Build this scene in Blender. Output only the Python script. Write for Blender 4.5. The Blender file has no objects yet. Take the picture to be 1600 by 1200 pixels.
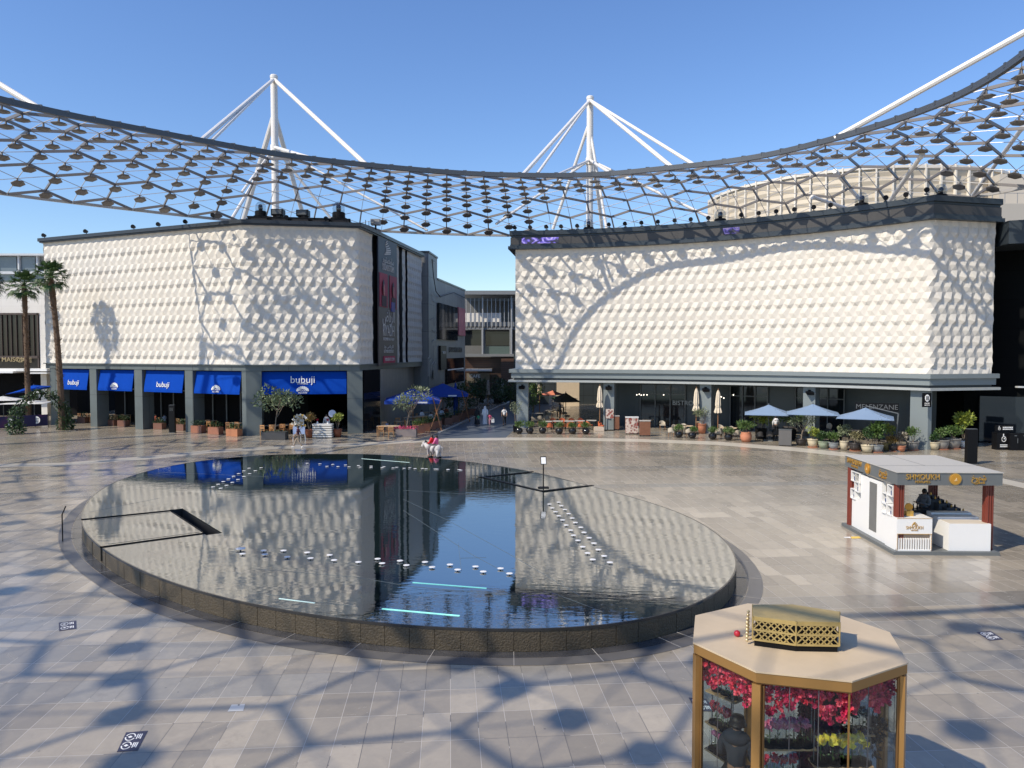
import bpy, bmesh, math, random
from mathutils import Vector, Matrix
random.seed(7)
sc = bpy.context.scene
R = math.radians
# ------------------------------------------------------------------ camera
CAMH = 7.0
FPX = 1202.0
PITCH = math.atan(50 / FPX)
cam_d = bpy.data.cameras.new('camera'); cam = bpy.data.objects.new('camera', cam_d)
sc.collection.objects.link(cam)
cam.location = (0, 0, CAMH); cam.rotation_euler = (math.pi / 2 - PITCH, 0, 0)
cam_d.sensor_width = 36; cam_d.lens = FPX / 1600 * 36
cam_d.clip_start = 0.1; cam_d.clip_end = 3000
sc.camera = cam
# ------------------------------------------------------------------ sky and sun
SUN_AZ = Vector((-0.83, -0.56)).normalized(); SUN_EL = R(44)
wd = bpy.data.worlds.new('World'); sc.world = wd; wd.use_nodes = True
nt = wd.node_tree; nt.nodes.clear()
sky = nt.nodes.new('ShaderNodeTexSky'); sky.sky_type = 'NISHITA'; sky.sun_disc = False
sky.sun_elevation = SUN_EL; sky.sun_rotation = math.atan2(SUN_AZ.x, SUN_AZ.y)
sky.air_density = 1.15; sky.dust_density = 0.25; sky.ozone_density = 5.5; sky.altitude = 0
bg = nt.nodes.new('ShaderNodeBackground'); bg.inputs[1].default_value = 0.15
wo = nt.nodes.new('ShaderNodeOutputWorld')
hs_ = nt.nodes.new('ShaderNodeHueSaturation'); hs_.inputs['Saturation'].default_value = 1.10; hs_.inputs['Value'].default_value = .93; hs_.inputs['Hue'].default_value = .509
nt.links.new(sky.outputs[0], hs_.inputs['Color']); nt.links.new(hs_.outputs[0], bg.inputs[0]); nt.links.new(bg.outputs[0], wo.inputs[0])
sd = bpy.data.lights.new('sun', 'SUN'); so = bpy.data.objects.new('sun', sd); sc.collection.objects.link(so)
sd.energy = 3.9; sd.angle = R(0.53); sd.color = (1.0, 0.90, 0.75)
tosun = Vector((SUN_AZ.x * math.cos(SUN_EL), SUN_AZ.y * math.cos(SUN_EL), math.sin(SUN_EL)))
so.rotation_euler = (-tosun).to_track_quat('-Z', 'Y').to_euler()
so.location = (-60, -40, 80)
sc.view_settings.view_transform = 'Standard'; sc.view_settings.look = 'None'
sc.view_settings.gamma = 1; sc.view_settings.exposure = 0.32
sc.cycles.max_bounces = 8; sc.cycles.transparent_max_bounces = 16

# ------------------------------------------------------------------ photo geometry helpers
def ray(px, py):
    u = (px - 800) / FPX; v = -(py - 600) / FPX
    return Vector((u, math.cos(PITCH) + v * math.sin(PITCH), -math.sin(PITCH) + v * math.cos(PITCH)))
def G(px, py, z=0.0):            # point of the horizontal plane z seen at a photo pixel
    d = ray(px, py); t = (z - CAMH) / d.z
    return Vector((d.x * t, d.y * t, z))
def A(px, py, Y):                # point at depth Y seen at a photo pixel
    d = ray(px, py); t = Y / d.y
    return Vector((d.x * t, Y, CAMH + d.z * t))
def PX(p):
    x, y, z = p[0], p[1], p[2] - CAMH
    f = y * math.cos(PITCH) - z * math.sin(PITCH); u = y * math.sin(PITCH) + z * math.cos(PITCH)
    return (800 + FPX * x / f, 600 - FPX * u / f)

# ------------------------------------------------------------------ object helpers
COL = sc.collection
def tag(o, label=None, cat=None, group=None, kind=None):
    if label: o['label'] = label
    if cat: o['category'] = cat
    if group: o['group'] = group
    if kind: o['kind'] = kind
    return o
def thing(name, label, cat, loc=(0, 0, 0), rz=0, group=None):
    o = bpy.data.objects.new(name, None); COL.objects.link(o)
    o.empty_display_size = 0.3
    o.location = loc; o.rotation_euler = (0, 0, rz)
    return tag(o, label, cat, group)
def copy_tree(o, parent=None):
    c = o.copy(); COL.objects.link(c)
    if parent is not None: c.parent = parent
    for ch in list(o.children): copy_tree(ch, c)
    return c
def dup(o, loc, rz=0, label=None, scale=None, group=None):
    c = copy_tree(o); c.location = loc; c.rotation_euler = (0, 0, rz)
    if label: c['label'] = label
    if group: c['group'] = group
    if scale: c.scale = (scale, scale, scale) if not hasattr(scale, '__len__') else scale
    return c
def worldloc(o):
    v = Vector((0, 0, 0))
    while o is not None: v += o.location; o = o.parent
    return v

class MB:
    def __init__(s): s.v = []; s.f = []; s.m = []
    def add(s, vs, fs, mi=0):
        b = len(s.v); s.v += [Vector(v) for v in vs]
        for f in fs: s.f.append([b + i for i in f]); s.m.append(mi)
    def quad(s, a, b, c, d, mi=0): s.add([a, b, c, d], [(0, 1, 2, 3)], mi)
    def box(s, c, size, rz=0, mi=0, rx=0, ry=0):
        hx, hy, hz = size[0] / 2, size[1] / 2, size[2] / 2
        m = Matrix.Rotation(rz, 3, 'Z') @ Matrix.Rotation(ry, 3, 'Y') @ Matrix.Rotation(rx, 3, 'X')
        vs = [Vector(c) + m @ Vector((x, y, z)) for z in (-hz, hz) for x, y in ((-hx, -hy), (hx, -hy), (hx, hy), (-hx, hy))]
        s.add(vs, [(3, 2, 1, 0), (4, 5, 6, 7), (0, 1, 5, 4), (1, 2, 6, 5), (2, 3, 7, 6), (3, 0, 4, 7)], mi)
    def box2(s, lo, hi, mi=0):
        s.box([(lo[i] + hi[i]) / 2 for i in range(3)], [abs(hi[i] - lo[i]) for i in range(3)], 0, mi)
    def prism(s, poly, z0, z1, mi=0, top=True, bottom=True):
        n = len(poly)
        vs = [(p[0], p[1], z0) for p in poly] + [(p[0], p[1], z1) for p in poly]
        fs = [(i, (i + 1) % n, n + (i + 1) % n, n + i) for i in range(n)]
        if top: fs.append(tuple(range(n, 2 * n)))
        if bottom: fs.append(tuple(reversed(range(n))))
        s.add(vs, fs, mi)
    def wall(s, a, b, z0, z1, th, mi=0):     # vertical slab from a to b (2d), thickness th to the left of a->b
        a = Vector((a[0], a[1])); b = Vector((b[0], b[1])); d = (b - a).normalized(); n = Vector((-d.y, d.x)) * th
        s.prism([a, b, b + n, a + n] if th > 0 else [b, a, a + n, b + n], z0, z1, mi)
    def tube(s, p0, p1, r0, r1=None, n=8, mi=0, caps=True):
        p0 = Vector(p0); p1 = Vector(p1); r1 = r0 if r1 is None else r1
        d = (p1 - p0)
        if d.length < 1e-6: return
        d.normalize(); a = d.orthogonal().normalized(); b = d.cross(a)
        vs = []
        for p, r in ((p0, r0), (p1, r1)):
            for i in range(n):
                t = 2 * math.pi * i / n; vs.append(p + (a * math.cos(t) + b * math.sin(t)) * r)
        fs = [(i, (i + 1) % n, n + (i + 1) % n, n + i) for i in range(n)]
        if caps: fs += [tuple(reversed(range(n))), tuple(range(n, 2 * n))]
        s.add(vs, fs, mi)
    def bar(s, p0, p1, w, h, mi=0):          # rectangular bar, h is vertical
        p0 = Vector(p0); p1 = Vector(p1); d = (p1 - p0).normalized()
        up = Vector((0, 0, 1)) if abs(d.z) < 0.95 else Vector((0, 1, 0))
        a = d.cross(up).normalized() * (w / 2); b = a.cross(d).normalized() * (h / 2)
        vs = [p + x * a + y * b for p in (p0, p1) for x, y in ((-1, -1), (1, -1), (1, 1), (-1, 1))]
        s.add(vs, [(3, 2, 1, 0), (4, 5, 6, 7), (0, 1, 5, 4), (1, 2, 6, 5), (2, 3, 7, 6), (3, 0, 4, 7)], mi)
    def path(s, pts, r, n=6, mi=0):
        rr = r if hasattr(r, '__len__') else [r] * len(pts)
        rings = []; b0 = len(s.v); pts = [Vector(p) for p in pts]
        pa = None
        for k, p in enumerate(pts):
            d = (pts[min(k + 1, len(pts) - 1)] - pts[max(k - 1, 0)]).normalized()
            a = d.orthogonal().normalized() if pa is None else (pa - d * pa.dot(d)).normalized()
            pa = a; b = d.cross(a)
            for i in range(n):
                t = 2 * math.pi * i / n; s.v.append(p + (a * math.cos(t) + b * math.sin(t)) * rr[k])
        for k in range(len(pts) - 1):
            for i in range(n):
                s.f.append([b0 + k * n + i, b0 + k * n + (i + 1) % n, b0 + (k + 1) * n + (i + 1) % n, b0 + (k + 1) * n + i]); s.m.append(mi)
        s.f.append([b0 + i for i in reversed(range(n))]); s.m.append(mi)
        e = b0 + (len(pts) - 1) * n
        s.f.append([e + i for i in range(n)]); s.m.append(mi)
    def lathe(s, prof, c=(0, 0, 0), n=16, mi=0, sx=1, sy=1):
        c = Vector(c); vs = []; m = len(prof)
        for r, z in prof:
            for i in range(n):
                t = 2 * math.pi * i / n; vs.append(c + Vector((r * math.cos(t) * sx, r * math.sin(t) * sy, z)))
        fs = []
        for k in range(m - 1):
            for i in range(n): fs.append((k * n + i, k * n + (i + 1) % n, (k + 1) * n + (i + 1) % n, (k + 1) * n + i))
        if prof[0][0] > 1e-4: fs.append(tuple(reversed(range(n))))
        if prof[-1][0] > 1e-4: fs.append(tuple((m - 1) * n + i for i in range(n)))
        s.add(vs, fs, mi)
    def ball(s, c, r, n=10, mi=0, rz=None):
        rx, ry, rzz = r if hasattr(r, '__len__') else (r, r, r)
        m = max(4, n // 2); prof = [(math.sin(math.pi * k / m), -math.cos(math.pi * k / m) * rzz) for k in range(m + 1)]
        prof = [(max(a, 0.001), b) for a, b in prof]
        s.lathe(prof, c, n, mi, rx, ry)
    def build(s, name, mats, parent=None, smooth=False, world=True, clean=False):
        me = bpy.data.meshes.new(name)
        off = worldloc(parent) if (parent is not None and world) else Vector((0, 0, 0))
        me.from_pydata([tuple(v - off) for v in s.v], [], s.f)
        if not hasattr(mats, '__len__'): mats = [mats]
        for m in mats: me.materials.append(m)
        me.polygons.foreach_set('material_index', s.m)
        if smooth: me.polygons.foreach_set('use_smooth', [True] * len(s.f))
        me.update()
        if clean:
            bm = bmesh.new(); bm.from_mesh(me); bmesh.ops.recalc_face_normals(bm, faces=bm.faces); bm.to_mesh(me); bm.free()
        o = bpy.data.objects.new(name, me); COL.objects.link(o)
        if parent is not None: o.parent = parent
        return o
def L(mb, name, mats, parent, smooth=False): return mb.build(name, mats, parent, smooth, world=False)

# ------------------------------------------------------------------ materials
def nodes(name):
    m = bpy.data.materials.new(name); m.use_nodes = True; n = m.node_tree
    return m, n, n.nodes['Principled BSDF']
def N(n, t, **kw):
    x = n.nodes.new(t)
    for k, v in kw.items(): setattr(x, k, v)
    return x
def mixc(n, fac, a, b, mode='MIX'):
    x = n.nodes.new('ShaderNodeMix'); x.data_type = 'RGBA'; x.blend_type = mode
    for s, v in ((x.inputs[0], fac), (x.inputs[6], a), (x.inputs[7], b)):
        if hasattr(v, 'is_output') or hasattr(v, 'links'): n.links.new(v, s)
        elif hasattr(v, '__len__'): s.default_value = (v[0], v[1], v[2], 1)
        else: s.default_value = v
    return x.outputs[2]
def math_(n, op, a, b=0.0, c=None):
    x = n.nodes.new('ShaderNodeMath'); x.operation = op
    for s, v in zip(x.inputs, (a, b, c)):
        if v is None: continue
        if hasattr(v, 'links'): n.links.new(v, s)
        else: s.default_value = v
    return x.outputs[0]
MATS = {}
def M(name, col, rough=0.6, metal=0.0, var=0.12, scale=3.0, bump=0.0, bscale=30.0, spec=0.5, rand=0.0):
    if name in MATS: return MATS[name]
    m, n, b = nodes(name)
    b.inputs['Roughness'].default_value = rough; b.inputs['Metallic'].default_value = metal
    b.inputs['Specular IOR Level'].default_value = spec
    tc = N(n, 'ShaderNodeTexCoord')
    nz = N(n, 'ShaderNodeTexNoise'); nz.inputs['Scale'].default_value = scale; nz.inputs['Detail'].default_value = 5
    n.links.new(tc.outputs['Object'], nz.inputs['Vector'])
    lo = [c * (1 - var) for c in col]; hi = [min(1, c * (1 + var)) for c in col]
    c = mixc(n, nz.outputs[0], lo, hi)
    if rand:
        oi = N(n, 'ShaderNodeObjectInfo'); hs = N(n, 'ShaderNodeHueSaturation')
        v = math_(n, 'MULTIPLY_ADD', oi.outputs['Random'], rand, 1 - rand / 2); n.links.new(v, hs.inputs['Value']); n.links.new(c, hs.inputs['Color']); c = hs.outputs[0]
    n.links.new(c, b.inputs['Base Color'])
    if bump:
        n2 = N(n, 'ShaderNodeTexNoise'); n2.inputs['Scale'].default_value = bscale; n2.inputs['Detail'].default_value = 6
        n.links.new(tc.outputs['Object'], n2.inputs['Vector'])
        bp = N(n, 'ShaderNodeBump'); bp.inputs['Strength'].default_value = bump; bp.inputs['Distance'].default_value = 0.02
        n.links.new(n2.outputs[0], bp.inputs['Height']); n.links.new(bp.outputs[0], b.inputs['Normal'])
    MATS[name] = m; return m
def emis(name, col, st):
    if name in MATS: return MATS[name]
    m, n, b = nodes(name); b.inputs['Base Color'].default_value = (*col, 1)
    b.inputs['Emission Color'].default_value = (*col, 1); b.inputs['Emission Strength'].default_value = st
    MATS[name] = m; return m
def foliage(name, c0, c1):
    if name in MATS: return MATS[name]
    m, n, b = nodes(name)
    tc = N(n, 'ShaderNodeTexCoord'); nz = N(n, 'ShaderNodeTexNoise'); nz.inputs['Scale'].default_value = 9; nz.inputs['Detail'].default_value = 3
    n.links.new(tc.outputs['Object'], nz.inputs['Vector'])
    cr = N(n, 'ShaderNodeValToRGB'); cr.color_ramp.elements[0].position = 0.35; cr.color_ramp.elements[1].position = 0.65
    cr.color_ramp.elements[0].color = (*c0, 1); cr.color_ramp.elements[1].color = (*c1, 1)
    n.links.new(nz.outputs[0], cr.inputs[0]); n.links.new(cr.outputs[0], b.inputs['Base Color'])
    b.inputs['Roughness'].default_value = 0.5
    b.inputs['Subsurface Weight'].default_value = 0.0
    MATS[name] = m; return m
def glassm(name, tint=(0.9, 0.95, 0.95), alpha=0.12, rough=0.02):
    if name in MATS: return MATS[name]
    m, n, b = nodes(name)
    out = [x for x in n.nodes if x.type == 'OUTPUT_MATERIAL'][0]
    tr = N(n, 'ShaderNodeBsdfTransparent'); tr.inputs[0].default_value = (*tint, 1)
    gl = N(n, 'ShaderNodeBsdfGlossy'); gl.inputs['Roughness'].default_value = rough
    fr = N(n, 'ShaderNodeFresnel'); fr.inputs[0].default_value = 1.5
    ge = N(n, 'ShaderNodeNewGeometry'); ff = math_(n, 'SUBTRACT', 1.0, ge.outputs['Backfacing'])
    f = math_(n, 'MULTIPLY', math_(n, 'MULTIPLY_ADD', fr.outputs[0], 0.8, alpha * 0.2), ff)
    mx = N(n, 'ShaderNodeMixShader'); n.links.new(f, mx.inputs[0]); n.links.new(tr.outputs[0], mx.inputs[1]); n.links.new(gl.outputs[0], mx.inputs[2])
    n.links.new(mx.outputs[0], out.inputs[0]); MATS[name] = m; return m

# paving: honed stone slabs 0.5 x 1.0 m, long side running away from the camera
def paving():
    m, n, b = nodes('stone_paving')
    tc = N(n, 'ShaderNodeTexCoord'); mp = N(n, 'ShaderNodeMapping'); mp.inputs['Rotation'].default_value = (0, 0, R(-90 - 4.66))
    n.links.new(tc.outputs['Object'], mp.inputs[0])
    br = N(n, 'ShaderNodeTexBrick'); br.offset = 0.0; br.squash = 1.0
    br.inputs['Color1'].default_value = (0, 0, 0, 1); br.inputs['Color2'].default_value = (1, 1, 1, 1); br.inputs['Mortar'].default_value = (0.5, 0.5, 0.5, 1)
    br.inputs['Scale'].default_value = 1.0; br.inputs['Mortar Size'].default_value = 0.006; br.inputs['Mortar Smooth'].default_value = 0.2
    br.inputs['Brick Width'].default_value = 1.05; br.inputs['Row Height'].default_value = 0.52; br.inputs['Bias'].default_value = 0
    n.links.new(mp.outputs[0], br.inputs['Vector'])
    sp = N(n, 'ShaderNodeSeparateXYZ'); n.links.new(mp.outputs[0], sp.inputs[0])
    # rows of the same quarry batch: bands across, and blocks
    fl = math_(n, 'FLOOR', math_(n, 'DIVIDE', sp.outputs[0], 1.05)); wn = N(n, 'ShaderNodeTexWhiteNoise', noise_dimensions='1D'); n.links.new(fl, wn.inputs['W'])
    cb = N(n, 'ShaderNodeCombineXYZ'); n.links.new(math_(n, 'FLOOR', math_(n, 'DIVIDE', sp.outputs[0], 2.1)), cb.inputs[0]); n.links.new(math_(n, 'FLOOR', math_(n, 'DIVIDE', sp.outputs[1], 2.6)), cb.inputs[1])
    wb = N(n, 'ShaderNodeTexWhiteNoise', noise_dimensions='3D'); n.links.new(cb.outputs[0], wb.inputs['Vector'])
    nz = N(n, 'ShaderNodeTexNoise'); nz.inputs['Scale'].default_value = 0.16; nz.inputs['Detail'].default_value = 3; n.links.new(mp.outputs[0], nz.inputs['Vector'])
    n2 = N(n, 'ShaderNodeTexNoise'); n2.inputs['Scale'].default_value = 3.1; n2.inputs['Detail'].default_value = 8; n2.inputs['Roughness'].default_value = 0.65; n2.inputs['Distortion'].default_value = 0.8
    n.links.new(mp.outputs[0], n2.inputs['Vector'])
    warm = (0.46, 0.40, 0.31); cool = (0.25, 0.25, 0.235); dark = (0.20, 0.175, 0.135)
    c = mixc(n, br.outputs['Color'], warm, (0.29, 0.255, 0.20))
    isband = math_(n, 'GREATER_THAN', wn.outputs[0], 0.80)
    c = mixc(n, math_(n, 'MULTIPLY', isband, 0.65), c, cool)
    c = mixc(n, math_(n, 'MULTIPLY', math_(n, 'GREATER_THAN', wb.outputs[0], 0.70), 0.5), c, dark)
    c = mixc(n, math_(n, 'MULTIPLY_ADD', nz.outputs[0], 0.9, -0.2), c, (0.235, 0.205, 0.165))
    c = mixc(n, 0.55, c, mixc(n, n2.outputs[0], (0.35, 0.35, 0.35), (0.72, 0.71, 0.68)), 'OVERLAY')
    n3 = N(n, 'ShaderNodeTexNoise'); n3.inputs['Scale'].default_value = 0.5; n3.inputs['Detail'].default_value = 2; n.links.new(mp.outputs[0], n3.inputs['Vector'])
    mort = mixc(n, math_(n, 'GREATER_THAN', n3.outputs[0], 0.53), (0.46, 0.42, 0.36), (0.09, 0.085, 0.08))
    c = mixc(n, br.outputs['Fac'], c, mort)
    n4 = N(n, 'ShaderNodeTexNoise'); n4.inputs['Scale'].default_value = 1.1; n4.inputs['Detail'].default_value = 9; n4.inputs['Roughness'].default_value = .75; n.links.new(mp.outputs[0], n4.inputs['Vector'])
    st_ = math_(n, 'MULTIPLY', math_(n, 'MAXIMUM', math_(n, 'MULTIPLY_ADD', n4.outputs[0], 5.0, -2.9), 0.0), .5); c = mixc(n, math_(n, 'MINIMUM', st_, .35), c, (.12, .10, .08))
    vg = N(n, 'ShaderNodeTexVoronoi'); vg.inputs['Scale'].default_value = 1.3; n.links.new(mp.outputs[0], vg.inputs['Vector']); c = mixc(n, math_(n, 'MULTIPLY', math_(n, 'LESS_THAN', vg.outputs['Distance'], .032), .5), c, (.06, .055, .05))
    n.links.new(c, b.inputs['Base Color'])
    r = math_(n, 'MULTIPLY_ADD', n2.outputs[0], 0.22, 0.07)
    r = math_(n, 'ADD', r, math_(n, 'MULTIPLY', br.outputs['Color'], 0.07)); r = math_(n, 'ADD', r, math_(n, 'MULTIPLY', br.outputs['Fac'], 0.3))
    n.links.new(r, b.inputs['Roughness']); b.inputs['Specular IOR Level'].default_value = 0.5; b.inputs['Coat Weight'].default_value = .2; b.inputs['Coat Roughness'].default_value = .16
    bp = N(n, 'ShaderNodeBump'); bp.inputs['Strength'].default_value = 0.10; bp.inputs['Distance'].default_value = 0.01
    n.links.new(math_(n, 'SUBTRACT', n2.outputs[0], math_(n, 'MULTIPLY', br.outputs['Fac'], 2.0)), bp.inputs['Height']); n.links.new(bp.outputs[0], b.inputs['Normal'])
    return m
PAVE = paving()
def water_mat():
    m, n, b = nodes('pool_water')
    tc = N(n, 'ShaderNodeTexCoord')
    nz = N(n, 'ShaderNodeTexNoise'); nz.inputs['Scale'].default_value = 0.35; nz.inputs['Detail'].default_value = 2; n.links.new(tc.outputs['Object'], nz.inputs['Vector'])
    b.inputs['Base Color'].default_value = (0.012, 0.022, 0.022, 1)
    b.inputs['Roughness'].default_value = 0.015; b.inputs['IOR'].default_value = 6.0
    n1 = N(n, 'ShaderNodeTexNoise'); n1.inputs['Scale'].default_value = 3.2; n1.inputs['Detail'].default_value = 3
    mp = N(n, 'ShaderNodeMapping'); mp.inputs['Scale'].default_value = (0.6, 1.5, 1); mp.inputs['Rotation'].default_value = (0, 0, 0.15)
    n.links.new(tc.outputs['Object'], mp.inputs[0]); n.links.new(mp.outputs[0], n1.inputs['Vector'])
    st = math_(n, 'MULTIPLY', math_(n, 'MAXIMUM', math_(n, 'MULTIPLY_ADD', nz.outputs[0], 1.6, -0.42), 0.16), 0.045)
    bp = N(n, 'ShaderNodeBump'); bp.inputs['Distance'].default_value = 0.12
    n.links.new(st, bp.inputs['Strength']); n.links.new(n1.outputs[0], bp.inputs['Height']); n.links.new(bp.outputs[0], b.inputs['Normal'])
    return m
WATER = water_mat()
def rough_block():
    m, n, b = nodes('rough_stone_block')
    tc = N(n, 'ShaderNodeTexCoord')
    nz = N(n, 'ShaderNodeTexNoise'); nz.inputs['Scale'].default_value = 22; nz.inputs['Detail'].default_value = 8; n.links.new(tc.outputs['Object'], nz.inputs['Vector'])
    n2 = N(n, 'ShaderNodeTexNoise'); n2.inputs['Scale'].default_value = 0.7; n2.inputs['Detail'].default_value = 3; n.links.new(tc.outputs['Object'], n2.inputs['Vector'])
    c = mixc(n, nz.outputs[0], (0.012, 0.010, 0.006), (0.13, 0.10, 0.062)); c = mixc(n, math_(n, 'MULTIPLY', n2.outputs[0], .6), c, (0.07, 0.055, 0.035))
    n.links.new(c, b.inputs['Base Color']); b.inputs['Roughness'].default_value = 0.5
    bp = N(n, 'ShaderNodeBump'); bp.inputs['Strength'].default_value = 0.9; bp.inputs['Distance'].default_value = 0.03
    n.links.new(nz.outputs[0], bp.inputs['Height']); n.links.new(bp.outputs[0], b.inputs['Normal'])
    return m
def panel_mat(name, base, dark, w, h, mort=0.012, rough=0.4, joint=(0.02, 0.02, 0.02)):
    # cladding panels: u runs along the wall (object XY length), v is Z
    m, n, b = nodes(name)
    tc = N(n, 'ShaderNodeTexCoord'); sp = N(n, 'ShaderNodeSeparateXYZ'); n.links.new(tc.outputs['Object'], sp.inputs[0])
    u = math_(n, 'ADD', sp.outputs[0], math_(n, 'MULTIPLY', sp.outputs[1], 0.9))
    cb = N(n, 'ShaderNodeCombineXYZ'); n.links.new(u, cb.inputs[0]); n.links.new(sp.outputs[2], cb.inputs[1])
    br = N(n, 'ShaderNodeTexBrick'); br.offset = 0; br.inputs['Scale'].default_value = 1; br.inputs['Mortar Size'].default_value = mort
    br.inputs['Brick Width'].default_value = w; br.inputs['Row Height'].default_value = h
    br.inputs['Color1'].default_value = (*base, 1); br.inputs['Color2'].default_value = (*dark, 1); br.inputs['Mortar'].default_value = (*joint, 1)
    n.links.new(cb.outputs[0], br.inputs['Vector'])
    nz = N(n, 'ShaderNodeTexNoise'); nz.inputs['Scale'].default_value = 1.2; nz.inputs['Detail'].default_value = 6; n.links.new(tc.outputs['Object'], nz.inputs['Vector'])
    c = mixc(n, 0.4, br.outputs[0], mixc(n, nz.outputs[0], (0.3, 0.3, 0.3), (0.7, 0.7, 0.7)), 'OVERLAY')
    n.links.new(c, b.inputs['Base Color']); b.inputs['Roughness'].default_value = rough
    return m
def relief_mat():
    m, n, b = nodes('cast_relief_panel')
    tc = N(n, 'ShaderNodeTexCoord')
    n2 = N(n, 'ShaderNodeTexNoise'); n2.inputs['Scale'].default_value = 0.45; n2.inputs['Detail'].default_value = 5; n.links.new(tc.outputs['Object'], n2.inputs['Vector'])
    n3 = N(n, 'ShaderNodeTexNoise'); n3.inputs['Scale'].default_value = 9; n3.inputs['Detail'].default_value = 5; n.links.new(tc.outputs['Object'], n3.inputs['Vector'])
    c = mixc(n, n2.outputs[0], (0.70, 0.655, 0.575), (0.63, 0.60, 0.54)); c = mixc(n, math_(n, 'MULTIPLY', n3.outputs[0], 0.25), c, (0.52, 0.48, 0.41))
    sp = N(n, 'ShaderNodeSeparateXYZ'); n.links.new(tc.outputs['Object'], sp.inputs[0])
    u = math_(n, 'FLOOR', math_(n, 'DIVIDE', math_(n, 'ADD', sp.outputs[0], math_(n, 'MULTIPLY', sp.outputs[1], .3)), 1.15)); w = math_(n, 'FLOOR', math_(n, 'DIVIDE', sp.outputs[2], 1.95))
    cb = N(n, 'ShaderNodeCombineXYZ'); n.links.new(u, cb.inputs[0]); n.links.new(w, cb.inputs[1]); wn = N(n, 'ShaderNodeTexWhiteNoise', noise_dimensions='3D'); n.links.new(cb.outputs[0], wn.inputs['Vector'])
    c = mixc(n, math_(n, 'MULTIPLY', wn.outputs[0], .22), c, (.58, .53, .45))
    mp = N(n, 'ShaderNodeMapping'); mp.inputs['Scale'].default_value = (3, 3, .18); n.links.new(tc.outputs['Object'], mp.inputs[0]); ns = N(n, 'ShaderNodeTexNoise'); ns.inputs['Scale'].default_value = 1.0; ns.inputs['Detail'].default_value = 4; n.links.new(mp.outputs[0], ns.inputs['Vector'])
    c = mixc(n, math_(n, 'MULTIPLY', math_(n, 'MAXIMUM', math_(n, 'MULTIPLY_ADD', ns.outputs[0], 4, -2.2), 0), .3), c, (.50, .47, .42))
    n.links.new(c, b.inputs['Base Color']); b.inputs['Roughness'].default_value = 0.65
    return m
RELIEF = relief_mat()
def M_stone(): return rough_block()
GREYC = panel_mat('grey_green_cladding', (0.11, 0.13, 0.13), (0.10, 0.12, 0.122), 2.4, 3.0, 0.012)
DARKP = panel_mat('dark_wall_panel', (0.05, 0.062, 0.068), (0.042, 0.052, 0.06), 1.3, 1.5, 0.02, 0.35, (0.012, 0.014, 0.016))
PAR = M('black_trim', (0.035, 0.042, 0.05), 0.4, 0.2, 0.1)
BLACK = M('black_paint', (0.005, 0.005, 0.006), 0.45, 0, .1, 3, 0, 30, .2)
WHITE = M('white_paint', (0.78, 0.78, 0.76), 0.4, 0, 0.04)
MAST = M('mast_white_paint', (0.74, 0.71, 0.66), 0.45, 0, 0.05, 0.4)
BLUE = M('blue_awning_cloth', (0.002, 0.052, 0.36), 0.85, 0, 0.08, 2, 0, 30, .1)
WINDK = M('dark_window_glass', (0.012, 0.016, 0.02), 0.06, 0, 0.2, 0.8)
FRAME = M('grey_window_frame', (0.10, 0.11, 0.115), 0.4)
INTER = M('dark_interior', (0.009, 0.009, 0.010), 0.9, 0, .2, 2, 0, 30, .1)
WOOD = M('warm_wood', (0.28, 0.135, 0.06), 0.5, 0, 0.3, 6)
TERRA = M('terracotta', (0.50, 0.20, 0.11), 0.7, 0, 0.12)
LEAFD = foliage('leaf_dark_green', (0.012, 0.035, 0.010), (0.045, 0.095, 0.022))
LEAFM = foliage('leaf_mid_green', (0.03, 0.07, 0.014), (0.11, 0.18, 0.04))
LEAFY = foliage('leaf_yellow_green', (0.12, 0.17, 0.02), (0.30, 0.33, 0.05))
LEAFG = foliage('leaf_grey_green', (0.09, 0.12, 0.06), (0.24, 0.27, 0.15))
LEAFO = foliage('leaf_orange_brown', (0.20, 0.10, 0.03), (0.30, 0.22, 0.06))
PINKF = foliage('pink_petal', (0.55, 0.03, 0.12), (0.80, 0.14, 0.26))
BARK = M('bark', (0.20, 0.16, 0.12), 0.9, 0, 0.3, 12)

def text(name, body, size, mat, parent, origin, xdir, updir, ext=0.01, align='CENTER', sx=1.0, world=True, space=1.0):
    cu = bpy.data.curves.new(name, 'FONT'); cu.body = body; cu.size = size; cu.extrude = ext; cu.align_x = align; cu.align_y = 'CENTER'; cu.space_character = space
    t = bpy.data.objects.new('tmp', cu); COL.objects.link(t)
    dg = bpy.context.evaluated_depsgraph_get(); me = bpy.data.meshes.new_from_object(t.evaluated_get(dg))
    bpy.data.objects.remove(t); bpy.data.curves.remove(cu)
    X = Vector(xdir).normalized(); U = Vector(updir).normalized(); Z = X.cross(U)
    off = worldloc(parent) if (parent is not None and world) else Vector((0, 0, 0))
    m = Matrix(((X.x * sx, U.x, Z.x, 0), (X.y * sx, U.y, Z.y, 0), (X.z * sx, U.z, Z.z, 0), (0, 0, 0, 1)))
    me.transform(Matrix.Translation(Vector(origin) - off) @ m)
    me.materials.clear(); me.materials.append(mat); me.name = name
    o = bpy.data.objects.new(name, me); COL.objects.link(o)
    if parent is not None: o.parent = parent
    return o
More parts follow.
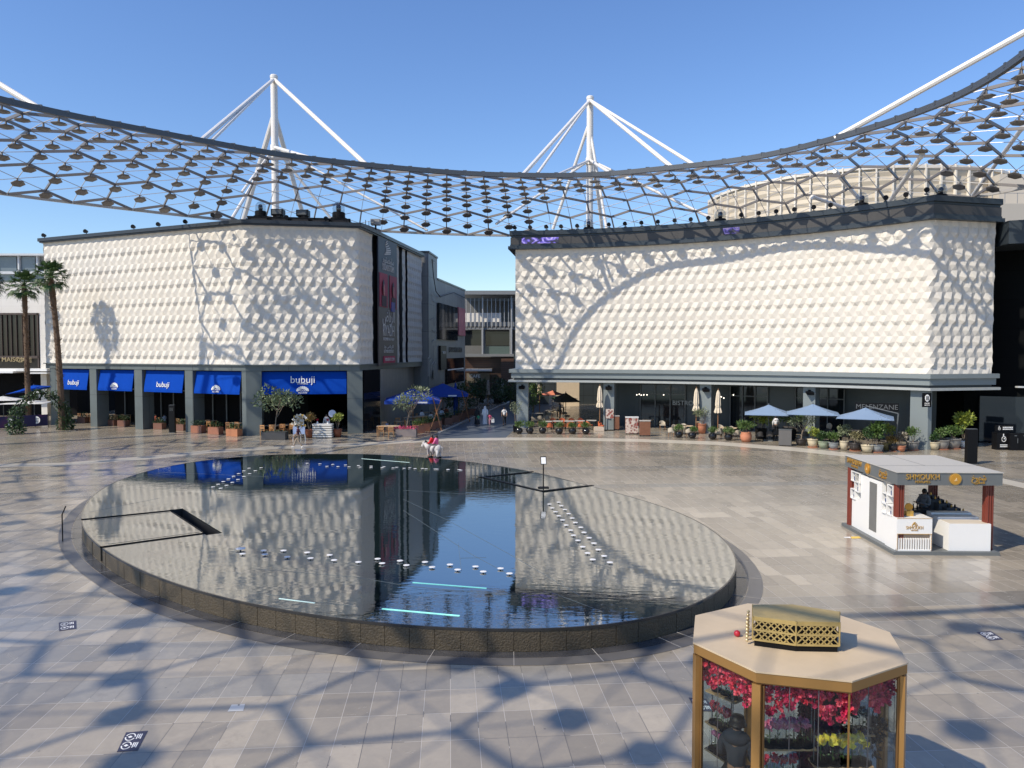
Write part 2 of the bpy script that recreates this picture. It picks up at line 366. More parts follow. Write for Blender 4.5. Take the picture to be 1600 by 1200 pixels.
# ------------------------------------------------------------------ ground
def V2(p): return Vector((p[0], p[1]))
def sheet(name, poly, z, mat, label, cat):
    mb = MB(); mb.add([(p[0], p[1], z) for p in poly], [tuple(range(len(poly)))])
    o = mb.build(name, mat); return tag(o, label, cat, None, 'structure')
def ring_pts(c, rx, ry, n, rot=0):
    return [(c[0] + rx * math.cos(t) * math.cos(rot) - ry * math.sin(t) * math.sin(rot), c[1] + rx * math.cos(t) * math.sin(rot) + ry * math.sin(t) * math.cos(rot)) for t in [2 * math.pi * i / n for i in range(n)]]
sheet('ground', [(-1500, -1500), (1500, -1500), (1500, 1500), (-1500, 1500)], -0.03, M('far_ground', (0.22, 0.2, 0.17), 0.9), 'sandy ground reaching the horizon beyond the plaza', 'ground')
sheet('plaza_paving', [(-120, -30), (120, -30), (120, 150), (-120, 150)], 0, PAVE, 'glossy taupe stone slab paving of the plaza', 'paving')

# ------------------------------------------------------------------ facade paths
def polyhit(px, path, extra=0):
    k = (px - 800) / FPX / 1.0009
    best = None
    for a, b in zip(path[:-1], path[1:]):
        a = V2(a); b = V2(b); d = b - a
        den = d.x - k * d.y
        if abs(den) < 1e-9: continue
        t = (k * a.y - a.x) / den
        if -0.02 - extra <= t <= 1.02 + extra:
            p = a + d * t
            if best is None or p.y < best.y: best = p
    return best
def plen(path):
    s = [0]
    for a, b in zip(path[:-1], path[1:]): s.append(s[-1] + (V2(b) - V2(a)).length)
    return s
def offset_path(path, d):
    out = []
    for i in range(len(path)):
        p = V2(path[i]); ns = []
        if i > 0: e = (p - V2(path[i - 1])).normalized(); ns.append(Vector((e.y, -e.x)))
        if i < len(path) - 1: e = (V2(path[i + 1]) - p).normalized(); ns.append(Vector((e.y, -e.x)))
        n = sum(ns, Vector((0, 0))).normalized(); c = max(0.4, n.dot(ns[0]))
        out.append(p + n * (d / c))
    return out
def band(mb, path, z0, z1, d0, d1, mi=0):     # extruded band along the path, from offset d0 (inner) to d1 (outer, plaza side)
    a = offset_path(path, d0); b = offset_path(path, d1); n = len(path); vs = []
    for i in range(n):
        vs += [(a[i].x, a[i].y, z0), (b[i].x, b[i].y, z0), (b[i].x, b[i].y, z1), (a[i].x, a[i].y, z1)]
    fs = []
    for i in range(n - 1):
        o = 4 * i; q = o + 4
        fs += [(o + 1, q + 1, q + 2, o + 2), (o + 2, q + 2, q + 3, o + 3), (o + 3, q + 3, q, o), (o, q, q + 1, o + 1)]
    fs += [(0, 1, 2, 3), (4 * n - 1, 4 * n - 2, 4 * n - 3, 4 * n - 4)]
    mb.add(vs, fs, mi)
def subpath(path, s0, s1, n=None):
    S = plen(path)
    def at(s):
        for i in range(len(path) - 1):
            if s <= S[i + 1] or i == len(path) - 2:
                t = (s - S[i]) / (S[i + 1] - S[i]); return V2(path[i]).lerp(V2(path[i + 1]), t)
    pts = [at(s0)] + [V2(path[i]) for i in range(len(path)) if s0 + 1e-4 < S[i] < s1 - 1e-4] + [at(s1)]
    return pts
# cast panels: triangulated relief, a module of 2 x 4 lattice points
HT = {(0, 0): (.40, 0, -.16), (0, 1): (.02, 0, 0), (1, 0): (.05, 0, 0), (1, 1): (.30, .03, -.05), (2, 0): (.02, 0, .02), (2, 1): (.20, -.03, 0), (3, 0): (.34, -.04, -.14), (3, 1): (.06, 0, 0)}
def relief(name, path, z0, z1, parent, rows=30, a=0.43, amp=1.0, seed=1):
    S = plen(path); Ltot = S[-1]; cols = max(2, int(round(Ltot / a))); a = Ltot / cols; dz = (z1 - z0) / rows
    rnd = random.Random(seed)
    offs = offset_path(path, 1.0)
    def at(s):
        s = min(max(s, 0), Ltot)
        for i in range(len(path) - 1):
            if s <= S[i + 1] + 1e-6:
                t = (s - S[i]) / (S[i + 1] - S[i]); p = V2(path[i]).lerp(V2(path[i + 1]), t)
                q = offs[i].lerp(offs[i + 1], t); nn = (q - p).normalized()
                e = (V2(path[i + 1]) - V2(path[i])).normalized(); n0 = Vector((e.y, -e.x))
                w = min(1.0, min(abs(s - S[i]), abs(s - S[i + 1])) / 0.5) if (S[i + 1] - S[i]) > 3 else 0
                return p, nn.lerp(n0, w).normalized()
        return V2(path[-1]), (offs[-1] - V2(path[-1])).normalized()
    mb = MB(); idx = {}
    for j in range(rows + 1):
        for i in range(-1, cols + 2):
            s = (i + 0.5 * (j % 2)) * a
            if s < -0.6 * a or s > Ltot + 0.6 * a: continue
            q_ = i - j // 2 + (j // 4); cl = (q_ % 2) + 2 * (j % 2); h, ds, dv = ((.145, 0, 0), (.0, 0, 0), (.07, .03, 0), (.012, 0, 0))[cl]
            if j % 4 == 2 and cl == 0: h, ds, dv = .20, .03, -.13
            if j % 4 == 1 and cl == 2: h, ds, dv = .05, .08, .04
            edge = s <= 0.01 or s >= Ltot - 0.01 or j in (0, rows)
            if edge: ds = dv = 0; h = 0.10 + h * 0.4
            h = (0.05 + h * amp) * rnd.uniform(0.94, 1.06)
            p, n = at(s + ds)
            idx[(i, j)] = len(mb.v); z = z0 + j * dz + dv * dz / 0.46
            mb.v.append(Vector((p.x + n.x * h, p.y + n.y * h, z)))
    for j in range(rows):
        for i in range(-1, cols + 2):
            if j % 2 == 0: tr = [((i, j), (i + 1, j), (i, j + 1)), ((i + 1, j), (i + 1, j + 1), (i, j + 1))]
            else: tr = [((i, j), (i + 1, j + 1), (i, j + 1)), ((i, j), (i + 1, j), (i + 1, j + 1))]
            for t in tr:
                if all(k in idx for k in t): mb.f.append([idx[k] for k in t]); mb.m.append(0)
    return mb.build(name, RELIEF, parent)

# ------------------------------------------------------------------ left cast-panel building
LP0, LP1, LP2, LP3 = (-45.1, 74.8), (-22.2, 64.3), (-13.2, 66.0), (-10.2, 86.0)
ZB, ZT = 5.95, 17.62
lb = thing('panelled_building', 'cream cast panel building on the left with blue awnings along its ground floor', 'building', (-28, 75, 0))
front_l = [LP0, LP1, LP2]
relief('relief_cladding', front_l + [tuple(subpath([LP2, LP3], 3.3, 3.4)[-1])], ZB, ZT, lb, seed=3)
SL = (V2(LP3) - V2(LP2)).length
for t0, t1 in ((0.50, 0.572), (0.632, 0.684), (0.722, 1.0)):
    relief('relief_cladding', subpath([LP2, LP3], t0 * SL, t1 * SL), ZB, ZT, lb, seed=5, amp=.8)
relief('relief_cladding', [(-44.2, 88.0), LP0], ZB, ZT, lb, seed=6)
mb = MB(); mb.prism([(-45.0, 74.9), (-22.2, 64.42), (-13.3, 66.12), (-10.3, 86.0), (-44.1, 88)], 5.4, 17.55)
mb.build('upper_wall', M('dark_slot', (0.03, 0.03, 0.035), 0.7), lb)
full_l = [(-44.2, 88.0), LP0, LP1, LP2, LP3]
mb = MB(); band(mb, full_l, 17.62, 17.92, -0.6, 0.52); band(mb, full_l, 17.50, 17.61, -0.6, 0.40)
mb.build('parapet', PAR, lb)
mb = MB(); mb.prism([(-44.9, 75.2), (-22.2, 64.9), (-13.8, 66.5), (-10.8, 85.6), (-43.8, 87.4)], 17.3, 17.58); mb.build('roof', M('roof_grey', (0.25, 0.25, 0.25), 0.9), lb)
mb = MB(); band(mb, full_l, 5.42, 5.86, -0.9, 0.16); band(mb, full_l, 5.865, 5.945, -0.5, 0.34)
mb.build('fascia', GREYC, lb)
fl = offset_path(front_l, 0.12)
for x0, x1 in ((77, 88), (139, 149.5), (209, 221), (288, 300.5)):
    a_ = polyhit(x0, fl[:2], .1); b_ = polyhit(x1, fl[:2], .1); mb = MB(); mb.wall(a_, b_, 0, 5.42, 1.25); mb.build('column', GREYC, lb)
mb = MB(); a_ = polyhit(377, fl[:2], .1); b_ = polyhit(408, fl[1:], .1)
mb.prism([a_, fl[1], b_, b_ + Vector((-.25, 1.3)), a_ + Vector((.5, 1.2))], 0, 5.42); mb.build('column', GREYC, lb)
a_ = polyhit(542, fl[1:], .1); b_ = polyhit(566, fl[1:], .3); mb = MB(); mb.wall(a_, b_, 0, 5.42, 1.3); mb.build('column', GREYC, lb)
# recessed ground floor
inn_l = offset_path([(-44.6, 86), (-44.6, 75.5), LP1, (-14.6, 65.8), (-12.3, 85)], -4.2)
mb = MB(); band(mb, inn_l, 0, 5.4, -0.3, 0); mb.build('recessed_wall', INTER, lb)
mb = MB()
for k in range(1, 12):
    p = V2(inn_l[1]).lerp(V2(inn_l[2]), k / 12); mb.box((p.x - .05, p.y - .12, 2.3), (.12, .1, 4.6), -.43)
p0 = inn_l[1]; p1 = inn_l[2]; mb.bar((p0.x, p0.y - .14, 3.3), (p1.x, p1.y - .14, 3.3), .1, .12)
mb.build('door_frames', FRAME, lb)
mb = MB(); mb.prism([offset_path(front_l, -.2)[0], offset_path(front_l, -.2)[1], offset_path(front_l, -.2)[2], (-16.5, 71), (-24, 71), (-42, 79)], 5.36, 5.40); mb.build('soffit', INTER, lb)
# storefront glass past the last column and the wall under the side
sp_ = offset_path([LP2, LP3], -1.2)
mb = MB(); mb.wall((-12.9, 66.9), (-12.1, 70.5), 0, 3.4, .06); mb.build('side_window', WINDK, lb)
mb = MB(); mb.wall((-12.9, 66.9), (-12.1, 70.5), 3.42, 5.4, .5); mb.build('side_lintel', INTER, lb)
mb = MB(); mb.wall((-12.1, 70.8), (-11.0, 86), 0, 5.4, .4); mb.build('side_wall', panel_mat('beige_side_panel', (.30, .28, .24), (.27, .25, .22), 1.2, 5.5), lb)
def awning(x0, x1, path, kind, zt=5.33, zb=3.42, out=.3):
    q = offset_path(path, -.25); a = polyhit(x0, q, .1); b = polyhit(x1, q, .1); d = (b - a).normalized(); n = Vector((d.y, -d.x))
    a2 = a + n * out; b2 = b + n * out
    mb = MB(); vs = []
    nseg = 10
    for k in range(nseg + 1):
        t = k / nseg; wv = .02 * math.sin(k * 2.4)
        p = a.lerp(b, t); r = a2.lerp(b2, t) + n * wv
        vs += [(p.x, p.y, zt), (r.x, r.y, zb + .22), (r.x, r.y, zb), (r.x - n.x * .03, r.y - n.y * .03, zb), (p.x - n.x * .03, p.y - n.y * .03, zt - .03)]
    fs = []
    for k in range(nseg):
        o = 5 * k; w = o + 5
        fs += [(o, o + 1, w + 1, w), (o + 1, o + 2, w + 2, w + 1), (o + 2, o + 3, w + 3, w + 2), (o + 3, o + 4, w + 4, w + 3), (o + 4, o, w, w + 4)]
    mb.add(vs, fs); aw = mb.build('awning', BLUE, lb, clean=True)
    m2 = (a2 + b2) / 2; top = (a + b) / 2; sl = Vector((n.x * out, n.y * out, zb + .22 - zt)); 
    def on(u, v):   # u along, v fraction down
        pp = Vector((top.x, top.y, zt)) + sl * v; return pp + Vector((d.x * u, d.y * u, 0)) + Vector((n.x, n.y, 0.25)) * .05
    up = -sl
    X = (d.x, d.y, 0); W = (b - a).length
    if kind == 'word': text('lettering', 'bubuji', .66, WHITE, aw, on(0, .74), X, up, .01)
    if kind in ('arc', 'both'):
        r = .33; cu = on(0, .93 if kind == 'arc' else .97); mb = MB(); Uv = up.normalized(); Xv = Vector(X)
        for k in range(9):
            t = math.pi * (k + .5) / 9
            c = cu + Xv * (math.cos(t) * r * 1.35) + Uv * (math.sin(t) * r)
            mb.tube(c - Vector((0, .01, 0)), c + Vector((n.x * .03, n.y * .03, 0)), .095, n=6)
        for k in range(12):
            t0 = math.pi * k / 12; t1 = math.pi * (k + 1) / 12
            mb.bar(cu + Xv * (math.cos(t0) * r) + Uv * (math.sin(t0) * r * .66), cu + Xv * (math.cos(t1) * r) + Uv * (math.sin(t1) * r * .66), .03, .07)
        mb.build('emblem', WHITE, aw)
        text('lettering', 'FOOD', .22, WHITE, aw, cu + Uv * .04, X, up, .01); text('lettering', 'SQUARE', .2, WHITE, aw, cu - Uv * .16, X, up, .01)
    if kind == 'both':
        text('lettering', 'bubuji', .85, WHITE, aw, on(0, .42), X, up, .01)
        text('lettering', 'ISTANBUL', .2, WHITE, aw, cu + up.normalized() * .62, X, up, .01)
awning(97, 138.5, front_l[:2], 'word'); awning(156, 209, front_l[:2], 'arc'); awning(228, 287.5, front_l[:2], 'word'); awning(306, 377, front_l[:2], 'arc'); awning(403, 541, front_l[1:], 'both')

# hanging banner on the alley side
P_ = lambda t: V2(LP2).lerp(V2(LP3), t); nB = Vector((1, -.15)).normalized()
bA = P_(.205) + nB * .5; bB = P_(.485) + nB * .5
bn = thing('hanging_banner', 'tall dark event banner with Arabic and English lettering on the left building', 'banner', (bA.x, bA.y, 5.8))
m, n_, b_ = nodes('banner_print')
tc = N(n_, 'ShaderNodeTexCoord'); sp = N(n_, 'ShaderNodeSeparateXYZ'); n_.links.new(tc.outputs['Generated'], sp.inputs[0])
cr = N(n_, 'ShaderNodeValToRGB'); cr.color_ramp.elements[0].position = .35; cr.color_ramp.elements[0].color = (.095, .075, .072, 1); cr.color_ramp.elements[1].position = .85; cr.color_ramp.elements[1].color = (.022, .03, .055, 1)
n_.links.new(sp.outputs[2], cr.inputs[0]); n_.links.new(cr.outputs[0], b_.inputs['Base Color']); b_.inputs['Roughness'].default_value = .5
BANM = m
mb = MB(); mb.wall(bA, bB, 5.75, 17.5, .12); mb.build('print', BANM, bn)
bd = (bB - bA).normalized(); bw = (bB - bA).length; bo = bA + nB * .03
def bpos(u, z): p = bo + bd * (u * bw); return Vector((p.x, p.y, z))
WB = M('banner_white', (.62, .6, .58), .6)
BX = (bd.x, bd.y, 0); UPZ = (0, 0, 1)
FORMS = {'\u0633': '\ufeb3', '\u0627': '\ufe8d', '\u0648': '\ufeed', '\u0646': '\ufee7', '\u062f': '\ufeaa', '\u062a': '\ufe97', '\u0631': '\ufead', '\u0645': '\ufee1', '\u0644': '\ufedf', '\u064a': '\ufef3', '\u0636': '\ufebd', '\u0634': '\ufeb7', '\u062e': '\ufea5', '\u0639': '\ufecc', '\u0637': '\ufec4'}
def arabic(s_): return ''.join(FORMS.get(ch, ch) for ch in s_)[::-1]
def textfit(name, body, h, w, *a, **k):
    o = text(name, body, h * 1.35, *a, **k); X = Vector(a[3]).normalized()
    off = worldloc(a[1]); c = Vector(a[2]) - off; ds = [(v.co - c).dot(X) for v in o.data.vertices]
    if not ds: return o
    sc_ = w / max(.01, max(ds) - min(ds)); mid = (max(ds) + min(ds)) / 2
    for v in o.data.vertices: d = (v.co - c).dot(X); v.co += X * ((d - mid) * sc_ - d)
    return o
for body, z, h, w in ((arabic('\u0633\u0627\u0648\u0646\u062f\u0633\u062a\u0648\u0631\u0645'), 15.55, .62, 3.3), ('SOUNDSTORM', 14.85, .62, 3.5), (arabic('\u0627\u0644\u0631\u064a\u0627\u0636'), 10.3, 1.2, 3.6), ('RIYADH', 8.95, 1.1, 3.4), ('DECEMBER 16-17-18-19', 8.2, .28, 3.3), (arabic('\u0627\u0644\u0631\u064a\u0627\u0636 \u0645\u0646'), 7.5, .3, 2.8), ('GET YOUR TICKETS AT', 7.05, .3, 2.9)):
    textfit('lettering', body, h, w, WB, bn, bpos(.5, z), BX, UPZ, .01)
mb = MB(); q0 = bpos(.2, 6.2); q1 = bpos(.82, 6.2); mb.wall(q0, q1, 5.98, 6.62, -.05); mb.build('pink_box', M('banner_pink', (.42, .04, .09), .6), bn)
textfit('lettering', 'MDLBEAST.COM', .3, 2.8, WB, bn, bpos(.51, 6.3) + Vector((.07, 0, 0)), BX, UPZ, .01)
mb = MB()
for k in range(7):
    q = bpos(.46 + .05 * math.sin(k * .8), 16.15 + k * .18); mb.bar(q - Vector(BX) * (.9 - k * .11) + Vector((0, 0, -.1)), q + Vector(BX) * (.9 - k * .11) + Vector((0, 0, .14)), .03, .11)
mb.build('wing_emblem', WB, bn)
ab = math.atan2(bd.y, bd.x)
PM = [M('portrait_red', (.34, .035, .075), .6), M('portrait_dark', (.05, .02, .03), .6), M('portrait_skin', (.50, .17, .16), .6)]
for u, ww in ((.24, 2.3), (.76, 2.2)):
    mb = MB(); c = bpos(u, 12.7); mb.box(c, (ww, .05, 3.1), ab, 0)
    mb.box(c + Vector((.04, 0, -1.0)), (ww * .6, .05, 1.0), ab, 1); mb.ball(c + Vector((.02, 0, .15)), (.06, .62, .85), 12, 1); mb.ball(c + Vector((.05, 0, .02)), (.06, .4, .6), 10, 2)
    mb.build('portrait_print', PM, bn)
mb = MB(); c = bpos(.72, 11.3); mb.box(c, (1.0, .16, .9), ab); mb.build('violet_print', M('portrait_violet', (.10, .10, .30), .6), bn)

# ------------------------------------------------------------------ right cast-panel building
RA, RB, RC, RD = Vector((0.33, 71)), Vector((8.7, 69.4)), Vector((29.8, 55)), Vector((35.0, 56.35))
def circ3(a, b, c):
    d = 2 * (a.x * (b.y - c.y) + b.x * (c.y - a.y) + c.x * (a.y - b.y))
    ux = (a.length_squared * (b.y - c.y) + b.length_squared * (c.y - a.y) + c.length_squared * (a.y - b.y)) / d
    uy = (a.length_squared * (c.x - b.x) + b.length_squared * (a.x - c.x) + c.length_squared * (b.x - a.x)) / d
    o = Vector((ux, uy)); return o, (a - o).length
RO, RR = circ3(RA, RB, RC)
t0 = math.atan2(RA.y - RO.y, RA.x - RO.x); t1 = math.atan2(RC.y - RO.y, RC.x - RO.x)
arc = [Vector((RO.x + RR * math.cos(t0 + (t1 - t0) * k / 28), RO.y + RR * math.sin(t0 + (t1 - t0) * k / 28))) for k in range(29)]
front_r = arc + [RD]
rb = thing('panelled_building', 'cream cast panel building on the right with concave front and dark screen band', 'building', (18, 68, 0))
relief('relief_cladding', arc + [RD], 5.43, 16.35, rb, rows=28, seed=11)
back_r = [Vector((38, 64)), Vector((36, 90)), Vector((3.2, 96))]
ip = offset_path(front_r, -.1)
mb = MB(); mb.prism(ip + [Vector((36.0, 64)), Vector((35.5, 90)), Vector((3.2, 96))], 5.1, 17.6); mb.build('upper_wall', MATS['dark_slot'], rb, clean=True)
band_r = [Vector((1.2, 78))] + front_r + [Vector((36.3, 62))]
band_r2 = [Vector((1.2, 78)), RA + Vector((.25, .2))] + arc[1:] + [RD, Vector((36.3, 62))]
mb = MB(); band(mb, band_r, 17.62, 18.02, -.6, .5); band(mb, band_r, 17.45, 17.61, -.5, .35); mb.build('parapet', M('slate_trim', (.034, .044, .053), .4, .2), rb)
def led():
    m, n, b = nodes('screen_band')
    tc = N(n, 'ShaderNodeTexCoord'); nz = N(n, 'ShaderNodeTexNoise'); nz.inputs['Scale'].default_value = .8; n.links.new(tc.outputs['Object'], nz.inputs['Vector'])
    n.links.new(mixc(n, nz.outputs[0], (.04, .038, .035), (.055, .052, .05)), b.inputs['Base Color']); b.inputs['Roughness'].default_value = .45
    return m
mb = MB(); band(mb, band_r, 16.78, 17.42, -.5, .42); mb.build('screen', led(), rb)
def lightning(name, s0, s1, dens):
    m, n, b = nodes(name)
    tc = N(n, 'ShaderNodeTexCoord'); nz = N(n, 'ShaderNodeTexNoise'); nz.inputs['Scale'].default_value = 1.0; nz.inputs['Detail'].default_value = 5; nz.inputs['Distortion'].default_value = 1.2; n.links.new(tc.outputs['Object'], nz.inputs['Vector'])
    v = math_(n, 'ABSOLUTE', math_(n, 'SUBTRACT', nz.outputs[0], .5)); 
    cr = N(n, 'ShaderNodeValToRGB'); e = cr.color_ramp.elements; e[0].position = 0; e[0].color = (.7, .6, 1, 1); e[1].position = .12; e[1].color = (.02, .02, .04, 1)
    k = e.new(.03); k.color = (.22, .16, .85, 1)
    n.links.new(v, cr.inputs[0]); b.inputs['Base Color'].default_value = (.02, .02, .03, 1)
    n.links.new(cr.outputs[0], b.inputs['Emission Color']); b.inputs['Emission Strength'].default_value = dens
    S = plen(arc); p = subpath(arc, s0, s1); mb = MB(); band(mb, p, 16.86, 17.38, .40, .44); return mb.build('lit_image', m, rb)
lightning('lit_image_violet', .6, 4.0, .8); lightning('lit_image_dim', 18.6, 20.0, .35)
mb = MB(); band(mb, band_r, 16.36, 16.62, -.5, .62); band(mb, band_r, 16.63, 16.77, -.5, .46); mb.build('ledge', MATS['slate_trim'], rb)
mb = MB(); mb.prism(offset_path(front_r, -.5) + [Vector((36, 64)), Vector((35.5, 90)), Vector((3.2, 96))], 17.61, 17.7); mb.build('roof', MATS['roof_grey'], rb, clean=True)
gc = M('grey_fascia', (0.19, 0.22, 0.225), 0.45, 0, .06, .5)
mb = MB(); band(mb, band_r, 4.62, 5.10, -.8, .36); band(mb, band_r, 5.105, 5.42, -.8, .55); mb.build('fascia', [gc], rb)
mb = MB(); band(mb, band_r, 4.44, 4.615, -.8, .12); mb.build('shadow_gap', PAR, rb)
mb = MB(); band(mb, band_r, 4.25, 4.435, -.8, .62); mb.build('canopy_edge', M('pale_strip', (.36, .38, .37), .4), rb)
pr = offset_path(front_r, .1)
for x0, x1 in ((807, 825), (943, 960), (1094, 1112), (1256, 1275)):
    a_ = polyhit(x0, pr, .1); b_ = polyhit(x1, pr, .1); mb = MB(); mb.wall(a_, b_, 0, 4.25, 1.1); mb.build('column', gc, rb)
    c = (a_ + b_) / 2; mb = MB(); mb.box((c.x - .05, c.y - .28, 3.75), (.55, .5, .16), -.1, 0, .3); mb.box((c.x, c.y - .04, 3.85), (.2, .12, .3)); mb.build('wall_light', BLACK, rb)
a_ = polyhit(1424, pr[:-1], .1); b_ = polyhit(1458, pr[-2:], .4); cc = pr[-2]
mb = MB(); mb.prism([a_, cc, b_, b_ + Vector((-.1, 1.2)), a_ + Vector((.8, 1.0))], 0, 4.25); mb.build('column', gc, rb)
ri = offset_path([p for p in arc[6:]] + [RD, Vector((36.4, 60))], -4.6)
mb = MB(); band(mb, ri, 0, 4.3, -.3, 0); mb.build('recessed_wall', panel_mat('navy_wall_panel', (0.036, 0.05, 0.058), (0.03, 0.044, 0.052), 1.3, 4.5, .015, .4), rb)
mb = MB(); pth = offset_path(front_r, -.5); mb.prism(pth + [Vector((36, 62)), Vector((34, 66)), Vector((12, 76)), Vector((1.2, 77))], 4.20, 4.245); mb.build('soffit', INTER, rb, clean=True)
S = plen(ri)
for s0, s1 in ((3.6, 7.8), (11.9, 15.2), (17.6, 21.6)):
    p = subpath(ri, s0, s1); mb = MB(); band(mb, p, .05, 3.9, .01, .06); w = mb.build('window', WINDK, rb)
    mb = MB(); band(mb, p, 3.0, 3.1, .07, .12); nn = int((s1 - s0) / 1.05)
    for k in range(nn + 1):
        q = subpath(ri, s0 + (s1 - s0) * k / nn - .001, s0 + (s1 - s0) * k / nn + .001)[0]; mb.box((q.x - .1, q.y - .16, 1.95), (.1, .08, 3.9), -.4)
    mb.build('frame', FRAME, w)
# sign above the recessed wall
q = A(1370, 636, 56.5); mb = MB(); mb.box((q.x, q.y, q.z), (2.9, .1, .62), -.42); sg = mb.build('name_sign', BLACK, rb)
text('lettering', 'MELENZANE', .5, M('sign_grey', (.10, .105, .105), .5), sg, q + Vector((-.05, -.09, 0)), (math.cos(-.42), math.sin(-.42), 0), UPZ, .01)
q = A(1067, 630, 66.5); text('lettering', 'BISTRO', .55, M('sign_dim', (.055, .068, .075), .5), rb, q, (1, -.35, 0), UPZ, .02)
# projecting toilet sign on the corner column
q = A(1448, 625, 54.4); sg = thing('projecting_sign', 'small black sign with a round white emblem on the corner column of the right building', 'sign', (q.x, q.y, q.z))
mb = MB(); mb.box(q, (.62, .1, 1.0)); mb.build('board', BLACK, sg)
mb = MB(); mb.lathe([(.001, 0), (.2, 0), (.2, .02), (.001, .02)], (0, 0, 0), 20)
for i, v in enumerate(mb.v): mb.v[i] = q + Vector((v.x * .8, -.06 - v.z, v.y * 1.25 + .14))
mb.build('emblem', WHITE, sg)
mb = MB(); mb.box(q + Vector((-.05, -.095, .14)), (.05, .02, .3)); mb.box(q + Vector((.05, -.095, .14)), (.05, .02, .3)); mb.build('emblem_figures', BLACK, sg)
text('lettering', 'DRIVE', .13, WHITE, sg, q + Vector((0, -.07, -.24)), (1, 0, 0), UPZ, .01); text('lettering', 'BISTRO', .11, WHITE, sg, q + Vector((0, -.07, -.37)), (1, 0, 0), UPZ, .01)

# ------------------------------------------------------------------ pale band and alley road
def parc(pxs, z=0): return [G(x, y, z) for x, y in pxs]
up = [(560, 692), (640, 687.5), (700, 684.5), (790, 683.5), (900, 684), (1000, 686), (1120, 690), (1240, 699), (1330, 708), (1440, 724), (1560, 746), (1640, 764)]
lo = [(x, y + 4.5 + (x > 1000) * (x - 1000) * .006) for x, y in up]
BANDM = M('pale_limestone_strip', (.52, .48, .40), .35, 0, .12, 2)
sheet('paved_strip', parc(up) + parc(lo)[::-1], .004, BANDM, 'pale stone strip curving in front of the right building', 'paving strip')
up = [(-60, 726), (100, 723), (240, 712), (330, 703), (420, 697.5), (560, 692)]
sheet('paved_strip', parc([(x, y) for x, y in up]) + parc([(x, y + 5) for x, y in up])[::-1], .004, M('faint_limestone_strip', (.40, .37, .31), .35, 0, .12, 2), 'pale stone strip curving in front of the left building', 'paving strip')
up = [(640, 690), (684, 677), (800, 626), (900, 606), (905, 612), (815, 662), (790, 684), (700, 685)]
sheet('alley_road', parc(up), .006, M('blue_grey_setts', (.10, .115, .13), .35, 0, .2, 1.5), 'blue grey paved lane running off between the two buildings', 'road')
mb = MB(); a_ = G(684, 677); b_ = G(800, 626); mb.wall(b_, a_, 0, .1, .2); tag(mb.build('kerb', M('kerb_stone', (.42, .41, .38), .6)), 'thin pale kerb along the lane between the buildings', 'kerb', None, 'structure')
# ------------------------------------------------------------------ other buildings
# grey building along the alley, with line art
al = thing('alley_building', 'grey concrete building with white line drawings along the left side of the lane', 'building', (-9, 95, 0))
GC = panel_mat('grey_concrete_panel', (.20, .205, .205), (.175, .18, .185), 1.6, 3.1, .02, .5, (.07, .07, .07))
mb = MB(); mb.prism([(-10.3, 86.6), (-9.35, 86.6), (-8.9, 92), (-16, 92), (-16, 88)], 0, 18.1); mb.build('tower_wall', GC, al)
mb = MB(); mb.prism([(-8.9, 92.02), (-6.65, 109), (-18, 109), (-18, 92.02)], 0, 15.6); mb.build('wall', GC, al)
mb = MB(); mb.prism([(-10.4, 86.5), (-9.25, 86.5), (-8.8, 92.1), (-16, 92.1), (-16, 87.9)], 18.1, 18.3); mb.prism([(-8.8, 92.12), (-6.55, 109.1), (-18, 109.1), (-18, 92.12)], 15.6, 15.8); mb.build('parapet', PAR, al)
def sideq(x, y, off=.06):     # point on the lane side face at a photo pixel
    k = (x - 800) / FPX / 1.0009
    a, b = (Vector((-9.35, 86.6)), Vector((-8.9, 92))) if x < 682 else (Vector((-8.9, 92)), Vector((-6.65, 109)))
    d = b - a; t = (k * a.y - a.x) / (d.x - k * d.y); p = a + d * t
    q = A(x, y, p.y); return Vector((q.x + off, p.y, q.z))
def sidepanel(mb, x0, x1, y0, y1, off, th, mi=0):
    a = sideq(x0, y0, off); b = sideq(x1, y0, off); zb = sideq(x0, y1, off).z
    mb.wall(b, a, zb, a.z, th, mi)
mb = MB(); sidepanel(mb, 683, 712, 473, 530, .02, .25); mb.build('upper_window', WINDK, al)
mb = MB(); sidepanel(mb, 713.5, 724, 480, 524, .03, .25); mb.build('poster_screen', M('pink_poster', (.45, .10, .14), .5, 0, .6, 1.3), al)
mb = MB(); sidepanel(mb, 685, 694, 540, 578, .05, .25); bl = mb.build('blade_sign', BLACK, al)
q = sideq(689.5, 551, .35); text('lettering', 'SALON', .5, WHITE, bl, q, (.13, .99, 0), UPZ, .01)
q = sideq(711, 547, .12); text('lettering', 'SALESKITCHEN', .95, M('sign_dark', (.04, .04, .04), .5), al, q, (.13, .99, 0), UPZ, .03, sx=1.3)
mb = MB()
for k in range(6): sidepanel(mb, 696.5 + k * 4.3, 698.2 + k * 4.3, 560, 594, .08, .2)
sidepanel(mb, 696, 721, 577, 579, .1, .2); mb.build('shopfront_frame', WHITE, al)
mb = MB(); sidepanel(mb, 695.5, 722, 560, 600, .03, .25); mb.build('shopfront_window', WINDK, al)
LINE = M('line_art_white', (.45, .45, .43), .6)
def polyl(mb, pts, r=.035):
    pp = [sideq(x, y, .07) for x, y in pts]
    for a, b in zip(pp[:-1], pp[1:]): mb.tube(a, b, r, n=4)
mb = MB()
